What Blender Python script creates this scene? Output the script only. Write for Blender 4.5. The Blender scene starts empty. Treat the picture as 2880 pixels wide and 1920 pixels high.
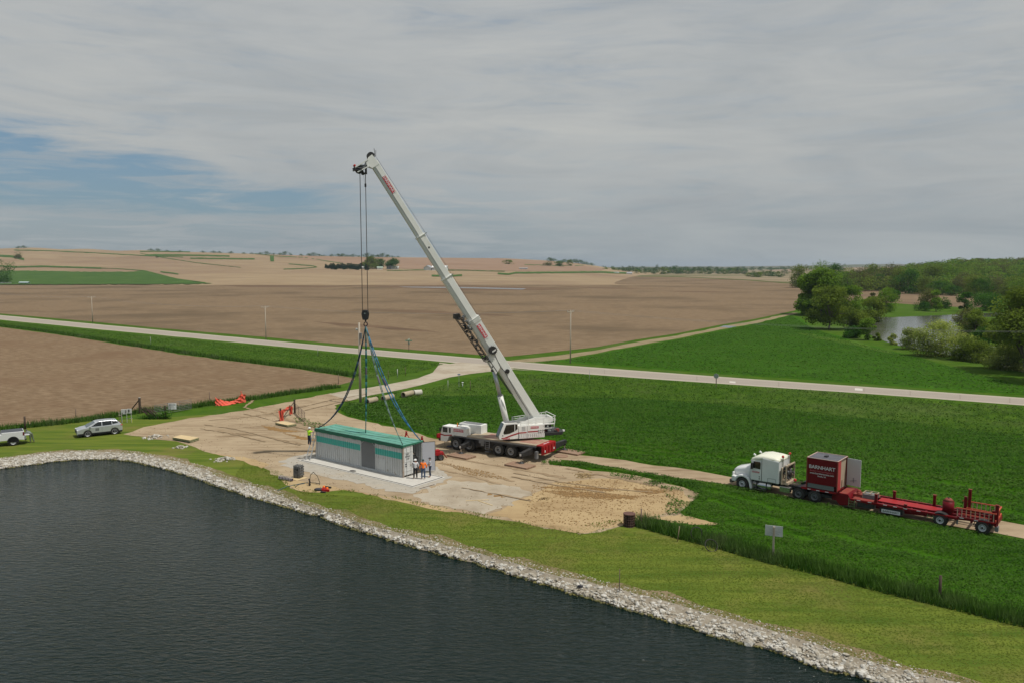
import bpy, bmesh, math, random
import numpy as np
from mathutils import Vector, Matrix, geometry
HAZE = 0.00006
sc = bpy.context.scene
R = math.radians
# ---------------------------------------------------------------- camera
FPX, HZ, CH = 2250.0, 748.0, 18.7          # focal length in photo pixels, horizon row, camera height in metres
PITCH = math.atan((960 - HZ) / FPX)
cam = bpy.data.cameras.new('camera'); cam.sensor_width = 36; cam.lens = FPX / 2880 * 36
cam.clip_start = .5; cam.clip_end = 30000
camo = bpy.data.objects.new('camera', cam); sc.collection.objects.link(camo)
camo.location = (0, 0, CH); camo.rotation_euler = (math.pi / 2 - PITCH, 0, 0)
sc.camera = camo
sc.render.resolution_x = 1024; sc.render.resolution_y = 682
# ---------------------------------------------------------------- light
SUN_EL = 65.0
SUN_V = Vector((.909, -.417, 0)).normalized()
sd = (SUN_V * math.cos(R(SUN_EL)) + Vector((0, 0, math.sin(R(SUN_EL))))).normalized()
sun = bpy.data.lights.new('sun', 'SUN'); sun.energy = 3.3; sun.angle = R(.7); sun.color = (1, .955, .88)
suno = bpy.data.objects.new('sun', sun); sc.collection.objects.link(suno)
suno.rotation_euler = (-sd).to_track_quat('-Z', 'Y').to_euler()
sc.view_settings.view_transform = 'Standard'; sc.view_settings.look = 'None'
sc.view_settings.exposure = 0.0; sc.view_settings.gamma = 1

world = bpy.data.worlds.new("World"); sc.world = world; world.use_nodes = True
nt = world.node_tree; N = nt.nodes; Lk = nt.links
for n in list(N): N.remove(n)
def nn(t, **k):
    n = N.new(t)
    for a, v in k.items(): setattr(n, a, v)
    return n
def math_(op, a, b=None, c=None, clamp=False):
    n = nn('ShaderNodeMath', operation=op, use_clamp=clamp)
    for i, v in enumerate((a, b, c)):
        if v is None: continue
        if isinstance(v, (int, float)): n.inputs[i].default_value = v
        else: Lk.new(v, n.inputs[i])
    return n.outputs[0]
def smooth(v, a, b):
    n = nn('ShaderNodeMapRange', interpolation_type='SMOOTHSTEP')
    Lk.new(v, n.inputs[0]); n.inputs[1].default_value = a; n.inputs[2].default_value = b
    n.inputs[3].default_value = 0; n.inputs[4].default_value = 1
    return n.outputs[0]
def wnoise(vec, scale, detail=5, rough=.55, dist=0.0):
    n = nn('ShaderNodeTexNoise'); n.inputs['Scale'].default_value = scale; n.inputs['Detail'].default_value = detail
    n.inputs['Roughness'].default_value = rough; n.inputs['Distortion'].default_value = dist
    Lk.new(vec, n.inputs['Vector']); return n.outputs['Fac']
def wmap(vec, loc, rot, scl):
    m = nn('ShaderNodeMapping'); Lk.new(vec, m.inputs[0]); m.inputs[1].default_value = loc
    m.inputs[2].default_value = rot; m.inputs[3].default_value = scl; return m.outputs[0]
sky = nn('ShaderNodeTexSky', sky_type='NISHITA'); sky.sun_disc = False
sky.sun_elevation = R(SUN_EL); sky.sun_rotation = math.atan2(SUN_V.x, SUN_V.y)
sky.air_density = 1.0; sky.dust_density = 1.5; sky.ozone_density = 1.5
tc = nn('ShaderNodeTexCoord'); sep = nn('ShaderNodeSeparateXYZ'); Lk.new(tc.outputs['Generated'], sep.inputs[0])
X, Y, Z = sep.outputs
zc = math_('MAXIMUM', Z, 0.0)
az = math_('ARCTAN2', X, Y)                       # 0 = towards the crane, negative to the left
cmb = nn('ShaderNodeCombineXYZ'); Lk.new(az, cmb.inputs[0]); Lk.new(zc, cmb.inputs[1])
flat = cmb.outputs[0]
# cirrus drawn out along slowly falling lines
st1 = wnoise(wmap(flat, (3.1, 1.2, 0), (0, 0, R(12)), (2.2, 13, 1)), 1.7, 6, .6, .9)
st2 = wnoise(wmap(flat, (7.3, 4.1, 0), (0, 0, R(9)), (3.0, 30, 1)), 2.6, 7, .62, .6)
st3 = wnoise(wmap(flat, (1.3, 9.1, 0), (0, 0, R(-20)), (2.0, 4, 1)), 1.5, 4, .5, .4)
azr = math_('ADD', az, math_('MULTIPLY', zc, .9))
b_az = math_('SUBTRACT', 1.0, smooth(math_('ADD', azr, math_('MULTIPLY', math_('SUBTRACT', st3, .5), .6)), -.40, .26))
b_up = math_('MULTIPLY', smooth(zc, .035, .085), math_('SUBTRACT', 1.0, smooth(math_('ADD', math_('ADD', zc, math_('MULTIPLY', az, .16)), math_('MULTIPLY', math_('SUBTRACT', st1, .5), .16)), -.01, .10)))
blue = math_('MULTIPLY', b_az, b_up)
gap = smooth(math_('ADD', math_('MULTIPLY', blue, .85), math_('ADD', math_('MULTIPLY', math_('SUBTRACT', 1.0, st1), .55), math_('MULTIPLY', st2, .6))), .50, 1.25)
low = math_('MULTIPLY', math_('SUBTRACT', 1.0, smooth(azr, -.1, .35)), math_('SUBTRACT', 1.0, smooth(zc, .06, .13)))
gap = math_('MULTIPLY', gap, math_('ADD', .50, math_('MULTIPLY', smooth(st2, .34, .60), .55)))
hole = math_('MAXIMUM', gap, math_('MULTIPLY', math_('MULTIPLY', low, smooth(st2, .35, .6)), .55), clamp=True)
def ramp(fac, stops):
    n = nn('ShaderNodeValToRGB'); Lk.new(fac, n.inputs[0]); e = n.color_ramp.elements
    e[0].position, e[0].color = stops[0][0], (*stops[0][1], 1); e[1].position, e[1].color = stops[-1][0], (*stops[-1][1], 1)
    for p, c in stops[1:-1]:
        x = e.new(p); x.color = (*c, 1)
    return n.outputs[0]
K = 10.0
cl_n = math_('ADD', math_('MULTIPLY', st1, .5), math_('ADD', math_('MULTIPLY', st2, .22), math_('MULTIPLY', st3, .38)))
cloud = ramp(cl_n, [(.42, (.385, .41, .425)), (.56, (.445, .462, .466)), (.72, (.50, .51, .50))])
hor = ramp(zc, [(0.0, (.80, .85, .87)), (.07, (.88, .90, .91)), (.17, (1, 1, .99)), (.40, (.98, .99, 1.01))])
cm = nn('ShaderNodeVectorMath', operation='MULTIPLY'); Lk.new(cloud, cm.inputs[0]); Lk.new(hor, cm.inputs[1])
bl = nn('ShaderNodeMix', data_type='RGBA'); bl.inputs[0].default_value = .55
Lk.new(sky.outputs[0], bl.inputs[6]); bl.inputs[7].default_value = (1.1, 2.2, 3.3, 1)
cs = nn('ShaderNodeVectorMath', operation='SCALE'); Lk.new(cm.outputs[0], cs.inputs[0]); cs.inputs['Scale'].default_value = K
mx = nn('ShaderNodeMix', data_type='RGBA'); Lk.new(hole, mx.inputs[0]); Lk.new(cs.outputs[0], mx.inputs[6]); Lk.new(bl.outputs[2], mx.inputs[7])
bg = nn('ShaderNodeBackground'); bg.inputs[1].default_value = .1; Lk.new(mx.outputs[2], bg.inputs[0])
wo = nn('ShaderNodeOutputWorld'); Lk.new(bg.outputs[0], wo.inputs[0])

# ---------------------------------------------------------------- helpers
rng = np.random.default_rng(7); random.seed(7)
def G(px, py, z=0.0):
    """point of the plane z seen at photo pixel (px, py)"""
    c, s = math.cos(PITCH), math.sin(PITCH)
    a = (px - 1440) / FPX; b = (960 - py) / FPX
    d = Vector((a, c + b * s, -s + b * c)); t = (z - CH) / d.z
    return Vector((d.x * t, d.y * t, z))
def zat(py, Y):
    c, s = math.cos(PITCH), math.sin(PITCH); b = (960 - py) / FPX
    return CH + Y * (-s + b * c) / (c + b * s)
def D(x, y): return (x * 2880 / 2352, y * 2880 / 2352)
MATS = {}
def mat(name, col, rough=.7, metal=0.0, col2=None, scale=4.0, detail=4, bump=0.0, bscale=None, spec=.4, stretch=None, rot=0, sharp=(.35, .65), third=None, tscale=.1, tsharp=(.4, .6), transl=0, coat=0, bdist=.1):
    if name in MATS: return MATS[name]
    m = bpy.data.materials.new(name); m.use_nodes = True; t = m.node_tree; b = t.nodes['Principled BSDF']
    b.inputs['Base Color'].default_value = (*col, 1); b.inputs['Roughness'].default_value = rough; b.inputs['Metallic'].default_value = metal
    b.inputs['Specular IOR Level'].default_value = spec
    if coat: b.inputs['Coat Weight'].default_value = coat; b.inputs['Coat Roughness'].default_value = .08
    if col2 or bump:
        tcn = t.nodes.new('ShaderNodeTexCoord'); mp = t.nodes.new('ShaderNodeMapping'); t.links.new(tcn.outputs['Object'], mp.inputs[0])
        mp.inputs[2].default_value = (0, 0, rot)
        if stretch: mp.inputs[3].default_value = stretch
    def noi(sca, det, vec): 
        n = t.nodes.new('ShaderNodeTexNoise'); n.inputs['Scale'].default_value = sca; n.inputs['Detail'].default_value = det; n.inputs['Roughness'].default_value = .68
        t.links.new(vec, n.inputs['Vector']); return n.outputs['Fac']
    def mr(v, a, c):
        n = t.nodes.new('ShaderNodeMapRange'); t.links.new(v, n.inputs[0]); n.inputs[1].default_value = a; n.inputs[2].default_value = c; return n.outputs[0]
    if col2:
        f = mr(noi(scale, detail, mp.outputs[0]), *sharp); mxn = t.nodes.new('ShaderNodeMix'); mxn.data_type = 'RGBA'
        t.links.new(f, mxn.inputs[0]); mxn.inputs[6].default_value = (*col, 1); mxn.inputs[7].default_value = (*col2, 1); out = mxn.outputs[2]
        if third:
            f3 = mr(noi(tscale, 4, tcn.outputs['Object']), *tsharp); m3 = t.nodes.new('ShaderNodeMix'); m3.data_type = 'RGBA'
            t.links.new(f3, m3.inputs[0]); t.links.new(out, m3.inputs[6]); m3.inputs[7].default_value = (*third, 1); out = m3.outputs[2]
        t.links.new(out, b.inputs['Base Color'])
    if bump:
        bn = t.nodes.new('ShaderNodeBump'); bn.inputs['Strength'].default_value = bump; bn.inputs['Distance'].default_value = bdist
        t.links.new(noi(bscale or scale, 5, mp.outputs[0]), bn.inputs['Height']); t.links.new(bn.outputs[0], b.inputs['Normal'])
    if transl:
        tl = t.nodes.new('ShaderNodeBsdfTranslucent'); ms = t.nodes.new('ShaderNodeMixShader'); ms.inputs[0].default_value = transl
        src = b.inputs['Base Color'].links[0].from_socket if b.inputs['Base Color'].is_linked else None
        if src: t.links.new(src, tl.inputs[0])
        else: tl.inputs[0].default_value = (*col, 1)
        t.links.new(b.outputs[0], ms.inputs[1]); t.links.new(tl.outputs[0], ms.inputs[2]); t.links.new(ms.outputs[0], t.nodes['Material Output'].inputs[0])
    MATS[name] = m; return m
def tag(o, label=None, cat=None, group=None, kind=None):
    if label: o['label'] = label
    if cat: o['category'] = cat
    if group: o['group'] = group
    if kind: o['kind'] = kind
    return o
def link(o, parent=None):
    sc.collection.objects.link(o)
    if parent: o.parent = parent
    return o
def empty(name, loc=(0, 0, 0), rz=0):
    o = bpy.data.objects.new(name, None); o.location = loc; o.rotation_euler = (0, 0, rz); o.empty_display_size = .2
    return link(o)
def npmesh(name, V, F, mats, mi=None, parent=None, smooth=False):
    """fast mesh from numpy arrays; F is (n,3) or (n,4)"""
    me = bpy.data.meshes.new(name); V = np.asarray(V, np.float32); F = np.asarray(F, np.int32)
    me.vertices.add(len(V)); me.vertices.foreach_set('co', V.ravel())
    k = F.shape[1]; me.loops.add(F.size); me.loops.foreach_set('vertex_index', F.ravel())
    me.polygons.add(len(F)); me.polygons.foreach_set('loop_start', np.arange(0, F.size, k, dtype=np.int32))
    try: me.polygons.foreach_set('loop_total', np.full(len(F), k, np.int32))
    except Exception: pass
    if not isinstance(mats, (list, tuple)): mats = [mats]
    for m in mats: me.materials.append(m)
    if mi is not None: me.polygons.foreach_set('material_index', np.asarray(mi, np.int32))
    me.polygons.foreach_set('use_smooth', np.full(len(F), smooth, bool))
    me.update(calc_edges=True); me.validate()
    return link(bpy.data.objects.new(name, me), parent)
class MB:
    def __init__(s, T=None): s.v = []; s.f = []; s.m = []; s.mats = []; s.cm = 0; s.T = T; s.sm = []; s.cs = False
    def use(s, m, smooth=False):
        if m not in s.mats: s.mats.append(m)
        s.cm = s.mats.index(m); s.cs = smooth; return s
    def add(s, vs, fs):
        o = len(s.v); s.v += [tuple(v) for v in vs]
        for f in fs: s.f.append([o + i for i in f]); s.m.append(s.cm); s.sm.append(s.cs)
        return s
    def box(s, x0, x1, y0, y1, z0, z1):
        return s.add([(x0, y0, z0), (x1, y0, z0), (x1, y1, z0), (x0, y1, z0), (x0, y0, z1), (x1, y0, z1), (x1, y1, z1), (x0, y1, z1)],
                     [(0, 3, 2, 1), (4, 5, 6, 7), (0, 1, 5, 4), (1, 2, 6, 5), (2, 3, 7, 6), (3, 0, 4, 7)])
    def prism(s, prof, y0, y1, prof1=None, axis='y'):
        """profile of (a,b) pairs extruded along an axis ('y': points are x,z ; 'x': y,z ; 'z': x,y)"""
        n = len(prof); p1 = prof1 or prof
        q = {'y': lambda p, t: (p[0], t, p[1]), 'x': lambda p, t: (t, p[0], p[1]), 'z': lambda p, t: (p[0], p[1], t)}[axis]
        vs = [q(p, y0) for p in prof] + [q(p, y1) for p in p1]
        fs = [tuple(range(n)), tuple(range(2 * n - 1, n - 1, -1))] + [(i, i + n, (i + 1) % n + n, (i + 1) % n) for i in range(n)]
        return s.add(vs, fs)
    def cyl(s, a, b, r, r2=None, n=10, cap=True):
        a, b = Vector(a), Vector(b); r2 = r if r2 is None else r2; d = (b - a).normalized()
        u = d.cross(Vector((0, 0, 1)) if abs(d.z) < .9 else Vector((1, 0, 0))).normalized(); w = d.cross(u)
        vs = [a + (u * math.cos(t) + w * math.sin(t)) * r for t in [2 * math.pi * i / n for i in range(n)]] + [b + (u * math.cos(t) + w * math.sin(t)) * r2 for t in [2 * math.pi * i / n for i in range(n)]]
        fs = [(i, i + n, (i + 1) % n + n, (i + 1) % n) for i in range(n)]
        if cap: fs += [tuple(range(n)), tuple(range(2 * n - 1, n - 1, -1))]
        return s.add(vs, fs)
    def bar(s, a, b, w, h=None):
        """square bar between two points"""
        a, b = Vector(a), Vector(b); h = h or w; d = (b - a).normalized()
        u = d.cross(Vector((0, 0, 1)) if abs(d.z) < .95 else Vector((1, 0, 0))).normalized(); q = u.cross(d)
        vs = [p + u * w / 2 * i + q * h / 2 * j for p in (a, b) for i, j in ((-1, -1), (1, -1), (1, 1), (-1, 1))]
        return s.add(vs, [(0, 3, 2, 1), (4, 5, 6, 7), (0, 1, 5, 4), (1, 2, 6, 5), (2, 3, 7, 6), (3, 0, 4, 7)])
    def tube(s, pts, r, n=6):
        for a, b in zip(pts[:-1], pts[1:]): s.cyl(a, b, r, n=n)
        return s
    def lathe(s, prof, c=(0, 0, 0), axis='y', n=28):
        """prof: (offset along axis, radius)"""
        c = Vector(c); vs = []; m = len(prof)
        for i in range(n):
            t = 2 * math.pi * i / n; cs, sn = math.cos(t), math.sin(t)
            for o, r in prof: vs.append(c + (Vector((r * cs, o, r * sn)) if axis == 'y' else Vector((o, r * cs, r * sn)) if axis == 'x' else Vector((r * cs, r * sn, o))))
        fs = [(i * m + j, i * m + j + 1, ((i + 1) % n) * m + j + 1, ((i + 1) % n) * m + j) for i in range(n) for j in range(m - 1)]
        return s.add(vs, fs)
    def blob(s, c, r, sq=(1, 1, 1), n=8, jit=0):
        c = Vector(c); vs = []; k = n // 2
        for i in range(1, k):
            p = math.pi * i / k
            for j in range(n):
                t = 2 * math.pi * j / n; q = r * (1 + random.uniform(-jit, jit))
                vs.append(c + Vector((q * math.sin(p) * math.cos(t) * sq[0], q * math.sin(p) * math.sin(t) * sq[1], q * math.cos(p) * sq[2])))
        vs += [c + Vector((0, 0, r * sq[2])), c - Vector((0, 0, r * sq[2]))]; T, B = len(vs) - 2, len(vs) - 1
        fs = [(i * n + j, (i + 1) * n + j, (i + 1) * n + (j + 1) % n, i * n + (j + 1) % n) for i in range(k - 2) for j in range(n)]
        fs += [(T, j, (j + 1) % n) for j in range(n)] + [((k - 2) * n + (j + 1) % n, (k - 2) * n + j, B) for j in range(n)]
        return s.add(vs, fs)
    def quad(s, *p): return s.add(p, [tuple(range(len(p)))])
    def build(s, name, parent=None, bevel=0, smooth=None, label=None):
        me = bpy.data.meshes.new(name); vs = s.v
        if s.T is not None: vs = [s.T @ Vector(v) for v in vs]
        me.from_pydata([tuple(v) for v in vs], [], s.f)
        for m in s.mats: me.materials.append(m)
        me.polygons.foreach_set('material_index', s.m)
        me.polygons.foreach_set('use_smooth', s.sm if smooth is None else [smooth] * len(s.f)); me.update()
        bm = bmesh.new(); bm.from_mesh(me); bmesh.ops.recalc_face_normals(bm, faces=bm.faces); bm.to_mesh(me); bm.free()
        o = link(bpy.data.objects.new(name, me), parent)
        if bevel:
            b = o.modifiers.new('bevel', 'BEVEL'); b.width = bevel; b.segments = 2; b.limit_method = 'ANGLE'; b.angle_limit = R(35)
        if label: o['label'] = label
        return o
def copy_tree(o, parent=None):
    c = o.copy(); sc.collection.objects.link(c)
    if parent: c.parent = parent
    for ch in list(o.children): copy_tree(ch, c)
    return c
def text(string, size, loc, xd, yd, m, name='lettering', parent=None, T=None, sx=1.0, ext=.004):
    """flat lettering centred at loc, reading along xd, up along yd"""
    cu = bpy.data.curves.new('t', 'FONT'); cu.body = string; cu.size = size; cu.align_x = 'CENTER'; cu.align_y = 'CENTER'; cu.extrude = ext; cu.offset = size * .008
    to = bpy.data.objects.new('t', cu); sc.collection.objects.link(to)
    me = bpy.data.meshes.new_from_object(to.evaluated_get(bpy.context.evaluated_depsgraph_get())); bpy.data.objects.remove(to); bpy.data.curves.remove(cu)
    xd, yd = Vector(xd).normalized(), Vector(yd).normalized(); zd = xd.cross(yd)
    Mx = Matrix(((xd.x * sx, yd.x, zd.x, loc[0]), (xd.y * sx, yd.y, zd.y, loc[1]), (xd.z * sx, yd.z, zd.z, loc[2]), (0, 0, 0, 1)))
    if T is not None: Mx = T @ Mx
    me.transform(Mx); me.materials.clear(); me.materials.append(m); me.name = name
    return link(bpy.data.objects.new(name, me), parent)
def inpoly(px, py, poly):
    px = np.asarray(px); py = np.asarray(py); r = np.zeros(px.shape, bool); n = len(poly)
    for i in range(n):
        x0, y0 = poly[i][:2]; x1, y1 = poly[(i + 1) % n][:2]
        if y0 == y1: continue
        c = ((y0 > py) != (y1 > py)) & (px < (x1 - x0) * (py - y0) / (y1 - y0) + x0); r ^= c
    return r
def ragged(poly, step, amp, closed=True):
    """resample an outline and shake it so that no edge is ruler straight"""
    out = []; n = len(poly); rr = random.Random(len(poly) * 17 + 3)
    for i in range(n if closed else n - 1):
        a = Vector(poly[i][:2]); b = Vector(poly[(i + 1) % n][:2]); k = max(1, int((b - a).length / step)); nrm = Vector((-(b - a).y, (b - a).x)).normalized() if (b - a).length > 0 else Vector((0, 0))
        for j in range(k):
            p = a.lerp(b, j / k); out.append(p + (nrm * rr.gauss(0, amp) if j else Vector((0, 0))))
    if not closed: out.append(Vector(poly[-1][:2]))
    return out
def sheet(name, poly, m, z=.004, step=3.0, amp=.15, zf=None, kind='structure', grid=0, label=None):
    """a ground sheet filled by constrained triangulation"""
    pts = ragged(poly, step, amp) if amp else [Vector(p[:2]) for p in poly]
    n = len(pts); allp = list(pts)
    if grid:
        xs = [p.x for p in pts]; ys = [p.y for p in pts]
        gx, gy = np.meshgrid(np.arange(min(xs), max(xs), grid), np.arange(min(ys), max(ys), grid)); gx = gx.ravel(); gy = gy.ravel()
        k = inpoly(gx, gy, pts); allp += [Vector((a, b)) for a, b in zip(gx[k], gy[k])]
    vv, ee, ff, *_ = geometry.delaunay_2d_cdt(allp, [(i, (i + 1) % n) for i in range(n)], [list(range(n))], 1, 1e-5)
    me = bpy.data.meshes.new(name); me.from_pydata([(v.x, v.y, z + (zf(v.x, v.y) if zf else 0)) for v in vv], [], [tuple(f) for f in ff]); me.materials.append(m); me.update()
    bm = bmesh.new(); bm.from_mesh(me)
    for f in bm.faces:
        if f.normal.z < 0: f.normal_flip()
    bm.to_mesh(me); bm.free()
    o = link(bpy.data.objects.new(name, me)); tag(o, kind=kind)
    if label: o['label'] = label
    return o
def gp(pts, z=0.0): return [G(*p, z) for p in pts]
def gd(pts, z=0.0): return [G(*D(*p), z) for p in pts]
# ---------------------------------------------------------------- ground materials
M_ground = mat('rough verge grass', (.036, .088, .006), .9, col2=(.070, .130, .012), scale=.35, detail=9, bump=.6, bscale=3.0, third=(.085, .125, .03), tscale=.03, tsharp=(.5, .75), spec=.03)
M_mown = mat('mown yellow green grass', (.062, .106, .014), .9, col2=(.145, .176, .028), scale=.42, detail=9, bump=.15, bscale=5, stretch=(.28, 2.4, 1), rot=R(34), third=(.17, .145, .045), tscale=.16, tsharp=(.50, .78), spec=.03)
M_crop = mat('alfalfa green field', (.022, .080, .003), .9, col2=(.048, .128, .005), scale=.7, detail=10, bump=.5, bscale=1.6, stretch=(.6, 1.6, 1), third=(.055, .14, .014), tscale=.05, tsharp=(.5, .8), spec=.03)
M_under = mat('shaded soil under the crop', (.018, .05, .008), .95, spec=.03)
M_dirt = mat('graded tan dirt', (.345, .265, .175), .95, col2=(.20, .14, .082), scale=.6, detail=9, bump=.35, bscale=2.2, stretch=(.45, 2.0, 1), rot=R(28), third=(.42, .33, .22), tscale=.09, tsharp=(.4, .7), spec=.03, sharp=(.42, .66))
M_sand = mat('yellow sandy fill', (.37, .265, .145), .95, col2=(.25, .165, .085), scale=.55, detail=9, bump=.5, bscale=2.5, stretch=(.35, 1.7, 1), rot=R(2), third=(.42, .31, .17), tscale=.2, spec=.03, sharp=(.45, .7))
M_darkdirt = mat('damp dug earth', (.20, .115, .045), .95, col2=(.32, .20, .09), scale=1.1, detail=9, bump=.7, bscale=3, stretch=(.35, 2.2, 1), rot=R(-4), spec=.03)
M_gravel = mat('pale crushed gravel', (.385, .325, .245), .95, col2=(.30, .25, .185), scale=.9, detail=10, bump=.3, bscale=7, third=(.42, .37, .29), tscale=.18, spec=.03)
M_lime = mat('grey limestone apron', (.42, .385, .325), .95, col2=(.35, .32, .27), scale=1.2, detail=10, bump=.3, bscale=8, spec=.03, third=(.40, .33, .24), tscale=.25, tsharp=(.55, .8))
M_road = mat('concrete highway slabs', (.345, .30, .25), .85, col2=(.30, .26, .215), scale=.5, detail=8, stretch=(.3, 2, 1), rot=R(-35), spec=.2)
M_should = mat('pale gravel shoulder', (.42, .38, .31), .95, col2=(.39, .34, .27), scale=1.2, detail=8, spec=.03)
M_field = mat('brown harrowed soil', (.130, .088, .052), .95, col2=(.255, .186, .118), scale=.85, detail=13, bump=.5, bscale=1.2, stretch=(.35, 2.0, 1), rot=R(-16), third=(.135, .098, .062), tscale=.012, tsharp=(.48, .62), spec=.03, sharp=(.36, .62))
M_field2 = mat('corn stubble soil', (.128, .083, .048), .95, col2=(.295, .213, .135), scale=1.3, detail=12, bump=.8, bscale=2.2, stretch=(.4, 2.2, 1), rot=R(-22), third=(.17, .11, .066), tscale=.05, tsharp=(.5, .7), spec=.03, sharp=(.4, .64))
M_hill = mat('tan stubble hillside', (.245, .178, .108), .95, col2=(.345, .262, .165), scale=.05, detail=12, stretch=(.35, 1.6, 1), third=(.235, .165, .108), tscale=.0022, tsharp=(.47, .62), spec=.03)
M_hill2 = mat('ruddy ploughed ridge', (.235, .155, .105), .95, col2=(.30, .205, .14), scale=.02, detail=11, stretch=(.35, 1.6, 1), spec=.03)
M_strip = mat('grass strip far off', (.045, .095, .022), .95, col2=(.07, .125, .03), scale=.05, detail=8, spec=.03)
M_far = mat('distant farmland', (.16, .13, .085), .95, col2=(.07, .10, .045), scale=.0022, detail=9, stretch=(.4, 1.3, 1), spec=.03)
M_conc = mat('fresh concrete slab', (.56, .54, .49), .85, col2=(.49, .465, .42), scale=1.5, detail=8, bump=.1, spec=.25)
M_joint = mat('dark joint', (.07, .065, .06), .9)

# ---------------------------------------------------------------- pond outline (photo pixels, top of the stones and water edge)
TOP = [(-420, 1345), (-200, 1315), (0, 1288), (82, 1278), (163, 1270), (265, 1268), (347, 1272), (429, 1281), (480, 1293), (542, 1309), (623, 1342), (705, 1364), (760, 1382), (836, 1411), (913, 1435), (990, 1461), (1053, 1479), (1180, 1512), (1300, 1541), (1402, 1571), (1521, 1605), (1640, 1629), (1742, 1655), (1878, 1690), (1969, 1717), (2204, 1782), (2380, 1840), (2556, 1887), (2679, 1914), (2900, 1975), (3200, 2060)]
WAT = [(-420, 1375), (-200, 1345), (0, 1318), (82, 1307), (143, 1298), (204, 1293), (306, 1291), (367, 1296), (408, 1306), (460, 1318), (521, 1334), (582, 1356), (644, 1378), (760, 1414), (836, 1435), (913, 1458), (1000, 1488), (1150, 1534), (1300, 1575), (1402, 1602), (1521, 1641), (1640, 1677), (1735, 1705), (1969, 1776), (2145, 1822), (2263, 1864), (2450, 1917), (2600, 1965), (2900, 2050), (3200, 2130)]
ZW = -.42
top = [p.xy for p in gp(TOP)] ; wat = [p.xy for p in gp(WAT, ZW)]
tail = [Vector((70, 5)), Vector((80, -60)), Vector((-160, -60)), Vector((-140, 30))]
topr = ragged(top, 1.2, .12, closed=False); watr = ragged(wat, .8, .10, closed=False)
def make_ground():
    outer = [Vector(p) for p in ((-9000, -400), (9000, -400), (9000, 12000), (-9000, 12000))]
    tp = topr + [t + Vector((4 if t.x > 0 else -4, 0)) for t in tail]; wp = watr + tail
    P = []; E = []; Zs = {}
    def loop(ps):
        o = len(P); n = len(ps); P.extend(ps); E.extend([(o + i, o + (i + 1) % n) for i in range(n)])
    loop(outer); loop(tp); loop(wp)
    vv, ee, ff, ov, *_ = geometry.delaunay_2d_cdt(P, E, [], 0, 1e-5)
    co = []
    for v, src in zip(vv, ov):
        i = min(src) if src else 0
        co.append((v.x, v.y, (ZW - .06) if i >= 4 + len(tp) else (-.012)))
    me = bpy.data.meshes.new('ground'); me.from_pydata(co, [], [tuple(f) for f in ff]); me.materials.append(M_ground); me.update()
    bm = bmesh.new(); bm.from_mesh(me)
    for f in bm.faces:
        if f.normal.z < 0: f.normal_flip()
    bm.to_mesh(me); bm.free()
    tag(link(bpy.data.objects.new('ground', me)), kind='structure')
make_ground()
# pond water: dark, wind rippled
mw = bpy.data.materials.new('dark pond water'); mw.use_nodes = True; t = mw.node_tree; b = t.nodes['Principled BSDF']
b.inputs['Base Color'].default_value = (.002, .010, .0075, 1); b.inputs['Roughness'].default_value = .06; b.inputs['IOR'].default_value = 1.33
tcn = t.nodes.new('ShaderNodeTexCoord'); mp = t.nodes.new('ShaderNodeMapping'); mp.inputs[2].default_value = (0, 0, R(14)); mp.inputs[3].default_value = (.75, 2.1, 1); t.links.new(tcn.outputs['Object'], mp.inputs[0])
n1 = t.nodes.new('ShaderNodeTexNoise'); n1.inputs['Scale'].default_value = 2.1; n1.inputs['Detail'].default_value = 4; n1.inputs['Distortion'].default_value = .6; t.links.new(mp.outputs[0], n1.inputs[0])
n2 = t.nodes.new('ShaderNodeTexNoise'); n2.inputs['Scale'].default_value = .06; n2.inputs['Detail'].default_value = 3; t.links.new(tcn.outputs['Object'], n2.inputs[0])
r2 = t.nodes.new('ShaderNodeMapRange'); r2.inputs[1].default_value = .35; r2.inputs[2].default_value = .65; r2.inputs[3].default_value = .55; r2.inputs[4].default_value = 1.0; t.links.new(n2.outputs[0], r2.inputs[0])
bu = t.nodes.new('ShaderNodeBump'); bu.inputs['Distance'].default_value = .19; t.links.new(r2.outputs[0], bu.inputs['Strength']); t.links.new(n1.outputs[0], bu.inputs['Height']); t.links.new(bu.outputs[0], b.inputs['Normal'])
MATS['pond'] = mw
pw = [p for p in watr] + tail
sheet('pond_water', pw, mw, z=ZW, amp=0)
# ---------------------------------------------------------------- near sheets
sheet('mown_grass', gd([(-300, 1062), (-150, 1012), (0, 990), (100, 975), (180, 965), (290, 962), (480, 951), (620, 960), (800, 1000), (1000, 1060), (1400, 1110), (1440, 1200), (1470, 1212), (1550, 1232), (1680, 1262), (1780, 1288), (1900, 1318), (2050, 1358), (2200, 1395), (2352, 1432), (2600, 1495), (2900, 1570)]) + [p for p in reversed(topr)], M_mown, z=0, step=1.5, amp=.1)
yard = [(283, 996), (330, 980), (400, 967), (480, 953), (560, 942), (620, 930), (700, 914), (760, 902), (800, 917), (768, 930), (775, 945), (800, 957), (850, 969), (930, 987), (1000, 1007), (1100, 1022), (1250, 1040), (1330, 1075), (1420, 1085), (1500, 1100), (1570, 1118), (1605, 1132), (1585, 1152), (1560, 1175), (1585, 1192), (1500, 1190), (1450, 1194), (1430, 1206), (1380, 1221), (1330, 1226), (1310, 1216), (1250, 1213), (1170, 1195), (1080, 1180), (1000, 1168), (920, 1150), (860, 1135), (790, 1122), (740, 1128), (690, 1128), (650, 1100), (600, 1068), (560, 1053), (520, 1045), (470, 1036), (420, 1017), (340, 1004)]
sheet('gravel_yard', gd(yard), M_dirt, z=.008, step=1.2, amp=.22)
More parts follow.
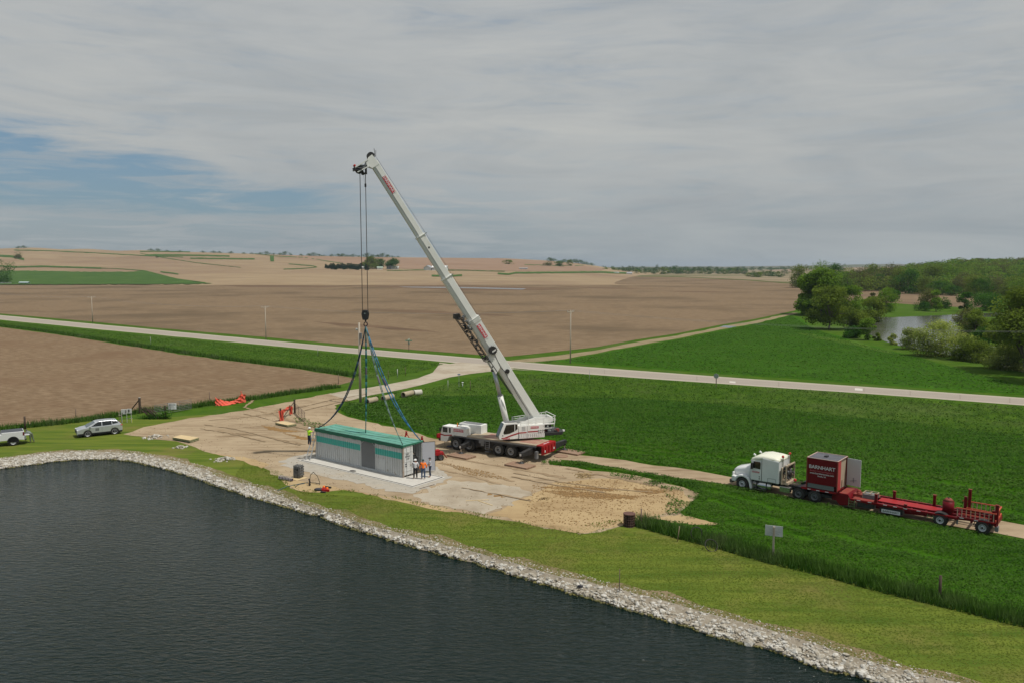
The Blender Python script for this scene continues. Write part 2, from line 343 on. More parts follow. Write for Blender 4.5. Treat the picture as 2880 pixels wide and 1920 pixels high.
sheet('gravel_road', gd([(1028, 836), (1000, 852), (960, 868), (900, 880), (850, 889), (790, 897), (755, 904), (802, 919), (850, 907), (900, 898), (960, 885), (1040, 864), (1122, 851), (1180, 845), (1100, 825)]), M_gravel, z=.012, step=3, amp=.12)
sheet('dirt_track', gd([(1240, 1035), (1400, 1052), (1500, 1068), (1600, 1080), (1680, 1095), (1900, 1134), (2100, 1166), (2352, 1205), (2600, 1243), (2600, 1292), (2352, 1236), (2100, 1192), (1850, 1148), (1680, 1113), (1560, 1097), (1450, 1080), (1330, 1058), (1240, 1054)]), M_dirt, z=.016, step=1.5, amp=.15)
sheet('sand_fill', gd([(1500, 1189), (1560, 1181), (1600, 1190), (1655, 1204), (1600, 1205), (1540, 1199)]), M_sand, z=.034, step=.4, amp=.1)
sheet('sand_fill', gd([(1115, 1182), (1170, 1158), (1225, 1132), (1270, 1108), (1400, 1098), (1500, 1112), (1570, 1127), (1585, 1148), (1555, 1176), (1440, 1196), (1400, 1212), (1330, 1224), (1250, 1210), (1180, 1195)]), M_sand, z=.014, step=.8, amp=.2)
sheet('sandy_margin', gd([(640, 1098), (700, 1105), (800, 1124), (940, 1150), (1100, 1182), (1000, 1170), (920, 1152), (860, 1137), (790, 1124), (740, 1130), (690, 1128), (655, 1112)]), M_sand, z=.013, step=.8, amp=.12)
sheet('sandy_margin', gd([(480, 1040), (560, 1048), (620, 1066), (600, 1075), (560, 1058), (520, 1047)]), M_sand, z=.013, step=.8, amp=.12)
for pts in ([(1262, 1131), (1300, 1128), (1400, 1134), (1470, 1140), (1450, 1146), (1380, 1144), (1300, 1138)], [(1240, 1118), (1330, 1117), (1420, 1122), (1400, 1127), (1300, 1123)], [(1455, 1122), (1500, 1124), (1530, 1129), (1500, 1133), (1470, 1129)], [(1120, 1132), (1165, 1140), (1150, 1142)], [(760, 1010), (700, 1003), (650, 993), (690, 1008), (760, 1016)], [(600, 975), (650, 985), (690, 990), (650, 992), (610, 984)]):
    sheet('dug_earth', gd(pts), M_darkdirt, z=.019, step=.22, amp=.17)
sheet('limestone_apron', gd([(640, 1058), (680, 1046), (716, 1040), (760, 1036), (1000, 1070), (1040, 1094), (948, 1133), (900, 1128), (850, 1116), (760, 1098), (700, 1082), (655, 1070)]), M_lime, z=.02, step=.5, amp=.2)
sheet('gravel_fan', gd([(950, 1140), (1030, 1102), (1090, 1106), (1180, 1116), (1222, 1132), (1180, 1150), (1112, 1180), (1000, 1160)]), M_gravel, z=.018, step=.5, amp=.25)
# wheel tracks in the yard: shallow darker ruts
M_rut = mat('packed wheel rut', (.23, .165, .10), .95, col2=(.33, .245, .155), scale=1.2, detail=9, bump=.5, bscale=4, spec=.03, sharp=(.35, .6))
def rut(pts, w, m=None, name='wheel_rut', z=.024, amp=.06):
    P = [v.xy for v in gd(pts)]; L = []; Rr = []
    for i, p in enumerate(P):
        d = (P[min(i + 1, len(P) - 1)] - P[max(i - 1, 0)]).normalized(); n = Vector((-d.y, d.x)); L.append(p + n * w / 2); Rr.append(p - n * w / 2)
    sheet(name, L + Rr[::-1], m or M_rut, z=z, step=.6, amp=amp)
for k, (pts, w) in enumerate([([(600, 905), (560, 935), (640, 955), (740, 985), (860, 1000)], .35), ([(700, 990), (620, 976), (560, 980)], .3), ([(1000, 1045), (1100, 1062), (1200, 1078), (1300, 1098)], .45), ([(1010, 1062), (1100, 1085), (1180, 1105)], .4), ([(1010, 1078), (1080, 1092), (1150, 1112)], .3), ([(480, 965), (560, 958), (640, 945), (700, 930)], .35), ([(500, 990), (600, 1000), (700, 1020)], .3), ([(1300, 1075), (1420, 1098), (1540, 1122)], .4), ([(640, 938), (630, 948), (650, 962), (700, 972)], .45)]):
    rut(pts, w, z=.024 + .002 * k, amp=.1)
for k, (pts, w) in enumerate([([(1180, 1086), (1300, 1108), (1400, 1122), (1500, 1130)], .22), ([(1175, 1094), (1290, 1116), (1390, 1131)], .22), ([(560, 950), (600, 958), (660, 975), (720, 990)], .2), ([(470, 975), (540, 985), (620, 1005), (690, 1022)], .2), ([(460, 984), (530, 995), (610, 1014)], .2), ([(840, 905), (760, 918), (690, 935), (620, 950)], .25), ([(850, 912), (775, 924), (700, 942)], .25), ([(1060, 1120), (1150, 1136), (1220, 1150)], .18)]):
    rut(pts, w, z=.05 + .002 * k, amp=.07)
# ---------------------------------------------------------------- fields
hwT = [(-900, 806), (-300, 862), (0, 886.5), (261, 911), (747, 956), (960, 976), (1250, 999), (1560, 1024.6), (1830, 1044), (2100, 1063.7), (2500, 1091), (2880, 1117.7), (3400, 1156)]
hwB = [(-900, 812), (-300, 872), (0, 899), (261, 924.5), (747, 970), (960, 991), (1250, 1017), (1560, 1044.4), (1830, 1064.5), (2100, 1083), (2500, 1110.5), (2880, 1139), (3400, 1181)]
sheet('gravel_shoulder', gp(hwT) + gp(hwB)[::-1], M_should, z=.008, step=6, amp=.12)
def mixl(a, b, f): return [(p[0] * (1 - f) + q[0] * f, p[1] * (1 - f) + q[1] * f) for p, q in zip(a, b)]
sheet('highway', gp(mixl(hwT, hwB, .16)) + gp(mixl(hwT, hwB, .84))[::-1], M_road, z=.016, amp=0)
M_yl = mat('faded white road paint', (.55, .52, .46), .8)
M_crack = mat('tarred joint', (.265, .225, .185), .9)
rd = [v.xy for v in gp(mixl(hwT, hwB, .5))]
def road_at(px, f0, f1, wpx, m, name, z):
    a = []; 
    for f in (f0, f1):
        q = mixl(hwT, hwB, f)
        for i in range(len(q) - 1):
            if q[i][0] <= px < q[i + 1][0]:
                r_ = (px - q[i][0]) / (q[i + 1][0] - q[i][0]); a.append((px, q[i][1] + (q[i + 1][1] - q[i][1]) * r_)); break
    A, B = [v.xy for v in gp(a)]; d = Vector((.83, -.56)); 
    sheet(name, [A - d * wpx, A + d * wpx, B + d * wpx, B - d * wpx], m, z=z, amp=0)
for px in (1700, 1960, 2190, 2430, 2560, 2700, 2840): road_at(px, .18, .82, .09, M_crack, 'road_joint', .022)
road_at(2060, .55, .78, .5, M_yl, 'road_patch', .024); road_at(2415, .3, .62, .55, M_yl, 'road_patch', .024)
# junction mouth
sheet('junction_apron', gd([(1010, 832), (1060, 838), (1130, 843), (1230, 851), (1180, 848), (1122, 853), (1080, 858), (1020, 868), (990, 862)]), M_gravel, z=.02, step=3, amp=.1)
sheet('farm_lane', gp([(1430, 1014), (1490, 1007), (1560, 1000), (1675, 985), (1790, 962), (1904, 944), (2019, 921), (2120, 903), (2230, 880), (2245, 881), (2130, 909), (2025, 927), (1910, 951), (1800, 970), (1680, 993), (1590, 1009), (1500, 1018), (1440, 1016)]), mat('sandy lane', (.30, .235, .15), .95, col2=(.20, .17, .09), scale=.3, detail=8, spec=.03), z=.012, step=6, amp=.3)
# far field beyond the highway and its lighter upper edge
edge = [(-900, 800), (-300, 855), (0, 882), (261, 905), (747, 948), (960, 968), (1250, 990), (1420, 1003), (1500, 995), (1675, 976), (1790, 955), (1904, 938), (2019, 915), (2120, 898), (2235, 874)]
sheet('ploughed_field', gp(edge + [(2255, 850), (2420, 846), (2500, 852), (2600, 859), (2740, 866), (2800, 862), (2800, 846), (2700, 828), (2600, 822), (2400, 811), (2240, 799), (2090, 788), (1900, 779), (1600, 776), (1300, 778), (900, 785), (500, 789), (0, 793), (-900, 790)]), M_field, z=.02, step=40, amp=1.0)
sheet('puddle', gp([(1120, 807), (1300, 808), (1480, 812), (1470, 815), (1300, 811), (1150, 809)]), mat('standing water', (.10, .10, .10), .15, spec=.5), z=.05, step=20, amp=.5)
M_damp = mat('damp soil band', (.115, .078, .052), .95, col2=(.18, .12, .075), scale=.05, detail=9, stretch=(.3, 2, 1), spec=.03)
for pts in ([(950, 803), (1100, 804), (1300, 803), (1500, 808), (1600, 813), (1500, 817), (1300, 818), (1150, 811)], [(1560, 805), (1680, 808), (1790, 812), (1900, 814), (1780, 814), (1660, 811)], [(1850, 818), (1980, 820), (2100, 822), (2000, 823), (1900, 821)], [(1000, 870), (1180, 873), (1420, 886), (1450, 890), (1200, 880)], [(880, 905), (1000, 912), (1100, 918), (1240, 935), (1100, 928), (960, 918)], [(600, 802), (800, 803), (1000, 806), (900, 809), (700, 808)]):
    sheet('damp_soil', gp(pts), M_damp, z=.04, step=9, amp=1.2)
sheet('water_patch', gp([(2022, 920), (2040, 916), (2070, 918), (2050, 923)]), MATS['standing water'], z=.05, step=2, amp=.2)
sheet('stubble_field', gp([(-900, 850), (-300, 897), (0, 920), (122, 935.5), (286, 960), (490, 992.6), (653, 1015), (857, 1040), (960, 1056), (1000, 1064), (985, 1073), (951, 1082), (816, 1101), (727, 1115), (600, 1130), (531, 1140), (388, 1153), (335, 1160), (163, 1183), (0, 1199), (-300, 1226), (-900, 1270)]), M_field2, z=.006, step=3, amp=.25)
sheet('green_field', gp([(1440, 1019), (1500, 1020), (1590, 1011), (1680, 995), (1800, 972), (1910, 953), (2100, 914), (2230, 884), (2290, 925), (2400, 960), (2500, 985), (2600, 1008), (2700, 1035), (2800, 1062), (2880, 1085), (3400, 1140), (3400, 1150), (2880, 1110), (2500, 1083), (2100, 1056), (1830, 1036), (1560, 1016)]), M_crop, z=.005, step=6, amp=.5)
sheet('pale_grass_patch', gp([(2220, 935), (2290, 940), (2420, 965), (2500, 985), (2560, 1005), (2460, 985), (2350, 960)]), mat('lighter grass', (.09, .155, .02), .9, col2=(.05, .12, .012), scale=.12, detail=8, spec=.03), z=.03, step=5, amp=.7)  # paler green patch laid over part of the crop
B_poly = gd([(783, 940), (800, 930), (900, 917), (1000, 910), (1200, 908), (1500, 917), (1800, 941), (2000, 962), (2352, 1000), (2700, 1038), (2700, 1258), (2352, 1203), (2100, 1164), (1900, 1132), (1680, 1093), (1600, 1078), (1500, 1066), (1400, 1050), (1300, 1038), (1100, 1018), (1000, 1003), (930, 983), (850, 966), (800, 955)])
A_poly = gd([(1260, 1058), (1330, 1062), (1450, 1083), (1560, 1100), (1680, 1117), (1850, 1152), (2100, 1196), (2352, 1240), (2700, 1310), (2700, 1500), (2352, 1420), (2200, 1380), (2050, 1345), (1900, 1305), (1780, 1275), (1680, 1250), (1560, 1222), (1470, 1200), (1475, 1192), (1560, 1196), (1590, 1185), (1570, 1170), (1590, 1152), (1610, 1132), (1570, 1115), (1500, 1098), (1420, 1082), (1330, 1074), (1262, 1066)])
sheet('alfalfa_bed', B_poly, M_crop, z=.005, step=2, amp=.2)
sheet('alfalfa_bed', A_poly, M_crop, z=.022, step=1.5, amp=.15)
# ---------------------------------------------------------------- hills
def interp(x, tab):
    xs = [p[0] for p in tab]; ys = [p[1] for p in tab]; return float(np.interp(x, xs, ys))
SKY = [(-900, 702), (-300, 699), (0, 700), (60, 698), (107, 696.7), (184, 702), (251, 700), (337, 706), (398, 704), (536, 709), (720, 714.5), (850, 719), (1015, 722.7), (1205, 725), (1419, 727), (1538, 733), (1630, 741), (1700, 752), (1780, 764), (1900, 770), (3400, 770)]
YB = 802.0; D0 = CH * FPX / (YB - HZ); D1 = 2000.0
def hill(px, py):
    """point on the hillside: rows between the foot and the skyline map to growing distance"""
    ys = interp(px, SKY); t = (YB - py) / (YB - ys); d = D0 * (D1 / D0) ** t
    return Vector(((px - 1440) / FPX * d, d, zat(py, d)))
V = []; F = []; cols = list(range(-900, 1960, 20)); rows = 26
for px in cols:
    ys = interp(px, SKY)
    for j in range(rows): V.append(hill(px, YB + 1 + (ys - YB - 1) * j / (rows - 1)))
    e = V[-1]; V.append(Vector((e.x * 1.15, e.y * 1.15, e.z - 4))); V.append(Vector((e.x * 1.5, e.y * 1.5, -3)))
n = rows + 2
for i in range(len(cols) - 1):
    for j in range(n - 1): F.append((i * n + j, (i + 1) * n + j, (i + 1) * n + j + 1, i * n + j + 1))
V = [(v.x, v.y, v.z - (.6 if k % n == 0 else 0)) for k, v in enumerate(V)]
tag(npmesh('hills', V, F, M_hill, smooth=True), kind='structure')
def drape(name, pts, m, off=.35, step=9, amp=.45):
    """strip or patch laid on the hillside (pixels are turned into hillside points)"""
    pp = ragged(pts, step, amp); n = len(pp); xs = [p.x for p in pp]; ys = [p.y for p in pp]; allp = list(pp)
    gx, gy = np.meshgrid(np.arange(min(xs), max(xs), 18), np.arange(min(ys), max(ys), 3)); gx = gx.ravel(); gy = gy.ravel(); k = inpoly(gx, gy, pp)
    allp += [Vector((a, b)) for a, b in zip(gx[k], gy[k])]
    vv, ee, ff, *_ = geometry.delaunay_2d_cdt(allp, [(i, (i + 1) % n) for i in range(n)], [list(range(n))], 1, 1e-5)
    co = []
    for v in vv:
        q = hill(v.x, min(v.y, YB)); dirv = Vector((q.x, q.y, q.z - CH)); q = q - dirv.normalized() * (off * 4); q.z += off; co.append(q)
    me = bpy.data.meshes.new(name); me.from_pydata(co, [], [tuple(f) for f in ff]); me.materials.append(m); me.update()
    bm = bmesh.new(); bm.from_mesh(me)
    for f in bm.faces:
        if f.normal.z < 0: f.normal_flip()
    bm.to_mesh(me); bm.free(); return tag(link(bpy.data.objects.new(name, me)), kind='structure')
def line(pts, w): return [(x, y - w / 2) for x, y in pts] + [(x, y + w / 2) for x, y in reversed(pts)]
drape('pasture', [(-900, 772), (-300, 765), (30, 762), (150, 763), (260, 766), (380, 765), (415, 762), (450, 772), (500, 785), (560, 795), (600, 798), (560, 800), (300, 801), (0, 801.5), (-900, 801.5)], M_strip)
for pts, w in [([(48, 704), (150, 706), (251, 711), (400, 719), (520, 724)], 2.2), ([(400, 708), (460, 708), (540, 709)], 2.5), ([(415, 718), (480, 718), (560, 719), (650, 721)], 4), ([(540, 727), (600, 728), (700, 729), (720, 729)], 3.5), ([(-300, 712), (0, 720), (40, 722), (75, 730)], 6), ([(40, 752), (130, 750), (220, 753), (290, 755)], 4), ([(290, 755), (340, 757), (410, 762), (500, 785), (580, 796)], 1.5), ([(720, 714), (790, 722), (860, 725), (960, 741)], 1.8), ([(800, 758), (850, 756), (895, 752), (880, 748), (840, 745), (815, 743)], 2.0), ([(400, 713), (480, 728), (560, 740), (680, 753)], 1.2), ([(455, 765), (480, 768), (505, 772)], 3), ([(1090, 762), (1200, 760), (1300, 761), (1420, 764)], 1.6), ([(1215, 776), (1260, 777), (1300, 775)], 5), ([(1400, 770), (1430, 772), (1450, 768), (1600, 767), (1690, 766), (1760, 769)], 4.5), ([(1475, 745), (1560, 748), (1640, 747)], 1.6), ([(-200, 744), (0, 748), (60, 752)], 3)]:
    drape('grass_strip', line(pts, w), M_strip, amp=.25)
drape('grass_patch', [(763, 721), (774, 721), (774, 736), (764, 736)], M_strip, amp=.2)
drape('ploughed_ridge', [(720, 716), (850, 720), (1015, 724), (1205, 726), (1419, 728), (1538, 735), (1630, 745), (1700, 757), (1690, 762), (1560, 763), (1450, 763), (1300, 759), (1150, 757), (1000, 743), (860, 731), (760, 722)], M_hill2, off=.25)
# distant low ridges to the right, beyond the valley
def ridge(name, tab, d, back, m, z0=-2, foot=.75):
    V = []; F = []; cols = np.arange(tab[0][0], tab[-1][0] + 1, 15)
    for k, px in enumerate(cols):
        y = interp(px, tab) + .5 * math.sin(px * .05) * math.sin(px * .013)
        for f, zz in ((foot, z0), ((1 + foot) / 2, None), (1, None), (back, z0)):
            dd = d * f; z = zat(y, d); z = zz if zz is not None else (z if f == 1 else z0 + (z - z0) * .55); V.append(((px - 1440) / FPX * dd, dd, z))
    for i in range(len(cols) - 1):
        for j in range(3): F.append((i * 4 + j, (i + 1) * 4 + j, (i + 1) * 4 + j + 1, i * 4 + j + 1))
    tag(npmesh(name, V, F, m, smooth=True), kind='structure')
ridge('distant_ridge', [(1300, 756), (1700, 752), (1850, 750.5), (2100, 750), (2300, 747), (2400, 744.5), (2580, 743), (2700, 746), (3000, 748), (3600, 750)], 6500, 1.3, M_far)
ridge('distant_ridge', [(2150, 760), (2250, 756), (2420, 752), (2560, 751), (2700, 756), (2900, 758)], 3200, 1.2, mat('pale far field', (.30, .22, .15), .95, col2=(.20, .15, .10), scale=.004, detail=6, spec=.03))
M_vf = mat('hazy valley fields', (.27, .21, .14), .95, col2=(.13, .13, .06), scale=.006, detail=7, stretch=(.3, 1.5, 1), spec=.02, sharp=(.45, .6))
sheet('valley_fields', gp([(1560, 777), (1700, 775.5), (1900, 778), (2090, 787), (2240, 798), (2420, 810), (2520, 800), (2460, 775), (2300, 762), (2100, 756), (1800, 755), (1640, 757), (1600, 766)]), M_vf, z=.25, step=60, amp=0)
# wooded hillside behind the river
def wood_h(x, y):
    px = 1440 + x / y * FPX
    a = min(1, max(0, (px - 2330) / 420)); a = a * a * (3 - 2 * a); b = min(1, max(0, (y - 560) / 330)); return 17 * a * b * b * (3 - 2 * b)
V = []; F = []; xs = np.linspace(150, 900, 40); ys = np.linspace(430, 1100, 36)
for x in xs:
    for y in ys: V.append((x, y, wood_h(x, y) - (.3 if y < 1080 else 3)))
for i in range(39):
    for j in range(35): F.append((i * 36 + j, (i + 1) * 36 + j, (i + 1) * 36 + j + 1, i * 36 + j + 1))
tag(npmesh('wooded_hill', V, F, M_ground, smooth=True), kind='structure')
# river
mr_ = mat('river water', (.085, .085, .065), .12, spec=.5, bump=.12, bscale=.5, stretch=(.5, 2, 1))
sheet('river', gp([(2360, 905), (2440, 891), (2500, 893), (2600, 889), (2720, 883), (2820, 879), (3000, 872), (3000, 882), (2830, 888), (2730, 896), (2690, 906), (2700, 925), (2735, 945), (2780, 968), (2830, 990), (2900, 1005), (3100, 1040), (3100, 1085), (2960, 1068), (2860, 1042), (2780, 1022), (2700, 1003), (2600, 985), (2530, 972), (2490, 960), (2455, 945), (2430, 930), (2390, 915)]), mr_, z=.03, step=8, amp=.5)
# ---------------------------------------------------------------- small vegetation as single meshes
L_crop = mat('alfalfa leaf', (.030, .086, .010), .8, col2=(.078, .162, .024), scale=.8, detail=7, stretch=(.28, 1.9, 1), rot=R(33), third=(.075, .145, .020), tscale=.07, tsharp=(.45, .7), spec=.08, transl=.3)
L_tall = mat('tall grass blade', (.045, .120, .012), .8, col2=(.10, .185, .035), scale=1.1, detail=5, third=(.12, .17, .06), tscale=.25, tsharp=(.5, .7), spec=.05, transl=.35)
L_mown = mat('short grass blade', (.09, .135, .015), .8, col2=(.15, .185, .03), scale=.35, detail=7, third=(.20, .175, .06), tscale=.14, tsharp=(.5, .8), spec=.03, transl=.3)
L_verge = mat('verge grass blade', (.045, .115, .014), .8, col2=(.095, .165, .03), scale=.5, detail=6, third=(.12, .16, .05), tscale=.12, tsharp=(.5, .75), spec=.03, transl=.3)
def rand_in(poly, n):
    xs = np.array([p[0] for p in poly]); ys = np.array([p[1] for p in poly]); out = []
    tot = 0
    while tot < n:
        x = rng.uniform(xs.min(), xs.max(), n * 2); y = rng.uniform(ys.min(), ys.max(), n * 2); k = inpoly(x, y, poly); out.append(np.stack([x[k], y[k]], 1)); tot += k.sum()
    return np.concatenate(out)[:n]
def area(poly):
    return abs(sum(poly[i][0] * poly[(i + 1) % len(poly)][1] - poly[(i + 1) % len(poly)][0] * poly[i][1] for i in range(len(poly)))) / 2
def lump(x, y, s=1.0):
    return (np.sin(x * 2.1 * s + 1.3 * np.sin(y * 1.7 * s)) + np.sin(y * 2.9 * s + 1.1 * np.sin(x * 1.3 * s)) + np.sin((x + y) * .7 * s)) / 3
def leaves(P, zc_, size, up=.6):
    """one randomly turned quad per point"""
    n = len(P); nrm = rng.normal(size=(n, 3)); nrm[:, 2] = np.abs(nrm[:, 2]) + up; nrm /= np.linalg.norm(nrm, axis=1)[:, None]
    a = np.cross(nrm, rng.normal(size=(n, 3))); a /= np.linalg.norm(a, axis=1)[:, None]; b_ = np.cross(nrm, a)
    s = (np.asarray(size) * rng.uniform(.6, 1.3, n))[:, None] / 2; c = np.column_stack([P, zc_]) if P.shape[1] == 2 else P
    V = np.stack([c - a * s, c - b_ * s * .7, c + a * s, c + b_ * s * .7], 1).reshape(-1, 3)
    return V, np.arange(4 * n).reshape(-1, 4)
def canopy(name, poly, dens, size, h, m, label, cat, cut=None, gaps=0.0, up=1.1):
    n = int(area(poly) * dens); P = rand_in(poly, n)
    if cut is not None: P = P[cut(P)]
    lf = lump(P[:, 0], P[:, 1]); k = rng.uniform(size=len(P)) < (1.05 - gaps + lf * gaps * 1.5); P = P[k]; lf = lf[k]
    z = h * (.55 + .35 * lf + .35 * (rng.uniform(size=len(P)) - .5)); V, F = leaves(P, np.maximum(z, .03), size, up)
    tag(npmesh(name, V, F, m), label, cat, kind='stuff')
def blades(name, poly, dens, h, w, m, label, cat, pts=None, lean=.25):
    P = rand_in(poly, int(area(poly) * dens)) if pts is None else pts; n = len(P); a = rng.uniform(0, 2 * math.pi, n); hh = h * rng.uniform(.5, 1.2, n) * (1 + .25 * lump(P[:, 0], P[:, 1]))
    d = np.stack([np.cos(a), np.sin(a)], 1) * w / 2; t_ = rng.normal(size=(n, 2)) * lean * hh[:, None]
    V = np.stack([np.column_stack([P - d, np.zeros(n)]), np.column_stack([P + d, np.zeros(n)]), np.column_stack([P + t_, hh])], 1).reshape(-1, 3)
    tag(npmesh(name, V, np.arange(3 * n).reshape(-1, 3), m), label, cat, kind='stuff')
def pdist(P, L):
    d = np.full(len(P), 1e9)
    for a, b_ in zip(L[:-1], L[1:]):
        a = np.array(a[:2]); b_ = np.array(b_[:2]); e = b_ - a; t = np.clip(((P - a) @ e) / (e @ e), 0, 1); d = np.minimum(d, np.hypot(*(P - a - t[:, None] * e).T))
    return d
def tram(P, Ls):
    k = np.ones(len(P), bool)
    for L in Ls: k &= (pdist(P, L) > .38 + .12 * np.sin(P[:, 0] * 1.7)) | (rng.uniform(size=len(P)) < .12)
    return k
B_tram = [gd([(1230, 1008), (1500, 1044), (1700, 1074), (1900, 1108), (2100, 1140), (2352, 1180), (2600, 1220)]), gd([(1700, 1058), (1900, 1090), (2352, 1160), (2600, 1200)]), gd([(1000, 975), (1300, 1010), (1600, 1045), (1900, 1075), (2352, 1130)])]
A_tram = [gd([(1620, 1122), (1700, 1145), (1780, 1168), (1850, 1180)]), gd([(1680, 1200), (1760, 1215), (1860, 1240)]), gd([(1640, 1150), (1720, 1180), (1840, 1215), (2000, 1250), (2200, 1290)])]
canopy('alfalfa', A_poly, 150, .125, .34, L_crop, 'leafy dark green crop between the dirt track and the mown bank', 'crop', gaps=.15, cut=lambda P: tram(P, A_tram) & ~inpoly(P[:, 0], P[:, 1], gd([(1500, 1189), (1560, 1181), (1600, 1190), (1655, 1204), (1600, 1206), (1540, 1200)])))
canopy('alfalfa', B_poly, 52, .20, .34, L_crop, 'leafy dark green crop between the dirt track and the highway verge', 'crop', cut=lambda P: (P[:, 1] < 135) & tram(P, B_tram), gaps=.1)
canopy('field_crop', gp([(1500, 1022), (1590, 1013), (1680, 997), (1800, 974), (1910, 955), (2100, 917), (2225, 888), (2290, 927), (2400, 962), (2500, 987), (2600, 1010), (2700, 1037), (2800, 1064), (2880, 1087), (3000, 1105), (3000, 1118), (2880, 1108), (2500, 1081), (2100, 1054), (1830, 1034), (1560, 1014)]), 7, .34, .12, L_crop, 'smooth green crop between the highway and the river trees', 'crop', up=3)
canopy('weeds', gd([(1480, 1100), (1570, 1116), (1612, 1132), (1600, 1152), (1580, 1170), (1600, 1192), (1540, 1194), (1470, 1196), (1520, 1180), (1540, 1150), (1520, 1125)]), 95, .15, .24, L_crop, 'scattered green weeds creeping onto the right edge of the sandy fill', 'weeds', gaps=.72)
canopy('weeds', gd([(1400, 1085), (1500, 1099), (1575, 1116), (1615, 1133), (1600, 1150), (1560, 1128), (1480, 1112), (1400, 1098)]), 80, .16, .26, L_crop, 'green weeds breaking into the upper right edge of the sandy fill', 'weeds', gaps=.6)
canopy('weeds', gd([(1250, 1211), (1320, 1206), (1440, 1190), (1470, 1200), (1400, 1222), (1330, 1230), (1280, 1222)]), 40, .13, .12, L_mown, 'sparse short grass at the lower edge of the sandy fill', 'weeds', gaps=.8)
canopy('weeds', gd([(560, 1060), (640, 1094), (700, 1124), (800, 1118), (900, 1138), (1010, 1163), (1100, 1178), (1180, 1192), (1260, 1208), (1250, 1220), (1100, 1190), (900, 1148), (700, 1136), (600, 1080)]), 45, .13, .1, L_mown, 'ragged grass edge along the near side of the dirt yard', 'weeds', gaps=.75)
def strip_poly(pts, w):
    P = [Vector(p[:2]) for p in pts]; L = []; Q = []
    for i, p in enumerate(P):
        d = (P[min(i + 1, len(P) - 1)] - P[max(i - 1, 0)]).normalized(); n_ = Vector((-d.y, d.x)); L.append(p + n_ * w / 2); Q.append(p - n_ * w / 2)
    return L + Q[::-1]
fence_row = gd([(1462, 1200), (1500, 1210), (1560, 1227), (1680, 1258), (1780, 1286), (1900, 1314), (2050, 1354), (2200, 1390), (2352, 1428), (2600, 1490)])
blades('tall_grass', strip_poly(fence_row, 1.7), 160, .72, .07, L_tall, 'tall dark green grass along the foot of the mown bank', 'grass')
left_row = gp([(-300, 1236), (0, 1208), (163, 1191), (260, 1180), (335, 1168), (400, 1158), (470, 1153), (531, 1146), (600, 1136), (727, 1120), (816, 1106), (951, 1088)])
blades('tall_grass', strip_poly(left_row, 1.6), 70, .7, .11, L_tall, 'tall green grass strip along the lower edge of the corn stubble', 'grass')
edge_row = gp([(-300, 894), (0, 917), (122, 932), (286, 957), (490, 989), (653, 1012), (857, 1036), (960, 1052), (1000, 1058)])
blades('tall_grass', strip_poly(edge_row, 1.8), 22, .75, .2, L_tall, 'tall green grass strip along the upper edge of the corn stubble', 'grass')
verge = gd([(800, 925), (900, 900), (1000, 890), (1120, 862), (1300, 858), (1600, 880), (1900, 900), (2352, 936), (2600, 960), (2600, 1030), (2000, 960), (1800, 941), (1500, 917), (1200, 908), (1000, 910), (900, 917)])
canopy('verge_grass', verge, 17, .26, .22, L_verge, 'rough uneven grass between the highway and the crop', 'grass', gaps=.35)
canopy('verge_grass', gp([(0, 903), (261, 929), (747, 975), (960, 996), (1200, 1018), (1250, 1023), (1180, 1045), (1080, 1062), (1000, 1062), (857, 1036), (653, 1010), (286, 955), (0, 915)]), 22, .2, .13, L_verge, 'green ditch grass below the highway beside the corn stubble', 'grass', gaps=.35)
canopy('weeds', gd([(1245, 1056), (1330, 1060), (1450, 1084), (1560, 1100), (1640, 1120), (1600, 1128), (1500, 1096), (1420, 1080), (1330, 1072), (1245, 1066)]), 60, .16, .3, L_crop, 'patch of green weeds on the dirt between crane and track', 'weeds', gaps=.3)
canopy('weeds', gd([(775, 935), (800, 922), (850, 925), (900, 925), (980, 935), (1000, 985), (930, 978), (860, 960), (800, 950)]), 22, .25, .35, L_tall, 'green weeds round the foot of the utility pole', 'weeds', gaps=.3)
canopy('weeds', gd([(672, 960), (700, 962), (745, 975), (760, 985), (720, 982), (680, 972)]), 40, .2, .35, L_tall, 'weeds round the small gate by the orange netting', 'weeds', gaps=.4)
mown_near = gd([(560, 1062), (640, 1080), (700, 1130), (860, 1142), (1000, 1172), (1170, 1200), (1430, 1215), (1560, 1240), (1780, 1292), (2050, 1362), (2352, 1436), (2600, 1500)]) + [p for p in reversed(topr) if p.x > -25]
P = rand_in(mown_near, int(area(mown_near) * 80)); V, F = leaves(P, rng.uniform(.006, .016, len(P)), .10, up=9.0)
tag(npmesh('grass_tufts', V, F, L_mown), 'short yellow green grass tufts on the mown bank above the stones', 'grass', kind='stuff')
# ---------------------------------------------------------------- stones along the water
ico = []; 
bmi = bmesh.new(); bmesh.ops.create_icosphere(bmi, subdivisions=1, radius=1); bmi.verts.ensure_lookup_table()
IV = np.array([v.co[:] for v in bmi.verts]); IF = np.array([[v.index for v in f.verts] for f in bmi.faces]); bmi.free()
bmi = bmesh.new(); bmesh.ops.create_icosphere(bmi, subdivisions=2, radius=1); IV2 = np.array([v.co[:] for v in bmi.verts]); IF2 = np.array([[v.index for v in f.verts] for f in bmi.faces]); bmi.free()
def rocks(P, size, jit=.28):
    n = len(P); m = len(IV); V = IV[None] * (1 + rng.uniform(-jit, jit, (n, m, 1))); V = V * rng.uniform(.55, 1.15, (n, 1, 3)); V[:, :, 2] *= .75
    a = rng.uniform(0, 6.28, n); c, s = np.cos(a), np.sin(a); x = V[:, :, 0] * c[:, None] - V[:, :, 1] * s[:, None]; y = V[:, :, 0] * s[:, None] + V[:, :, 1] * c[:, None]
    V = np.stack([x, y, V[:, :, 2]], 2) * size[:, None, None] + P[:, None, :]
    return V.reshape(-1, 3), (IF[None] + (np.arange(n) * m)[:, None, None]).reshape(-1, 3)
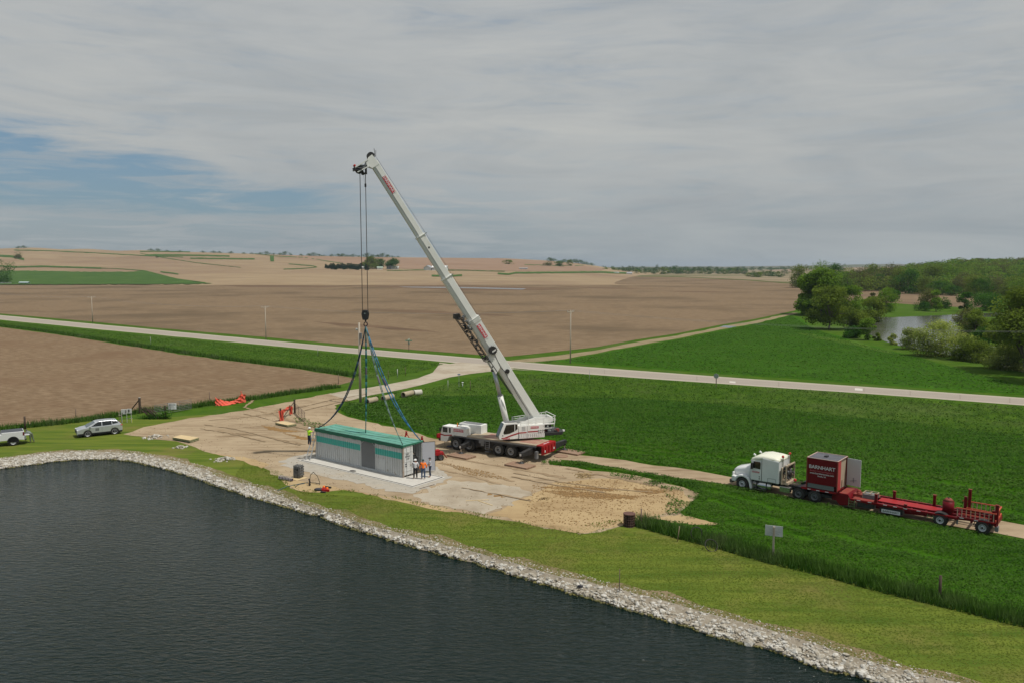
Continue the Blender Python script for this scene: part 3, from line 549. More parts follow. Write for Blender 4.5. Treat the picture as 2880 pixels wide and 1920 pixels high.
rp = [Vector(p) for p in topr] + [Vector(p) for p in watr[::-1]]
P = rand_in(rp, int(area(rp) * 85)); ta = np.array([p[:] for p in topr]); wa = np.array([p[:] for p in watr])
dt = np.array([np.hypot(*(ta - p).T).min() for p in P]); dw = np.array([np.hypot(*(wa - p).T).min() for p in P])
f = dt / (dt + dw + 1e-6); z = .0 + (ZW + .03) * f
size = rng.lognormal(-2.55, .50, len(P)).clip(.035, .27) * (.72 + .35 * f); z = z + size * .12
V, F = rocks(np.column_stack([P, z]), size)
M_rock = mat('pale limestone rubble', (.42, .385, .315), .9, col2=(.27, .235, .18), scale=1.7, detail=6, bump=.3, bscale=9, third=(.56, .54, .49), tscale=3.1, tsharp=(.45, .6), spec=.2)
tag(npmesh('riprap', V, F, M_rock), 'pale broken limestone lining the water edge', 'stones', kind='stuff')
sheet('shore_gravel', rp, mat('dirty shore gravel', (.22, .185, .135), .95, col2=(.34, .30, .24), scale=3, detail=8, bump=.4, spec=.1), amp=0, z=.004, zf=lambda x, y: (lambda a_, b_: ZW * a_ / (a_ + b_ + 1e-6))(np.hypot(*(ta - (x, y)).T).min(), np.hypot(*(wa - (x, y)).T).min()))
yp = gd(yard); q = rand_in(yp, 5200); lf = lump(q[:, 0] * .35, q[:, 1] * .5); q = q[rng.uniform(size=len(q)) < .25 + .8 * lf]
V, F = rocks(np.column_stack([q, np.full(len(q), .02)]), rng.uniform(.02, .065, len(q))); tag(npmesh('clods', V, F, mat('tan dirt clods', (.33, .25, .16), .95, col2=(.20, .14, .085), scale=2.5, detail=5, spec=.02)), 'small loose clods scattered over the dirt yard', 'clods', kind='stuff')
q = np.concatenate([rand_in(gd(p_), n_) for p_, n_ in (([(1240, 1126), (1300, 1126), (1400, 1132), (1475, 1141), (1400, 1147), (1300, 1140)], 900), ([(1235, 1117), (1420, 1120), (1410, 1128), (1290, 1125)], 450), ([(1455, 1121), (1530, 1128), (1490, 1135)], 260), ([(1010, 1060), (1130, 1085), (1180, 1105), (1080, 1090)], 420), ([(1225, 1110), (1400, 1100), (1570, 1128), (1560, 1176), (1400, 1212), (1200, 1196)], 1400))])
V, F = rocks(np.column_stack([q, np.full(len(q), .02)]), rng.uniform(.025, .09, len(q))); tag(npmesh('clods', V, F, mat('brown earth clods', (.23, .145, .065), .95, col2=(.33, .22, .11), scale=2.5, detail=5, spec=.02)), 'brown crumbled earth over the dug part of the sandy fill', 'clods', kind='stuff')
# algae on the lowest stones, bare soil above them
k = rng.choice(len(wa) - 1, 1500); q = wa[k] + (wa[k + 1] - wa[k]) * rng.uniform(0, 1, (1500, 1)) + rng.normal(0, .07, (1500, 2))
V, F = rocks(np.column_stack([q, np.full(1500, ZW + .02)]), rng.uniform(.05, .13, 1500)); tag(npmesh('wet_stones', V, F, mat('algae stained stone', (.16, .14, .035), .6, col2=(.08, .08, .03), scale=2, detail=4)), 'yellow green algae stained stones at the water line', 'stones', kind='stuff')
soil = [p for p in topr if -60 < p.x < 40]; 
sheet('bare_soil', [p + Vector((.25, .9 + .35 * math.sin(p.x * .9) + .25 * math.sin(p.x * 2.3))) for p in soil] + [p + Vector((0, .03)) for p in reversed(soil)], mat('bare brown soil', (.17, .125, .07), .95, col2=(.12, .125, .035), scale=.6, detail=9, bump=.4, third=(.22, .17, .10), tscale=.5, spec=.1), z=.003, step=.6, amp=.0)
q = rand_in([p + Vector((.1, .8)) for p in soil] + [p + Vector((0, -.2)) for p in reversed(soil)], 2600)
V, F = rocks(np.column_stack([q, np.full(len(q), .0)]), rng.uniform(.02, .07, len(q))); tag(npmesh('loose_gravel', V, F, M_rock), 'scattered pebbles above the stone lining', 'stones', kind='stuff')
def rock_pile(name, c, n, r, s, label, m=None):
    q = rng.normal(0, r, (n, 2)) + np.array(c[:2]); dz = np.exp(-((q - np.array(c[:2])) ** 2).sum(1) / (2 * r * r)) * s * 1.4
    V, F = rocks(np.column_stack([q, dz * rng.uniform(.3, 1, n)]), rng.uniform(.5, 1.1, n) * s); tag(npmesh(name, V, F, m or M_rock), label, 'rock pile', kind='stuff')
rock_pile('rock_pile', G(433, 1229), 60, .45, .2, 'small heap of pale rocks at the yard edge right of the silver car')
rock_pile('rock_pile', G(508, 1258), 34, .34, .16, 'small pale rubble heap in grass in front of the tan plywood stack')
rock_pile('rock_pile', G(633, 1291), 60, .5, .17, 'flat pale rubble heap in grass nearest the pond, left of the container')
M_clod = mat('dry straw clods', (.36, .27, .14), .95, col2=(.25, .17, .08), scale=3, detail=5)
rock_pile('dirt_heap', G(1643, 1337), 90, .45, .13, 'dry dirt clods heaped at the weeds edge behind the sandy fill', M_clod)
rock_pile('dirt_heap', G(1530, 1402), 40, .3, .09, 'little clod heap on the sandy fill left of the rusty basket', M_clod)
# ---------------------------------------------------------------- trees
BARK = mat('grey brown bark', (.11, .085, .06), .95, col2=(.17, .14, .11), scale=2, stretch=(1, 1, .3), bump=.4)
def leafmat(n_, c1, c2): return mat(n_, tuple(x * a for x, a in zip(c1, (2.3, 2.25, 1.4))), .85, col2=tuple(x * a for x, a in zip(c2, (2.3, 2.25, 1.4))), scale=.45, detail=5, spec=.02, transl=.45, third=tuple(x * 1.2 for x in c1), tscale=.22, tsharp=(.42, .62))
LM = {'bright': leafmat('bright spring leaves', (.060, .115, .018), (.105, .165, .03)), 'dark': leafmat('dark green leaves', (.020, .060, .012), (.042, .095, .018)),
      'pale': leafmat('pale yellow green leaves', (.115, .150, .045), (.20, .225, .09)), 'brown': leafmat('budding brown twigs', (.062, .068, .034), (.095, .105, .045)),
      'fir': leafmat('dark conifer needles', (.010, .030, .014), (.022, .050, .022)), 'olive': leafmat('olive leaves', (.062, .092, .02), (.10, .135, .03)),
      'far': leafmat('distant foliage', (.030, .062, .022), (.05, .085, .03))}
def tree_parts(seed, H, Wd, kind, nleaf_, ls, low=.12, ncl=26, limbs=7, open_=.0):
    r = np.random.default_rng(seed); rd_ = random.Random(seed); nleaf = int(nleaf_ * 1.7); mb = MB().use(BARK, True); tr = H * .018 + .05
    p = Vector((0, 0, -.2)); pts = [p]
    for i in range(4): p = p + Vector((rd_.uniform(-.04, .04) * H, rd_.uniform(-.04, .04) * H, H * .16)); pts.append(p)
    for i, (a, b_) in enumerate(zip(pts[:-1], pts[1:])): mb.cyl(a, b_, tr * (1 - i * .2), tr * (.8 - i * .2), n=7)
    C = []
    for i in range(ncl):
        u = rd_.uniform(0, 2 * math.pi); v = rd_.uniform(0, 1); hz = low + (1 - low) * v; prof = math.sin(math.pi * min(1, max(.12, (hz - low * .3) / (1.06 - low * .3)))) ** .6
        if kind == 'fir': prof = (1.02 - hz)
        rr = Wd / 2 * prof * (rd_.uniform(.35, .95)); C.append((rr * math.cos(u), rr * math.sin(u), hz * H * .93))
    C.append((0, 0, H * .9))
    for i in range(limbs):
        c_ = C[rd_.randrange(len(C))]; s_ = pts[rd_.randrange(1, 4)]; e_ = Vector(c_); mid = s_.lerp(e_, .5) + Vector((0, 0, H * .03)); mb.cyl(s_, mid, tr * .45, tr * .28, n=5, cap=False); mb.cyl(mid, e_, tr * .28, tr * .08, n=5, cap=False)
    C = np.array(C); k = r.integers(0, len(C), nleaf); sg = Wd * (.105 if ncl > 20 else .16) * (.75 + .7 * r.random(len(C)))[k][:, None]
    o_ = r.normal(size=(nleaf, 3)); o_ /= np.linalg.norm(o_, axis=1)[:, None]; P = C[k] + o_ * sg * 1.5 * (r.random((nleaf, 1)) ** .35) * np.array([1, 1, .75]); P[:, 2] = np.maximum(P[:, 2], .1)
    V, F = leaves(P, None, np.full(nleaf, ls), up=.35)
    return mb, V, F
TREES = {}
def tree(name, kind, loc, H, Wd, label, group=None, seed=None, nleaf=2400, ls=.45, low=.12, ncl=26, limbs=8, m=None, cat='tree', var=None):
    key = var
    rz = random.uniform(0, 6.28)
    if key and key in TREES:
        src = TREES[key]; o = src.copy(); sc.collection.objects.link(o); o.location = loc; o.rotation_euler = (0, 0, rz); o.scale = (Wd / src['w0'], Wd / src['w0'], H / src['h0'])
        for ch in list(src.children): c_ = ch.copy(); sc.collection.objects.link(c_); c_.parent = o
    else:
        mb, V, F = tree_parts(seed or random.randrange(9999), H, Wd, kind, nleaf, ls, low, ncl, limbs)
        o = empty(name, loc, rz); o['w0'] = Wd; o['h0'] = H
        mb.build('trunk', o); npmesh('crown', V, F, LM[m or kind], parent=o)
        if key: TREES[key] = o
    tag(o, label, cat, group); return o
def hp(px, py, Hpx, Wpx, d=None):
    """place by the foot seen in the photo; sizes in photo pixels"""
    p = G(px, py); s_ = p.y / FPX; return p, Hpx * s_, Wpx * s_
def T_(kind, px, py, hpx, wpx, label, **k):
    p, H, W_ = hp(px, py, hpx * 1.04, wpx * 1.14); return tree(k.pop('name', 'tree'), kind, p, H, W_, label, **k)
def nth(n): return '%d%s' % (n, 'th' if 10 < n % 100 < 14 else {1: 'st', 2: 'nd', 3: 'rd'}.get(n % 10, 'th'))
# river bank trees
T_('bright', 2308, 888, 124, 118, 'big bright green tree, tallest at the bend of the river', nleaf=9000, ls=.75, seed=3, ncl=44, low=.05)
T_('bright', 2275, 884, 114, 74, 'tall leafy green tree at the field corner left of the big bright one', nleaf=6000, ls=.7, seed=13, ncl=34, low=.05)
T_('olive', 2331, 926, 112, 118, 'open olive tree with several bare trunks at the green field corner', nleaf=4200, ls=.55, seed=5, ncl=34, low=.22, limbs=22)
T_('bright', 2392, 892, 82, 80, 'bright green tree just right of the open olive tree', nleaf=3500, ls=.6, seed=8, ncl=26, low=.05)
T_('dark', 2396, 950, 24, 56, 'dense dark green bush at the green field edge by the river', nleaf=2200, ls=.35, seed=9, low=.05, name='bush', cat='bush', ncl=12)
T_('olive', 2405, 925, 46, 62, 'yellowish bush behind the dark bush by the river', nleaf=2200, ls=.45, seed=19, low=.05, name='bush', cat='bush', ncl=14)
T_('bright', 2440, 956, 56, 44, 'slender yellow green young tree at the river edge', nleaf=1500, ls=.4, seed=10, low=.1, ncl=14)
T_('pale', 2512, 969, 28, 24, 'tiny pale bush alone on the near river bank', nleaf=600, ls=.35, seed=11, low=.05, name='bush', cat='bush', ncl=8)
T_('pale', 2468, 958, 20, 22, 'tiny green bush on the river bank left of the tiny pale one', nleaf=500, ls=.35, seed=12, low=.05, name='bush', cat='bush', ncl=8, m='olive')
T_('olive', 2490, 878, 64, 56, 'round green tree on the far river bank', nleaf=2600, ls=.5, seed=14, ncl=20, low=.05, m='bright')
T_('olive', 2455, 905, 60, 66, 'low spreading green tree leaning over the river', nleaf=2400, ls=.5, seed=15, ncl=18, low=.03)
T_('dark', 2515, 850, 30, 30, 'small dark tree at the edge of the field strip across the river', nleaf=900, ls=.6, seed=16, ncl=12, low=.15)
T_('brown', 2453, 846, 20, 17, 'tiny brown budding tree at the field strip across the river', nleaf=400, ls=.6, seed=17, ncl=10, low=.15)
T_('brown', 2610, 868, 48, 44, 'brown budding tree above the far river bank', nleaf=2000, ls=.5, seed=18, ncl=18, low=.1)
T_('pale', 2633, 877, 56, 28, 'narrow yellow green tree beside the brown budding one', nleaf=1200, ls=.5, seed=21, ncl=12, low=.08, m='bright')
T_('dark', 2712, 876, 52, 34, 'upright dark green tree above the far river bank', nleaf=1800, ls=.5, seed=22, ncl=14, low=.03)
T_('dark', 2655, 868, 22, 46, 'low dark bush row piece on the far river bank', nleaf=1000, ls=.5, seed=23, low=.03, name='bush', cat='bush', ncl=10)
T_('dark', 2770, 874, 36, 90, 'dark thicket right of the upright dark tree', nleaf=2800, ls=.55, seed=24, low=.03, name='bush', cat='bush', ncl=20)
T_('brown', 2602, 874, 18, 44, 'dark brown brush under the brown budding tree', nleaf=900, ls=.45, seed=26, low=.03, name='bush', cat='bush', ncl=8, m='dark')
T_('olive', 2745, 945, 68, 92, 'olive scrub tree on the point inside the river bend', nleaf=3800, ls=.45, seed=27, ncl=26, low=.03)
T_('brown', 2720, 925, 50, 60, 'twiggy greyish scrub at the tip of the point in the river bend', nleaf=2000, ls=.4, seed=28, ncl=18, low=.03)
T_('bright', 2770, 972, 40, 60, 'small bright green shrub at the foot of the point in the river', nleaf=1600, ls=.4, seed=29, ncl=12, low=.03, name='bush', cat='bush', m='dark')
T_('olive', 2835, 990, 90, 110, 'green scrub mass at the right end of the river point', nleaf=4600, ls=.45, seed=30, ncl=30, low=.03)
T_('pale', 2640, 1001, 88, 130, 'wide pale blossoming willow on the near bank', nleaf=6500, ls=.30, seed=31, ncl=46, low=.06, limbs=24)
T_('pale', 2558, 982, 52, 58, 'small pale willow at the left side of the wide blossoming one', nleaf=2200, ls=.30, seed=32, ncl=20, low=.04, limbs=10)
T_('olive', 2712, 1012, 58, 78, 'yellow olive bush right of the wide blossoming willow', nleaf=2600, ls=.32, seed=33, ncl=20, low=.03, limbs=10, name='bush', cat='bush')
T_('pale', 2760, 1018, 56, 70, 'greyish blossoming bush between the olive bushes', nleaf=2200, ls=.28, seed=34, ncl=20, low=.04, limbs=16, name='bush', cat='bush', m='olive')
T_('olive', 2830, 1036, 64, 112, 'broad yellow green bush at the right edge of the near bank', nleaf=3800, ls=.32, seed=35, ncl=28, low=.03, limbs=14, name='bush', cat='bush', m='pale')
T_('bright', 2888, 1046, 232, 190, 'tall tree with bare dark trunks cut off by the right edge', nleaf=8000, ls=.42, seed=36, ncl=50, low=.38, limbs=34, m='olive')
T_('bright', 2965, 1075, 210, 190, 'tall tree outside the right edge beside the bare trunked one', nleaf=3000, ls=.5, seed=37, ncl=40, low=.3, limbs=16, m='olive')
# far side of the valley: individual trees along the field strip, then the wood
bank = [(2250, 810, 58, 60, 'olive'), (2310, 806, 62, 70, 'bright'), (2385, 815, 55, 56, 'bright'), (2425, 818, 56, 62, 'brown'), (2470, 818, 42, 46, 'dark'), (2450, 810, 60, 66, 'olive'), (2530, 822, 60, 70, 'olive'), (2556, 826, 62, 74, 'dark'), (2600, 828, 46, 44, 'olive'), (2646, 830, 36, 60, 'dark'), (2680, 832, 26, 44, 'dark'), (2705, 826, 52, 60, 'brown'), (2740, 838, 58, 62, 'olive'), (2765, 840, 52, 56, 'dark'), (2800, 838, 50, 60, 'brown'), (2850, 842, 58, 76, 'olive'), (2620, 815, 66, 80, 'olive'), (2500, 812, 60, 70, 'brown'), (2675, 815, 70, 80, 'bright'), (2890, 850, 70, 90, 'bright'), (2345, 808, 60, 60, 'dark')]
bank.sort()
for i, (px, py, h_, w_, k_) in enumerate(bank):
    T_(k_, px, py, h_, w_, {'olive': 'olive green', 'bright': 'bright green', 'dark': 'dark green', 'brown': 'brownish budding'}[k_] + ' tree, %s from left in the row below the wooded hill' % nth(i + 1), group='trees at the foot of the wooded hill', nleaf=1900, ls=.95, seed=40 + i, ncl=20, low=.03, var='bank_' + k_)
# the wood itself reads as one mass
P = []; KI = []
while len(P) < 520:
    x, y = random.uniform(190, 760), random.uniform(560, 980); px = 1440 + x / y * FPX
    if 2360 < px < 3250: P.append((x, y, wood_h(x, y)))
Vs = []; Fs = []; mi = []; o_ = 0
for i, p in enumerate(P):
    r_ = random.uniform(4.5, 8); n_ = 300; v_ = rng.normal(size=(n_, 3)); v_ /= np.linalg.norm(v_, axis=1)[:, None]; v_ *= r_ * rng.uniform(.75, 1.08, (n_, 1)) * np.array([1, 1, .8]); v_[:, 2] += random.uniform(3.5, 6.5); v_ += np.array(p)
    v_[:, :2] += rng.normal(0, .7, (n_, 2)); V, F = leaves(v_, None, np.full(n_, 1.35), up=.4); Vs.append(V); Fs.append(F + o_); o_ += len(V); mi.append(np.full(n_, random.choice((0, 0, 1, 2, 2, 3))))
tag(npmesh('wood', np.concatenate(Vs), np.concatenate(Fs), [LM['olive'], LM['dark'], LM['bright'], LM['brown']], np.concatenate(mi)), 'dense spring green wood covering the hill behind the river', 'wood', kind='stuff')
# far tree lines: hundreds of metres to kilometres away, copies of four small trees
FARV = {}
def far_tree(p, H, W_, label, group, k_='far', name='tree'):
    tree(name, k_, p, H, W_, label, group=group, nleaf=420, ls=1.5, seed=hash(k_) % 97 + 5, ncl=12, low=.02, limbs=4, var='far_' + k_, m=k_)
tree('tree', 'far', (0, -800, -60), 12, 12, 'x', nleaf=10, var=None) if False else None
def at_px(px, d, zg): return Vector(((px - 1440) / FPX * d, d, zg))
rr = random.Random(5)
for i in range(70):                       # row under the right-hand horizon
    px = 1650 + i * 8.0 + rr.uniform(-4, 4); d = rr.uniform(1750, 2050) if px < 2100 else rr.uniform(1300, 1500)
    base = 771 + (px - 1650) * .004; hpx = rr.uniform(10, 18) * (1.35 if 1840 < px < 1910 or 1720 < px < 1780 else 1)
    far_tree(at_px(px, d, 0), hpx / FPX * d, rr.uniform(16, 28) / FPX * d, 'small hazy tree, %s from left in the row under the right horizon' % nth(i + 1), 'trees in the hazy row under the horizon', rr.choice(('far', 'olive', 'dark', 'far')))
for i in range(70):                       # second, further row
    px = 1690 + i * 12 + rr.uniform(-7, 7); d = rr.uniform(2700, 3600)
    far_tree(at_px(px, d, 0), rr.uniform(6, 10) / FPX * d, rr.uniform(16, 34) / FPX * d, 'faint tree, %s from left on the far valley floor' % nth(i + 1), 'faint trees on the far valley floor', 'far')
for px, py, h_, w_, k_, lb in [(1570, 747, 12, 20, 'olive', 'olive bush clump on the ploughed ridge right of the boom'), (1431, 743, 11, 32, 'olive', 'wide low bush clump on the ridge top right of the boom'), (1540, 748, 10, 26, 'brown', 'brownish bush left of the dark tree pair on the ridge'), (1575, 750, 17, 34, 'dark', 'darkest round tree on the ridge right of the boom'), (1600, 748, 15, 22, 'olive', 'olive tree touching the darkest round one on the ridge'), (446, 725, 6, 14, 'dark', 'small dark bush between grass strips on the left hill'), (60, 728, 14, 22, 'brown', 'red brown bush on the slope at far left')]:
    p = hill(px, py); s_ = p.y / FPX; far_tree(p, h_ * s_, w_ * s_, lb, None, k_, 'bush')
sk = [(62, 8, 3), (75, 9, 0), (430, 8, 4), (450, 9, 0), (475, 6, 0), (512, 6, 0), (575, 7, 0), (605, 8, 0), (622, 7, 0), (655, 8, 0), (690, 6, 0), (712, 6, 0), (735, 7, 0), (752, 11, 0), (775, 7, 0), (790, 7, 0), (806, 13, 0), (822, 6, 0), (850, 7, 0), (872, 9, 0), (886, 12, 0), (900, 8, 0), (915, 6, 0), (936, 8, 0), (954, 10, 0), (966, 11, 0), (980, 8, 0), (996, 10, 0), (1012, 6, 0), (1036, 14, 0), (1052, 9, 0), (1064, 9, 0), (1078, 14, 0), (1092, 10, 0), (1104, 7, 0), (1120, 6, 0), (1546, 12, 0), (1556, 10, 0), (1588, 11, 0), (1604, 12, 0), (1618, 14, 0), (1632, 13, 0), (1648, 9, 0), (1662, 9, 0)]
for i, (px, hpx, _) in enumerate(sorted(sk)):
    ys = interp(px, SKY); p = hill(px, ys + 1); s_ = p.y / FPX; far_tree(p - Vector((0, 0, 1)), hpx * s_ * .8, hpx * 2.3 * s_, 'dark skyline tree on the hills, %s from the left' % nth(i + 1), 'trees on the hill skyline', 'far')
T_('dark', -10, 800, 70, 96, 'large round dark green tree cut off by the left edge', nleaf=4200, ls=1.0, seed=71, ncl=34, low=.03)
# farmstead
fm = lambda px, py: hill(px, py)
s_ = fm(1040, 758).y / FPX
tree('tree', 'olive', fm(1042, 757), 33 * s_, 52 * s_, 'broad olive tree left of the white farmhouse', nleaf=3000, ls=1.3, seed=72, ncl=26, low=.1, m='olive')
tree('tree', 'dark', fm(1066, 756), 26 * s_, 38 * s_, 'dark green tree between the broad olive tree and the green shed', nleaf=2200, ls=1.3, seed=73, ncl=20, low=.05)
tree('tree', 'dark', fm(1106, 758), 27 * s_, 36 * s_, 'round dark tree with forked trunk before the white farmhouse', nleaf=2200, ls=1.2, seed=74, ncl=20, low=.4, limbs=10)
for i in range(34):
    px = 918 + i * 3.6; tree('conifer', 'fir', fm(px, 756 + rr.uniform(-1.5, 3) + (px - 918) * .012), (14 + rr.uniform(-2, 3) - (5 if i < 4 else 0)) * s_, 8.5 * s_, 'dark conifer, %s from left in the farm windbreak' % nth(i + 1), group='conifers of the farm windbreak', nleaf=500, ls=1.1, seed=75, ncl=22, low=.02, limbs=0, var='fir')
M_wh = mat('white farm siding', (.62, .62, .60), .7); M_gr = mat('grey metal roof', (.30, .31, .32), .5); M_gn = mat('pale green shed', (.30, .38, .30), .6); M_win = mat('dark far window', (.03, .035, .04), .3)
def shed(name, px, py, L_, W_, Hh, Rf, ang, wall, roof, label, wins=0):
    p = fm(px, py); o = empty(name, p, R(ang)); tag(o, label, 'building'); a, b_ = L_ / 2, W_ / 2
    MB().use(wall).prism([(-b_, -2), (b_, -2), (b_, Hh), (0, Hh + Rf), (-b_, Hh)], -a, a, axis='x').build('wall', o)
    q = MB().use(roof)
    for s in (-1, 1): q.add([(-a - .4, s * (b_ + .5), Hh - .35), (a + .4, s * (b_ + .5), Hh - .35), (a + .4, 0, Hh + Rf + .12), (-a - .4, 0, Hh + Rf + .12), (-a - .4, s * (b_ + .5), Hh - .15), (a + .4, s * (b_ + .5), Hh - .15), (a + .4, 0, Hh + Rf + .35), (-a - .4, 0, Hh + Rf + .35)], [(0, 1, 2, 3), (4, 7, 6, 5), (0, 4, 5, 1), (0, 3, 7, 4), (1, 5, 6, 2)])
    q.build('roof', o)
    for i in range(wins):
        x = -a + (i + .5) * L_ / wins; w_ = MB().use(M_win).box(x - .6, x + .6, -b_ - .06, -b_ + .05, Hh * .35, Hh * .75).build('window', o)
    return o
h0 = shed('farmhouse', 1098, 757.5, 11, 8, 5.5, 3, 10, M_wh, M_gr, 'white farmhouse behind the round dark tree', 4)
shed('barn', 1112, 758, 12, 7, 3, 2, 10, M_wh, M_wh, 'low white outbuilding right of the farmhouse', 2)
shed('shed', 1070, 758.5, 9, 6, 3, 1.6, 12, M_wh, M_gn, 'small pale green roofed shed left of the farmhouse', 1)
shed('shed', 1026, 757, 14, 6, 2.6, 1.4, 5, M_wh, M_wh, 'long white shed half hidden by the windbreak')
shed('barn', 1206, 760.5, 13, 11, 4, 3.5, 75, M_wh, M_gr, 'grey gabled barn seen left of the crane boom')
shed('barn', 1238, 761, 24, 12, 5, 2.4, -8, M_wh, mat('white metal roof', (.75, .75, .74), .5), 'long white metal building seen right of the crane boom', 6)
shed('shed', 1472, 758, 14, 6, 1.8, .6, 0, mat('pale grey shed', (.45, .44, .42), .7), M_gr, 'low pale shed on the ridge far right of the boom')
shed('trailer_shed', 72, 799, 9, 3, 1.6, .3, -4, mat('teal grey cabin', (.16, .22, .22), .6), mat('teal white roof', (.45, .55, .55), .5), 'low teal grey trailer by the pasture edge at far left', 2)
for px, lb in ((8, 'white farm gate panels under the large tree at the left edge'),):
    p = fm(px + 10, 799); o = empty('farm_gate', p); tag(o, lb, 'gate'); q = MB().use(M_wh)
    for zz in (.4, .9, 1.4): q.box(-6, 6, -.05, .05, zz, zz + .15)
    for x in range(-6, 7, 3): q.box(x - .08, x + .08, -.06, .06, 0, 1.7)
    q.build('rail', o)
p = G(1955, 772); 
for px in (1733, 1770): 
    q = G(px, 774.6); o = empty('house', q); tag(o, 'tiny white house in the hazy tree row, %s one' % ('left' if px < 1750 else 'right'), 'house'); MB().use(M_wh).box(-5, 5, -4, 4, 0, 4).build('wall', o); MB().use(M_gr).prism([(-4.5, 4), (4.5, 4), (0, 6.5)], -5.4, 5.4, axis='x').build('roof', o)
# ---------------------------------------------------------------- object materials
def pm(n_, c, r=.45, me_=0, **k): return mat(n_, c, r, me_, **k)
WHITE = pm('white machine paint', (.80, .80, .76), .4, col2=(.62, .61, .56), scale=1.3, sharp=(.45, .8), detail=7)
BOOMW = pm('warm white boom paint', (.76, .76, .71), .45, col2=(.66, .655, .60), scale=.6, sharp=(.45, .85), detail=8)
GREYM = pm('grey steel', (.20, .205, .21), .5, col2=(.14, .14, .14), scale=2)
BLACK = pm('black steel', (.018, .018, .02), .5, col2=(.035, .033, .03), scale=3)
RUB = pm('black rubber', (.022, .021, .020), .85, col2=(.045, .042, .036), scale=3)
RIM = pm('grey painted rim', (.36, .36, .36), .5, col2=(.26, .25, .24), scale=5); RIMS = pm('polished aluminium', (.62, .63, .64), .35, .15)
RED = pm('bright red paint', (.36, .012, .016), .5, spec=.2, col2=(.28, .018, .018), scale=2); DRED = pm('deep red paint', (.15, .006, .010), .45, spec=.2); RUSTR = pm('weathered red steel', (.25, .035, .03), .7, spec=.2, col2=(.22, .07, .05), scale=2.5)
GLASS = pm('dark tinted glass', (.010, .014, .014), .06, spec=.6); GLASS2 = pm('grey green glass', (.06, .085, .085), .08, spec=.7)
DECK = pm('dusty steel deck', (.42, .34, .24), .85, col2=(.34, .27, .19), scale=1.2, detail=7, bump=.1)
WOOD = pm('fresh plywood', (.62, .48, .27), .8, col2=(.54, .41, .22), scale=2, stretch=(.3, 3, 1)); OLDW = pm('dark weathered timber', (.085, .06, .042), .9, col2=(.05, .035, .025), scale=3, stretch=(1, 1, .3))
MATW = pm('reddish timber mat', (.24, .135, .085), .85, col2=(.32, .22, .15), scale=1.2, stretch=(.4, 4, 1), detail=7); GRNP = pm('green edge paint', (.03, .14, .08), .6)
CHROME = pm('bright metal', (.55, .55, .55), .22, .9); ORNG = pm('hi vis orange cloth', (.95, .20, .02), .8); LIME = pm('hi vis lime cloth', (.48, .85, .03), .8)
TXTW = pm('white lettering', (.75, .75, .75), .6); TXTK = pm('black lettering', (.015, .015, .015), .6); LOGOR = pm('logo red', (.50, .012, .025), .5); PINK = pm('red lettering', (.55, .12, .13), .6)
AMBER = pm('amber beacon', (.75, .22, .03), .35); REDL = pm('red lamp lens', (.50, .04, .03), .3); WLAMP = pm('lamp glass', (.75, .75, .72), .2)
def wheel(parent, x, y, r, w, side, rimm=RIM, name='wheel', dual=False, z=None, rr=.56):
    """tyre with tread shoulders and a dished rim facing side (+1 / -1 along y)"""
    z = r if z is None else z; s = side; q = MB().use(RUB, True)
    q.lathe([(-w / 2, r * rr), (-w / 2, r * .90), (-w * .40, r * .985), (-w * .12, r), (w * .12, r), (w * .40, r * .985), (w / 2, r * .90), (w / 2, r * rr)], (x, y, z))
    q.use(RUB)
    for k in range(20):
        a = k * math.pi / 10; q.box(*(lambda c_: (c_[0] - .03, c_[0] + .03))((x + r * .985 * math.cos(a),)), y - w / 2 * .85, y + w / 2 * .85, z + r * .985 * math.sin(a) - .03, z + r * .985 * math.sin(a) + .03)
    o = q.build(name, parent)
    f = y + s * w / 2; q = MB().use(rimm, True)
    q.lathe([(f - s * .02 - y, r * rr), (f + s * .01 - y, r * rr * .95), (f - s * .03 - y, r * rr * .86), (f - s * w * .28 - y, r * rr * .72), (f - s * w * .30 - y, r * rr * .50), (f - s * w * .08 - y, r * rr * .32), (f - s * w * .05 - y, 0.001)], (x, y, z))
    q.build('rim', o); q = MB().use(BLACK)
    for k in range(10):
        a = k * math.pi / 5; q.cyl((x + r * rr * .62 * math.cos(a), f - s * w * .30, z + r * rr * .62 * math.sin(a)), (x + r * rr * .62 * math.cos(a), f - s * w * .27, z + r * rr * .62 * math.sin(a)), r * .055, n=6)
    q.use(BLACK).cyl((x, f - s * w * .1, z), (x, f + s * .01, z), r * rr * .27, n=12); q.build('hub', o)
    return o
def logo(parent, loc, xd, yd, w, h, T=None, back=LOGOR, fg=TXTW, name='logo_panel', size=None, sx=1.0):
    xd, yd = Vector(xd).normalized(), Vector(yd).normalized(); zd = xd.cross(yd); loc = Vector(loc)
    q = MB(T).use(back); c = [loc + xd * i * w / 2 + yd * j * h / 2 + zd * k_ for k_ in (0, .012) for i, j in ((-1, -1), (1, -1), (1, 1), (-1, 1))]
    q.add(c, [(0, 3, 2, 1), (4, 5, 6, 7), (0, 1, 5, 4), (1, 2, 6, 5), (2, 3, 7, 6), (3, 0, 4, 7)]); o = q.build(name, parent)
    sz = size or h * .92; t_ = text('BARNHART', sz, loc + zd * .016, xd, yd, fg, 'lettering', o, T, sx)
    q = MB(T).use(fg); u = loc + zd * .014 + xd * w * .225 + yd * sz * .36; q.bar(u - xd * sz * .03, u + yd * sz * .16 - xd * sz * .02, sz * .09, sz * .05); q.bar(u + yd * sz * .1, u + yd * sz * .1 + xd * sz * .22 - yd * sz * .1, sz * .07, .004); q.build('logo_hook', o)
    return o
# ---------------------------------------------------------------- shipping container (local x runs along it, y = 0 is the long side seen, y to the back)
CA = Vector((-9.627, 69.413)); CANG = R(141.665); LNG, CW, CHH = 12.19, 2.44, 2.88
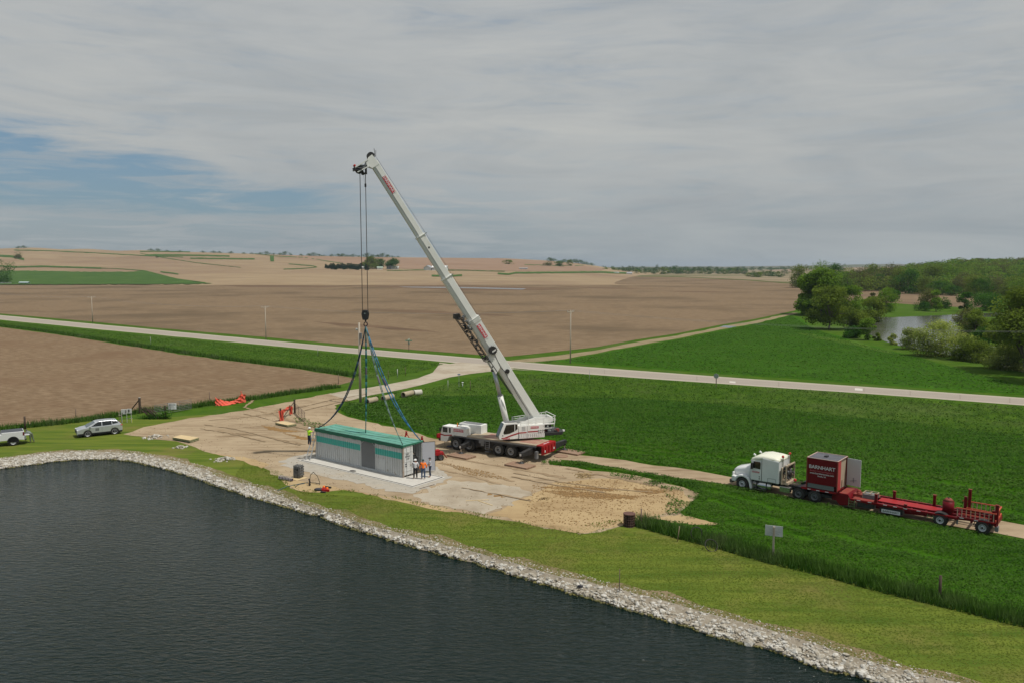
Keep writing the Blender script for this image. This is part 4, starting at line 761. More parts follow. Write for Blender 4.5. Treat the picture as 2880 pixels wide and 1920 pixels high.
# local frame: origin at the near door corner, x towards the far end, so y must point away from the viewer
u_ = Vector((math.cos(CANG), math.sin(CANG))); v_ = Vector((math.sin(CANG), -math.cos(CANG)))
cont = empty('shipping_container', (CA.x, CA.y, .07), CANG)
tag(cont, 'long grey corrugated container with teal stripe and green roof, door end open', 'container')
def cy(y): return -y         # away from the viewer is local -y
CG = pm('weathered grey container paint', (.56, .57, .56), .6, col2=(.47, .475, .46), scale=1.6, stretch=(1.6, 1.6, .3), detail=8, sharp=(.42, .66), third=(.36, .30, .23), tscale=1.6, tsharp=(.60, .70))
TEAL = pm('faded teal stripe', (.07, .44, .37), .6, col2=(.16, .42, .37), scale=2.2, sharp=(.45, .8), detail=7)
ROOF = pm('sea green tarp roof', (.10, .30, .235), .65, col2=(.135, .35, .28), scale=.8, detail=8, third=(.10, .29, .20), tscale=.5)
ROOFD = pm('dark green tarp edge', (.018, .12, .07), .65, col2=(.025, .16, .095), scale=1.5)
SHUT = pm('plain grey shutter', (.17, .175, .18), .6, col2=(.15, .155, .155), scale=1); DOORW = pm('off white door paint', (.62, .63, .61), .55, col2=(.40, .40, .37), scale=1.6, detail=7, sharp=(.5, .8)); RUST = pm('rusty corner steel', (.34, .24, .17), .8, col2=(.42, .40, .36), scale=3)
def corr(q, x0, x1, y, z0, z1, out, per=.30, dep=.07):
    """trapezoid corrugation on the plane y, pushed out by dep"""
    pts = []; x = x0
    while x < x1 - 1e-6:
        for dx, d in ((0, 0), (.25, 0), (.38, 1), (.87, 1), (1.0, 0)):
            xx = min(x1, x + dx * per)
            if not pts or xx > pts[-1][0] + 1e-6: pts.append((xx, y + out * dep * d))
        x += per
    vs = [(a, b_, z) for a, b_ in pts for z in (z0, z1)]
    return q.add(vs, [(2 * i, 2 * i + 2, 2 * i + 3, 2 * i + 1) for i in range(len(pts) - 1)])
RD0, RD1 = 3.62, 5.62      # roller door span measured from the door corner
q = MB().use(CG)
for a, b_ in ((.13, RD0), (RD1, LNG - .13)):
    corr(q, a, b_, cy(.06), .16, 1.62, 1); corr(q, a, b_, cy(.06), 2.20, CHH - .12, 1); q.use(TEAL)
    corr(q, a, b_, cy(.06), 1.62, 2.20, 1); q.use(CG)
q.box(.02, LNG - .02, cy(.14), cy(.03), 0, .16).box(.02, LNG - .02, cy(.14), cy(.03), CHH - .12, CHH)
corr(q, .1, LNG - .1, cy(CW - .06), .16, CHH - .1, -1); q.box(.02, LNG - .02, cy(CW), cy(CW - .12), 0, .16).box(.02, LNG - .02, cy(CW), cy(CW - .12), CHH - .12, CHH)
q.box(LNG - .08, LNG - .04, cy(CW - .1), cy(.1), .1, CHH - .05); q.build('side_wall', cont)
q = MB().use(pm('container floor', (.10, .08, .06), .9)).box(.1, LNG - .1, cy(CW - .13), cy(.13), .05, .17); q.build('floor', cont)
q = MB().use(RUST)
for x in (0, LNG):
    for y in (0, CW):
        s1 = .13 if x == 0 else -.13; s2 = .13 if y == 0 else -.13; xs = sorted((x, x + s1)); ys = sorted((cy(y), cy(y + s2)))
        c_ = MB().use(RUST if x == 0 and y == 0 else CG).box(xs[0], xs[1], ys[0], ys[1], 0, CHH + .02); c_.use(BLACK).box(xs[0] - .004, xs[0] + .001, ys[0] + .04, ys[1] - .04, .04, .10); c_.build('corner_post', cont, bevel=.01)
# roof tarp with slight sag, overhanging, with dark front flap
V_ = []; F_ = []; nx, ny = 40, 10
for i in range(nx + 1):
    for j in range(ny + 1):
        x = -.06 + (LNG + .12) * i / nx; y = -.07 + (CW + .14) * j / ny; V_.append((x, cy(y), CHH + .055 + .012 * math.sin(i * 1.9) * math.sin(j * 1.3) - .03 * math.sin(math.pi * j / ny) * (1 + .4 * math.sin(i * .8))))
for i in range(nx):
    for j in range(ny): a = i * (ny + 1) + j; F_.append((a, a + 1, a + ny + 2, a + ny + 1))
tp_ = npmesh('roof', V_, F_, ROOF, parent=cont, smooth=True)
q = MB().use(ROOFD); n_ = 40
for side in (0, 1):
    vs = []; yy = -.075 if side == 0 else CW + .075
    for i in range(n_ + 1):
        x = -.06 + (LNG + .12) * i / n_; vs += [(x, cy(yy), CHH + .05), (x, cy(yy - (.02 if side == 0 else -.02)), CHH - .26 + .02 * math.sin(i * 1.7))]
    q.add(vs, [(2 * i, 2 * i + 1, 2 * i + 3, 2 * i + 2) for i in range(n_)])
q.use(ROOFD); q.add([(-.065, cy(-.07), CHH + .05), (-.065, cy(CW + .07), CHH + .05), (-.065, cy(CW + .07), CHH - .06), (-.065, cy(-.07), CHH - .16)], [(0, 1, 2, 3)])
q.build('tarp_skirt', cont)
q = MB().use(BLACK)
for y in (.5, 1.2, 1.9): q.tube([(x * .9, cy(y + .12 * math.sin(x * .5 + y)), CHH + .055) for x in range(0, 14)], .008, 4)
q.build('tie_cord', cont)
MB().use(SHUT).box(RD0 + .05, RD1 - .05, cy(.07), cy(.04), .14, CHH - .14).build('roller_door', cont)
q = MB().use(CG)
for x in (RD0, RD1): q.box(x - .05, x + .05, cy(.09), cy(.015), .1, CHH - .12)
q.bar((RD0 + .1, cy(.0), 2.35), (RD0 + .45, cy(.0), 2.65), .03).bar((RD1 - .1, cy(.0), 2.35), (RD1 - .5, cy(.0), 2.65), .03); q.build('door_frame', cont)
MB().use(CG).box(2.5, 3.5, cy(.02), cy(.004), .3, 1.3).build('patch_panel', cont)
# door end (x = 0 plane): left leaf closed, right leaf swung wide open
q = MB().use(DOORW).box(.0, .04, cy(1.22), cy(.14), .16, CHH - .14)
for z in (.5, 1.35, 2.2): q.box(-.022, .0, cy(1.16), cy(.2), z, z + .06)
d_ = q.build('door', cont, bevel=.01); q = MB().use(CG)
for y in (.42, .95): q.cyl((-.05, cy(y), .1), (-.05, cy(y), CHH - .1), .018, n=6)
q.use(RUST).box(-.05, -.02, cy(1.02), cy(.88), 1.0, 1.06); q.build('lock_rod', d_)
for k_, s_t in enumerate(('LEED', 'MOBILE', '5150')): text(s_t, .17, (-.03, cy(.52 + .02 * k_), 2.05 - k_ * .22), (0, -1, 0), (0, 0, 1), TXTK, 'lettering', d_)
for k_, z in enumerate((1.18, .98)): MB().use(pm('dark decal', (.09, .09, .1), .7)).box(-.03, -.002, cy(.42), cy(.26), z - .06, z + .04).build('decal', d_)
hx = Matrix.Translation((0, cy(CW - .05), 0)) @ Matrix.Rotation(R(146), 4, 'Z')
q = MB(hx).use(pm('inner door grey', (.44, .45, .49), .6)).box(.0, .06, 0, 1.16, .12, CHH - .1); q.use(BLACK).box(-.01, .07, 1.16, 1.185, .1, CHH - .08).box(-.01, .07, -.0, 1.17, CHH - .1, CHH - .08)
q.use(DOORW).box(-.012, 0, .06, .10, .14, CHH - .12); q.build('door', cont, label='plain grey inner face of the door leaf swung wide open')
q = MB().use(GREYM).box(.5, 1.5, cy(2.0), cy(1.4), .17, 1.0).use(BLACK).box(.45, .9, cy(1.9), cy(1.5), 1.0, 1.35)
for k_ in range(9): q.use((BLACK, GREYM, DOORW, CHROME)[k_ % 4]).blob((.4 + random.uniform(0, .7), cy(random.uniform(1.3, 2.2)), random.uniform(.9, 1.9)), random.uniform(.08, .2), (1, 1.2, .7), jit=.3)
q.use(BLACK).tube([(.3, cy(1.4), 1.2), (.25, cy(1.7), 1.75), (.3, cy(2.1), 1.3), (.35, cy(1.9), .4)], .03); q.build('machinery', cont, label='dark pipes and machinery seen inside the open door')
# slab under it: local rectangle of the container frame
def cpt(x, y): return CA + u_ * x + v_ * y
sl = [cpt(-1.15, -.62), cpt(-1.15, 4.0), cpt(LNG + 1.1, 4.0), cpt(LNG + 1.1, -.62)]
# the photo's outer corners: near (-8.43,66.39), right (-5.93,69.67), far left (-20.66,75.94)
near, rgt, lft = Vector((-8.43, 66.39)), Vector((-5.93, 69.67)), Vector((-20.66, 75.94)); far = rgt + lft - near
def inset(a):
    e1 = (lft - near).normalized(); e2 = (rgt - near).normalized(); return [near + e1 * a + e2 * a, rgt + e1 * a - e2 * a, far - e1 * a - e2 * a, lft - e1 * a + e2 * a]
q = MB().use(M_conc); q.prism([tuple(p) for p in inset(0)], .0, .05, axis='z'); q.build('concrete_slab'); tag(bpy.data.objects['concrete_slab'], kind='structure')
q = MB().use(M_joint); q.prism([tuple(p) for p in inset(.14)], .05, .054, axis='z'); q.use(M_conc).prism([tuple(p) for p in inset(.26)], .0541, .06, axis='z'); q.use(M_conc); q.build('slab_edge_joint'); tag(bpy.data.objects['slab_edge_joint'], kind='structure')
q = MB().use(M_joint).prism([(cpt(5.4 + .36 * math.cos(a), -1.15 + .22 * math.sin(a)).x, cpt(5.4 + .36 * math.cos(a), -1.15 + .22 * math.sin(a)).y) for a in [i * .35 for i in range(18)]], .06, .075, axis='z'); o = q.build('drain_cover'); tag(o, 'small dark round cover on the slab in front of the shutter', 'cover')
# ---------------------------------------------------------------- mobile crane
CO = Vector((.61, 78.18)); CF = Vector((-.854, .521)); crane = empty('mobile_crane', (CO.x, CO.y, 0), math.atan2(CF.y, CF.x))
tag(crane, 'white four axle mobile crane with raised telescopic boom', 'crane')
HW = 1.36
q = MB().use(BLACK).box(-3.0, 7.2, -.55, .55, .62, 1.42)
for x in (5.0, 6.6, .05, 1.5): q.cyl((x, -1.0, .66), (x, 1.0, .66), .11)
q.box(2.1, 4.4, -1.0, 1.15, .62, 1.35).cyl((3.4, .6, .9), (3.4, 1.2, .9), .3).bar((4.5, 1.0, 1.1), (5.6, 1.15, 1.35), .08); q.build('chassis', crane)
q = MB().use(GREYM).box(-2.8, 5.3, -HW, HW, 1.36, 1.50).use(DECK).box(-2.85, 5.28, -HW + .02, HW - .02, 1.50, 1.60).use(BLACK)
q.box(-2.8, 2.2, HW - .06, HW + .015, 1.22, 1.38); q.build('deck', crane)
q = MB().use(pm('dusty red deck patch', (.30, .13, .10), .8, col2=(.38, .25, .18), scale=1.5)).box(2.0, 3.7, -1.0, .95, 1.60, 1.607).box(-2.7, -.6, -1.0, .9, 1.60, 1.606); q.build('red_walkway', crane)
for x in (6.63, 5.0, 1.5, .04):
    for s in (1, -1): wheel(crane, x, s * (HW - .24), .66, .5, s)
for x0, x1 in ((5.8, 7.3), (4.2, 5.7)):
    q = MB().use(GREYM)
    for s in (-1, 1): q.box(x0, x1, s * HW - .28 if s > 0 else -HW, HW if s > 0 else -HW + .28, 1.38, 1.44)
    q.build('mudguard', crane)
# driver cab and engine housing
prof = [(8.55, .74), (7.75, .74), (7.42, 1.36), (6.9, 1.42), (6.9, 2.37), (8.28, 2.37), (8.52, 1.75)]
o = MB().use(WHITE).prism(prof, HW - 1.15, HW).build('driver_cab', crane, bevel=.04)
MB().use(GLASS).box(7.66, 8.24, HW - .02, HW + .012, 1.72, 2.24).build('side_window', o); MB().use(GLASS).box(7.25, 7.45, HW - .02, HW + .012, 1.72, 2.24).build('rear_window', o)
MB().use(GLASS).prism([(8.535, 1.76), (8.555, 1.76), (8.335, 2.30), (8.315, 2.30)], HW - 1.05, HW - .1).build('windscreen', o)
MB().use(RED).prism([(8.6, 1.40), (8.6, 1.52), (8.0, 1.44), (7.1, 1.56), (7.1, 1.45), (8.0, 1.33)], HW - .01, HW + .014).build('red_stripe', o)
MB().use(BLACK).box(8.45, 8.6, HW + .02, HW + .12, 1.75, 2.15).bar((8.3, HW, 2.2), (8.52, HW + .07, 2.15), .04).build('mirror', o)
MB().use(RED).box(8.56, 9.0, -HW, HW - .02, 1.0, 1.12).box(8.92, 9.06, -HW, HW, .95, 1.42).build('bumper', crane)
MB().use(BLACK).box(7.9, 8.9, -HW + .1, HW - .15, .72, 1.0).cyl((8.1, HW - .1, .4), (8.1, HW - .1, .75), .02).build('under_bumper', crane)
MB().use(WHITE).box(7.0, 8.5, -HW, HW - 1.2, 1.0, 1.5).build('nose_deck', crane, bevel=.03)
o = MB().use(WHITE).box(5.3, 6.88, HW - .75, HW - .005, 1.5, 2.36).box(4.55, 7.3, -HW, -HW + 1.15, 1.5, 2.48).box(6.0, 6.88, -HW + 1.16, HW - .76, 1.5, 2.3).build('engine_housing', crane, bevel=.03)
q = MB().use(GREYM).box(5.5, 6.7, HW - .68, HW - .12, 2.362, 2.375).box(4.8, 7.1, -HW + .12, -HW + 1.0, 2.482, 2.495)
for k_ in range(5): q.use(WHITE).box(6.05 + k_ * .17, 6.12 + k_ * .17, -HW + 1.2, HW - .8, 2.302, 2.33)
q.build('grille', o); MB().use(AMBER).cyl((6.75, HW - .5, 2.37), (6.75, HW - .5, 2.72), .06, .05).build('beacon', o)
logo(crane, (6.28, HW + .005, 2.06), (-1, 0, 0), (0, 0, 1), 1.25, .27, size=.26)
q = MB().use(GREYM)
for s in (-.22, .22): q.bar((2.72 + s, HW + .03, 1.5), (2.72 + s, HW + .1, .5), .05)
for k_ in range(5): q.bar((2.5, HW + .04 + .015 * k_, 1.35 - k_ * .2), (2.94, HW + .04 + .015 * k_, 1.35 - k_ * .2), .06, .03)
q.box(2.45, 3.0, HW - .2, HW + .12, .28, .33).build('ladder', crane)
MB().use(GREYM).box(3.1, 3.8, HW - .5, HW - .01, 1.05, 1.48).box(3.2, 3.6, HW - .4, HW - .05, .8, 1.05).build('tool_box', crane, bevel=.02)
q = MB().use(RED).box(-3.5, -2.86, -HW, HW, 1.5, 1.62).box(-3.52, -3.35, -HW + .05, HW - .05, .68, 1.5)
for y in (-1.1, -.5, .1, .7, 1.15): q.box(-3.60, -3.52, y - .04, y + .04, .72, 1.48)
q.use(WHITE).box(-3.56, -3.52, .8, .95, .9, 1.1).box(-3.56, -3.52, -1.0, -.85, .9, 1.1); q.build('rear_bumper', crane, bevel=.01)
MB().use(GREYM).box(-3.1, -2.86, HW - .02, HW + .35, .35, 1.05).build('mud_flap', crane)
text('BARNHART', .22, (-3.2, 0, 1.622), (0, -1, 0), (1, 0, 0), TXTW, 'lettering', crane)
for x, yf, sgn, vis in ((-2.3, 3.25, 1, 1), (-3.15, -3.9, -1, 1), (4.87, 2.9, 1, 1), (4.5, -3.9, -1, 1)):
    zt = 1.32 if x < 0 else 1.15; th = .46 if x < 0 else .3
    o = MB().use(BLACK).prism([(sgn * .5, zt), (sgn * 1.6, zt + .02), (sgn * 1.65, zt - .03), (sgn * (abs(yf) - .15), zt - .12), (sgn * (abs(yf) + .16), zt - .14), (sgn * (abs(yf) + .16), zt - .46), (sgn * 1.7, zt - th - .18), (sgn * .5, zt - th - .15)], x - .19, x + .19, axis='x').build('outrigger_beam', crane, bevel=.02)
    j = MB().use(BLACK).cyl((x, yf, zt - .1), (x, yf, .62), .13, n=12).use(CHROME).cyl((x, yf, .64), (x, yf, .34), .075).use(BLACK).lathe([(.16, .30), (.2, .30), (.34, .11), (.36, .1), (.36, .001)], (x, yf, .0), axis='z', n=14).build('outrigger_jack', crane)
    MB().use(WHITE).box(x - .09, x + .09, yf + sgn * .165, yf + sgn * .175, zt - .42, zt - .2).build('number_plate', j)
# ---- superstructure: its own frame turned 49.5 degrees about the slew centre
Tu = Matrix.Translation((.75, 0, 0)) @ Matrix.Rotation(R(49.5), 4, 'Z')
MB(Tu).use(BLACK).cyl((0, 0, 1.58), (0, 0, 1.84), 1.05, n=28).build('slew_ring', crane)
SW = 1.35
q = MB(Tu).use(WHITE).box(-3.0, 1.0, -.95, .25, 1.82, 2.4)
q.prism([(-3.0, 1.84), (-.30, 1.84), (-.30, 3.08), (-3.0, 3.12)], SW - .7, SW).prism([(-3.0, 1.84), (.6, 1.84), (.6, 2.7), (-.3, 3.0), (-3.0, 3.12)], -SW, -SW + .7)
up = q.build('superstructure', crane, bevel=.02)
q = MB(Tu).use(GREYM)
for k_ in range(12): q.box(-2.86 + k_ * .225, -2.83 + k_ * .225, SW, SW + .006, 1.93, 2.25)
for z in (1.93, 2.09, 2.25): q.box(-2.9, -.35, SW, SW + .005, z, z + .014)
for z in (2.6, 2.72, 2.84, 2.96): q.box(-.98, -.6, SW, SW + .006, z, z + .05)
q.box(-1.18, -1.15, SW, SW + .008, 1.86, 3.08).build('vent_louvre', up)
q = MB(Tu).use(RED).box(-2.3, -1.22, SW + .002, SW + .012, 2.42, 2.53).prism([(-.3, 2.35), (-.3, 2.47), (.4, 2.31), (1.2, 2.06), (1.5, 2.05), (1.5, 1.97), (1.15, 1.96), (.4, 2.18)], SW + .002, SW + .016).box(-1.1, -.3, SW + .002, SW + .012, 2.37, 2.48).build('red_stripe', up)
logo(up, (-1.95, SW + .004, 2.88), (-1, 0, 0), (0, 0, 1), .85, .2, Tu, size=.17)
text('3275', .42, (-2.68, SW + .01, 2.42), (-1, 0, 0), (0, 0, 1), TXTK, 'fleet_number', up, Tu)
text('T', .14, (-2.85, SW + .01, 2.95), (-1, 0, 0), (0, 0, 1), TXTK, 'lettering', up, Tu)
# operator cab
prof = [(1.62, 1.84), (-.22, 1.84), (-.26, 2.7), (-.2, 3.36), (-.05, 3.46), (1.02, 3.50), (1.22, 3.42), (1.52, 2.75), (1.74, 2.2), (1.74, 1.95)]
oc = MB(Tu).use(WHITE).prism(prof, SW - .95, SW + .002).build('operator_cab', crane, bevel=.05)
MB(Tu).use(GLASS).prism([(1.22, 2.38), (1.30, 2.55), (1.02, 3.28), (.16, 3.32), (.16, 2.62), (.7, 2.42)], SW - .01, SW + .018).build('side_window', oc)
MB(Tu).use(GLASS).prism([(.08, 2.66), (.08, 3.32), (-.14, 3.28), (-.17, 2.85)], SW - .01, SW + .018).build('rear_window', oc)
MB(Tu).use(GLASS2).prism([(1.765, 2.2), (1.745, 1.97), (1.77, 1.97), (1.79, 2.2), (1.565, 2.76), (1.27, 3.44), (1.235, 3.44), (1.53, 2.75)], SW - .87, SW - .08).build('windscreen', oc)
MB(Tu).use(GREYM).box(.0, 1.05, SW - .85, SW - .1, 3.50, 3.53).bar((.0, SW - .1, 3.55), (1.1, SW - .1, 3.55), .03).bar((.0, SW - .1, 3.45), (.0, SW - .1, 3.55), .03).build('roof_rail', oc)
logo(oc, (1.0, SW + .02, 1.93), (-1, 0, 0), (0, 0, 1), .7, .13, Tu, size=.12)
MB(Tu).use(TXTK).box(1.3, 1.42, SW + .003, SW + .012, 2.22, 2.3).build('door_handle', oc)
# boom frame, rails, winch deck
q = MB(Tu).use(WHITE)
for s in (1, -1): q.prism([(-4.1, 3.62), (-4.1, 3.2), (-3.0, 3.05), (-.3, 2.95), (-.2, 3.1), (-1.0, 3.42), (-2.2, 3.75)], s * .72 - .05, s * .72 + .05)
q.box(-4.1, -3.9, -.7, .7, 3.2, 3.7).box(-4.0, -1.2, -.7, .7, 2.5, 2.6); q.build('boom_frame', crane)
q = MB(Tu).use(WHITE)
for s in (1, -1):
    y = s * (SW - .06)
    for z in (3.15, 3.32, 3.52): q.bar((-.4, y, z), (-4.15, y, z + .32), .045)
    for x in (-.5, -1.3, -2.1, -2.9, -3.6, -4.1): q.bar((x, y, 2.9 if x > -3 else 3.2), (x, y, 3.55 - (x + .4) * .085), .045)
    for x in (-1.3, -2.1, -2.9): q.bar((x, y, 3.2), (x - .8, y, 3.75), .025)
q.bar((-4.15, -SW, 3.9), (-4.15, SW, 3.9), .05).bar((-4.15, -SW, 3.5), (-4.15, SW, 3.5), .05); q.box(-4.1, -3.0, SW - .45, SW - .02, 3.08, 3.14).build('handrail', crane)
q = MB(Tu).use(BLACK).cyl((-3.3, -.55, 3.0), (-3.3, .55, 3.0), .36, n=16).cyl((-2.4, -.5, 2.95), (-2.4, .5, 2.95), .28, n=16); q.build('winch_drum', crane)
q = MB(Tu).use(BLACK).prism([(-3.05, -1.25), (-4.9, -1.25), (-5.25, -.7), (-5.25, .7), (-4.9, SW), (-3.05, SW)], 1.95, 2.25, axis='z').box(-4.0, -3.75, .35, .6, 2.2, 3.3).box(-4.0, -3.75, -.6, -.35, 2.2, 3.3).box(-3.2, -3.05, .35, .6, 2.2, 3.2)
q.build('counterweight_tray', crane, bevel=.03)
q = MB(Tu)
for k_ in range(12): q.use((GREYM, WHITE, RUSTR, BLACK)[k_ % 4]); x, y = random.uniform(-4.6, -3.3), random.uniform(-.9, 1.1); q.box(x - .15, x + .15, y - .12, y + .12, 2.25, 2.25 + random.uniform(.08, .35))
q.use(WLAMP).box(-5.2, -5.0, SW - .35, SW - .1, 2.25, 2.4).bar((-4.9, -1.0, 2.2), (-4.95, -1.0, 3.3), .05); q.build('rear_equipment', crane)
# boom
BA = math.atan2(28.2 - 3.55, 13.4 + 2.4); Bd = Vector((math.cos(BA), 0, math.sin(BA))); Bn = Vector((-math.sin(BA), 0, math.cos(BA)))   # along, and out of the boom's back
B0 = Vector((-2.85, 0, 2.85))
def bp(l, y, h): p = B0 + Bd * l + Bn * h; return (p.x, y, p.z)
def bsec(q, l0, l1, w, h):
    """six sided boom section, rounded belly"""
    prof = [(-w / 2, h / 2), (w / 2, h / 2), (w / 2, -h * .12), (w * .34, -h * .44), (w * .12, -h / 2), (-w * .12, -h / 2), (-w * .34, -h * .44), (-w / 2, -h * .12)]
    return q.add([bp(l0, y, z) for y, z in prof] + [bp(l1, y, z) for y, z in prof], [tuple(range(8)), tuple(range(15, 7, -1))] + [(i, i + 8, (i + 1) % 8 + 8, (i + 1) % 8) for i in range(8)])
secs = [(0, 12.75, .98, 1.16), (12.3, 17.5, .84, 1.0), (17.0, 22.1, .74, .88), (21.7, 30.0, .64, .76)]
bo = None
for i, (a, b_, w, h) in enumerate(secs):
    q = MB(Tu).use(BOOMW); bsec(q, a, b_, w, h); o = q.build('boom_section', crane, bevel=.02); secs[i] = (a, b_, w, h, o)
    if i < 3: q = MB(Tu).use(BOOMW); [bsec(q, b_ - d, b_ - d + .06, w + .16, h + .16) for d in ((.02, .2, .38) if i == 0 else (.02,))]; q.use(GREYM).bar(bp(b_ - .02, w / 2 + .02, h / 2 + .02), bp(b_ - .02, w / 2 + .1, h / 2 + .2), .06); q.build('collar', o)
    q = MB(Tu).use(GREYM).bar(bp(max(a, 3) + .5, w / 2 + .006, -h * .13), bp(b_ - .5, w / 2 + .006, -h * .13), .02, .025); q.build('seam', o)
q = MB(Tu).use(BLACK).cyl(bp(13.6 + 7.2, .36, .1), bp(13.6 + 7.2, .385, .1), .09); q.build('pin_hole', secs[2][4])
logo(secs[0][4], bp(11.3, .50, .10), -Bd, Bn, 1.5, .40, Tu, size=.36); logo(secs[3][4], bp(27.6, .33, .08), -Bd, Bn, 1.75, .34, Tu, size=.36)
q = MB(Tu).use(BLACK).cyl(bp(9.2, .5, -.05), bp(9.2, .78, -.05), .40, n=24)
for k_ in range(14): a = k_ * math.pi / 7; c_ = Vector(bp(9.2, .72, -.05)); q.use(GREYM).bar(c_ + Vector((math.cos(a) * .34, 0, math.sin(a) * .34)), c_ + Vector((math.cos(a) * .52, 0, math.sin(a) * .52)), .03)
q.build('hose_reel', crane); q = MB(Tu).use(WHITE)
for k_ in range(3): c_ = Vector(bp(9.12 , .79, -.12 + k_ * .14)); q.box(c_.x - .05, c_.x + .05, c_.y - .004, c_.y + .004, c_.z - .08, c_.z + .08)
q.build('reel_marking', bpy.data.objects['hose_reel']); MB(Tu).use(BLACK).cyl(bp(6.6, .5, .1), bp(6.6, .62, .1), .22, n=18).build('round_cap', crane)
q = MB(Tu).use(BOOMW); 
for s in (1, -1): q.add([bp(7.4, s * .50, -.1), bp(9.2, s * .50, -.1), bp(8.6, s * .50, -.95), bp(7.0, s * .50, -1.0)] + [bp(7.4, s * .36, -.1), bp(9.2, s * .36, -.1), bp(8.6, s * .36, -.95), bp(7.0, s * .36, -1.0)], [(0, 1, 2, 3), (4, 7, 6, 5), (0, 4, 5, 1), (1, 5, 6, 2), (2, 6, 7, 3), (3, 7, 4, 0)])
q.build('cylinder_bracket', crane)
q = MB(Tu).use(BLACK).tube([bp(9.6, .51, .1), bp(8.4, .51, -.1), bp(7.2, .51, -.25), bp(6.8, .51, -.12), bp(4, .51, -.3), bp(1.5, .51, -.3)], .022, 4); q.build('boom_hose', crane)
# lift cylinder
ct, cb = Vector(bp(7.4, 0, -.85)), Vector((.35, 0, 2.5)); md = cb.lerp(ct, .57)
q = MB(Tu).use(BOOMW, True).cyl(cb, md, .29, n=16).use(GREYM).cyl(md, md.lerp(ct, .02), .31, n=16); q.build('lift_cylinder', crane); MB(Tu).use(pm('pale cylinder rod', (.42, .44, .46), .3, .6), True).cyl(md, ct, .20, n=14).build('cylinder_rod', crane)
# folded jib along the belly
q = MB(Tu).use(BLACK); jy = .35
def jp(l, y, h): return bp(l, y, h)
for y in (.15, .75): q.bar(jp(4.4, y, -.75), jp(14.1, y, -1.0), .07); 
for y in (.15, .75): q.bar(jp(8.6, y, -1.25), jp(14.1, y, -1.42), .07)
for k_ in range(11): l = 8.8 + k_ * .5; q.bar(jp(l, .15, -.9), jp(l + .35, .15, -1.35), .05); q.bar(jp(l + .35, .75, -1.35), jp(l, .75, -.9), .05); q.bar(jp(l, .15, -.9), jp(l + .3, .75, -.9), .04)
q.box(*(lambda c_: (c_[0] - .3, c_[0] + .3, c_[1], c_[1] + .5, c_[2] - .25, c_[2] + .2))(jp(13.9, .1, -1.2)))
for k_ in range(26): c_ = jp(7.6 + k_ * .24, random.uniform(.1, .8), -1.05 + random.uniform(-.2, .25)); q.blob(c_, random.uniform(.06, .17), jit=.3)
q.build('folded_jib', crane); q = MB(Tu).use(GREYM)
for k_ in range(7): c_ = jp(12.0 + k_ * .24, random.uniform(.2, .7), -.75 + random.uniform(-.15, .15)); q.blob(c_, random.uniform(.1, .2), jit=.25)
q.build('jib_bracket', crane)
# boom head
q = MB(Tu).use(BOOMW)
for y in (-.34, .32):
    q.add([bp(29.6, y, .36), bp(30.65, y, .25), bp(30.6, y, -.2), bp(30.3, y, -.62), bp(30.0, y, -.70), bp(29.6, y, -.4)] + [bp(29.6, y + .03, .36), bp(30.65, y + .03, .25), bp(30.6, y + .03, -.2), bp(30.3, y + .03, -.62), bp(30.0, y + .03, -.70), bp(29.6, y + .03, -.4)], [tuple(range(6)), tuple(range(11, 5, -1))] + [(i, i + 6, (i + 1) % 6 + 6, (i + 1) % 6) for i in range(6)])
for y in (-.34, .34):
    q.bar(bp(30.45, y, -.3), bp(30.45, y, -1.7), .09).bar(bp(29.9, y, -.5), bp(30.0, y, -1.75), .09)
    q.use(GREYM).bar(bp(30.4, y, -.5), bp(29.95, y, -1.1), .05).bar(bp(30.0, y, -1.1), bp(30.4, y, -1.6), .05).use(BOOMW)
q.use(GREYM).box(*(lambda c_: (c_[0] - .3, c_[0] + .3, c_[1] - .25, c_[1] + .25, c_[2] - .2, c_[2] + .12))(bp(30.15, 0, -.95)))
bh = q.build('boom_head', crane)
q = MB(Tu).use(BLACK)
for y in (-.2, .0, .22):
    for l, h, r_ in ((30.6, .12, .34), (30.1, -1.45, .36)): c_ = Vector(bp(l, y, h)); q.cyl(c_ - Vector((0, .045, 0)), c_ + Vector((0, .045, 0)), r_, n=20)
q.bar(bp(30.3, -.4, -1.9), bp(30.3, .4, -1.9), .12).bar(bp(30.3, .36, -1.9), bp(30.0, .36, -1.3), .1); q.blob(bp(30.35, 0, -1.75), .2, jit=.3).blob(bp(29.7, 0, -1.35), .2, jit=.3); q.build('sheave', bh)
MB(Tu).use(REDL).blob(bp(30.62, .2, -1.62), .11).blob(bp(30.62, -.2, -1.62), .11).build('warning_lamp', bh); MB(Tu).use(BLACK).bar(bp(30.5, .1, .5), bp(31.0, .1, .75), .04).bar(bp(30.3, -.1, .5), bp(30.8, -.15, .85), .04).bar(bp(30.6, .1, .45), bp(30.6, -.3, .6), .05).build('anemometer', bh)
q = MB(Tu).use(BLACK); q.tube([bp(1.5, 0, .62), bp(12, 0, .68), bp(22, 0, .62), bp(30.5, .0, .50)], .014, 4).tube([bp(30.6, .0, .46), bp(30.15, .0, -1.1)], .014, 4); q.build('winch_rope', crane)
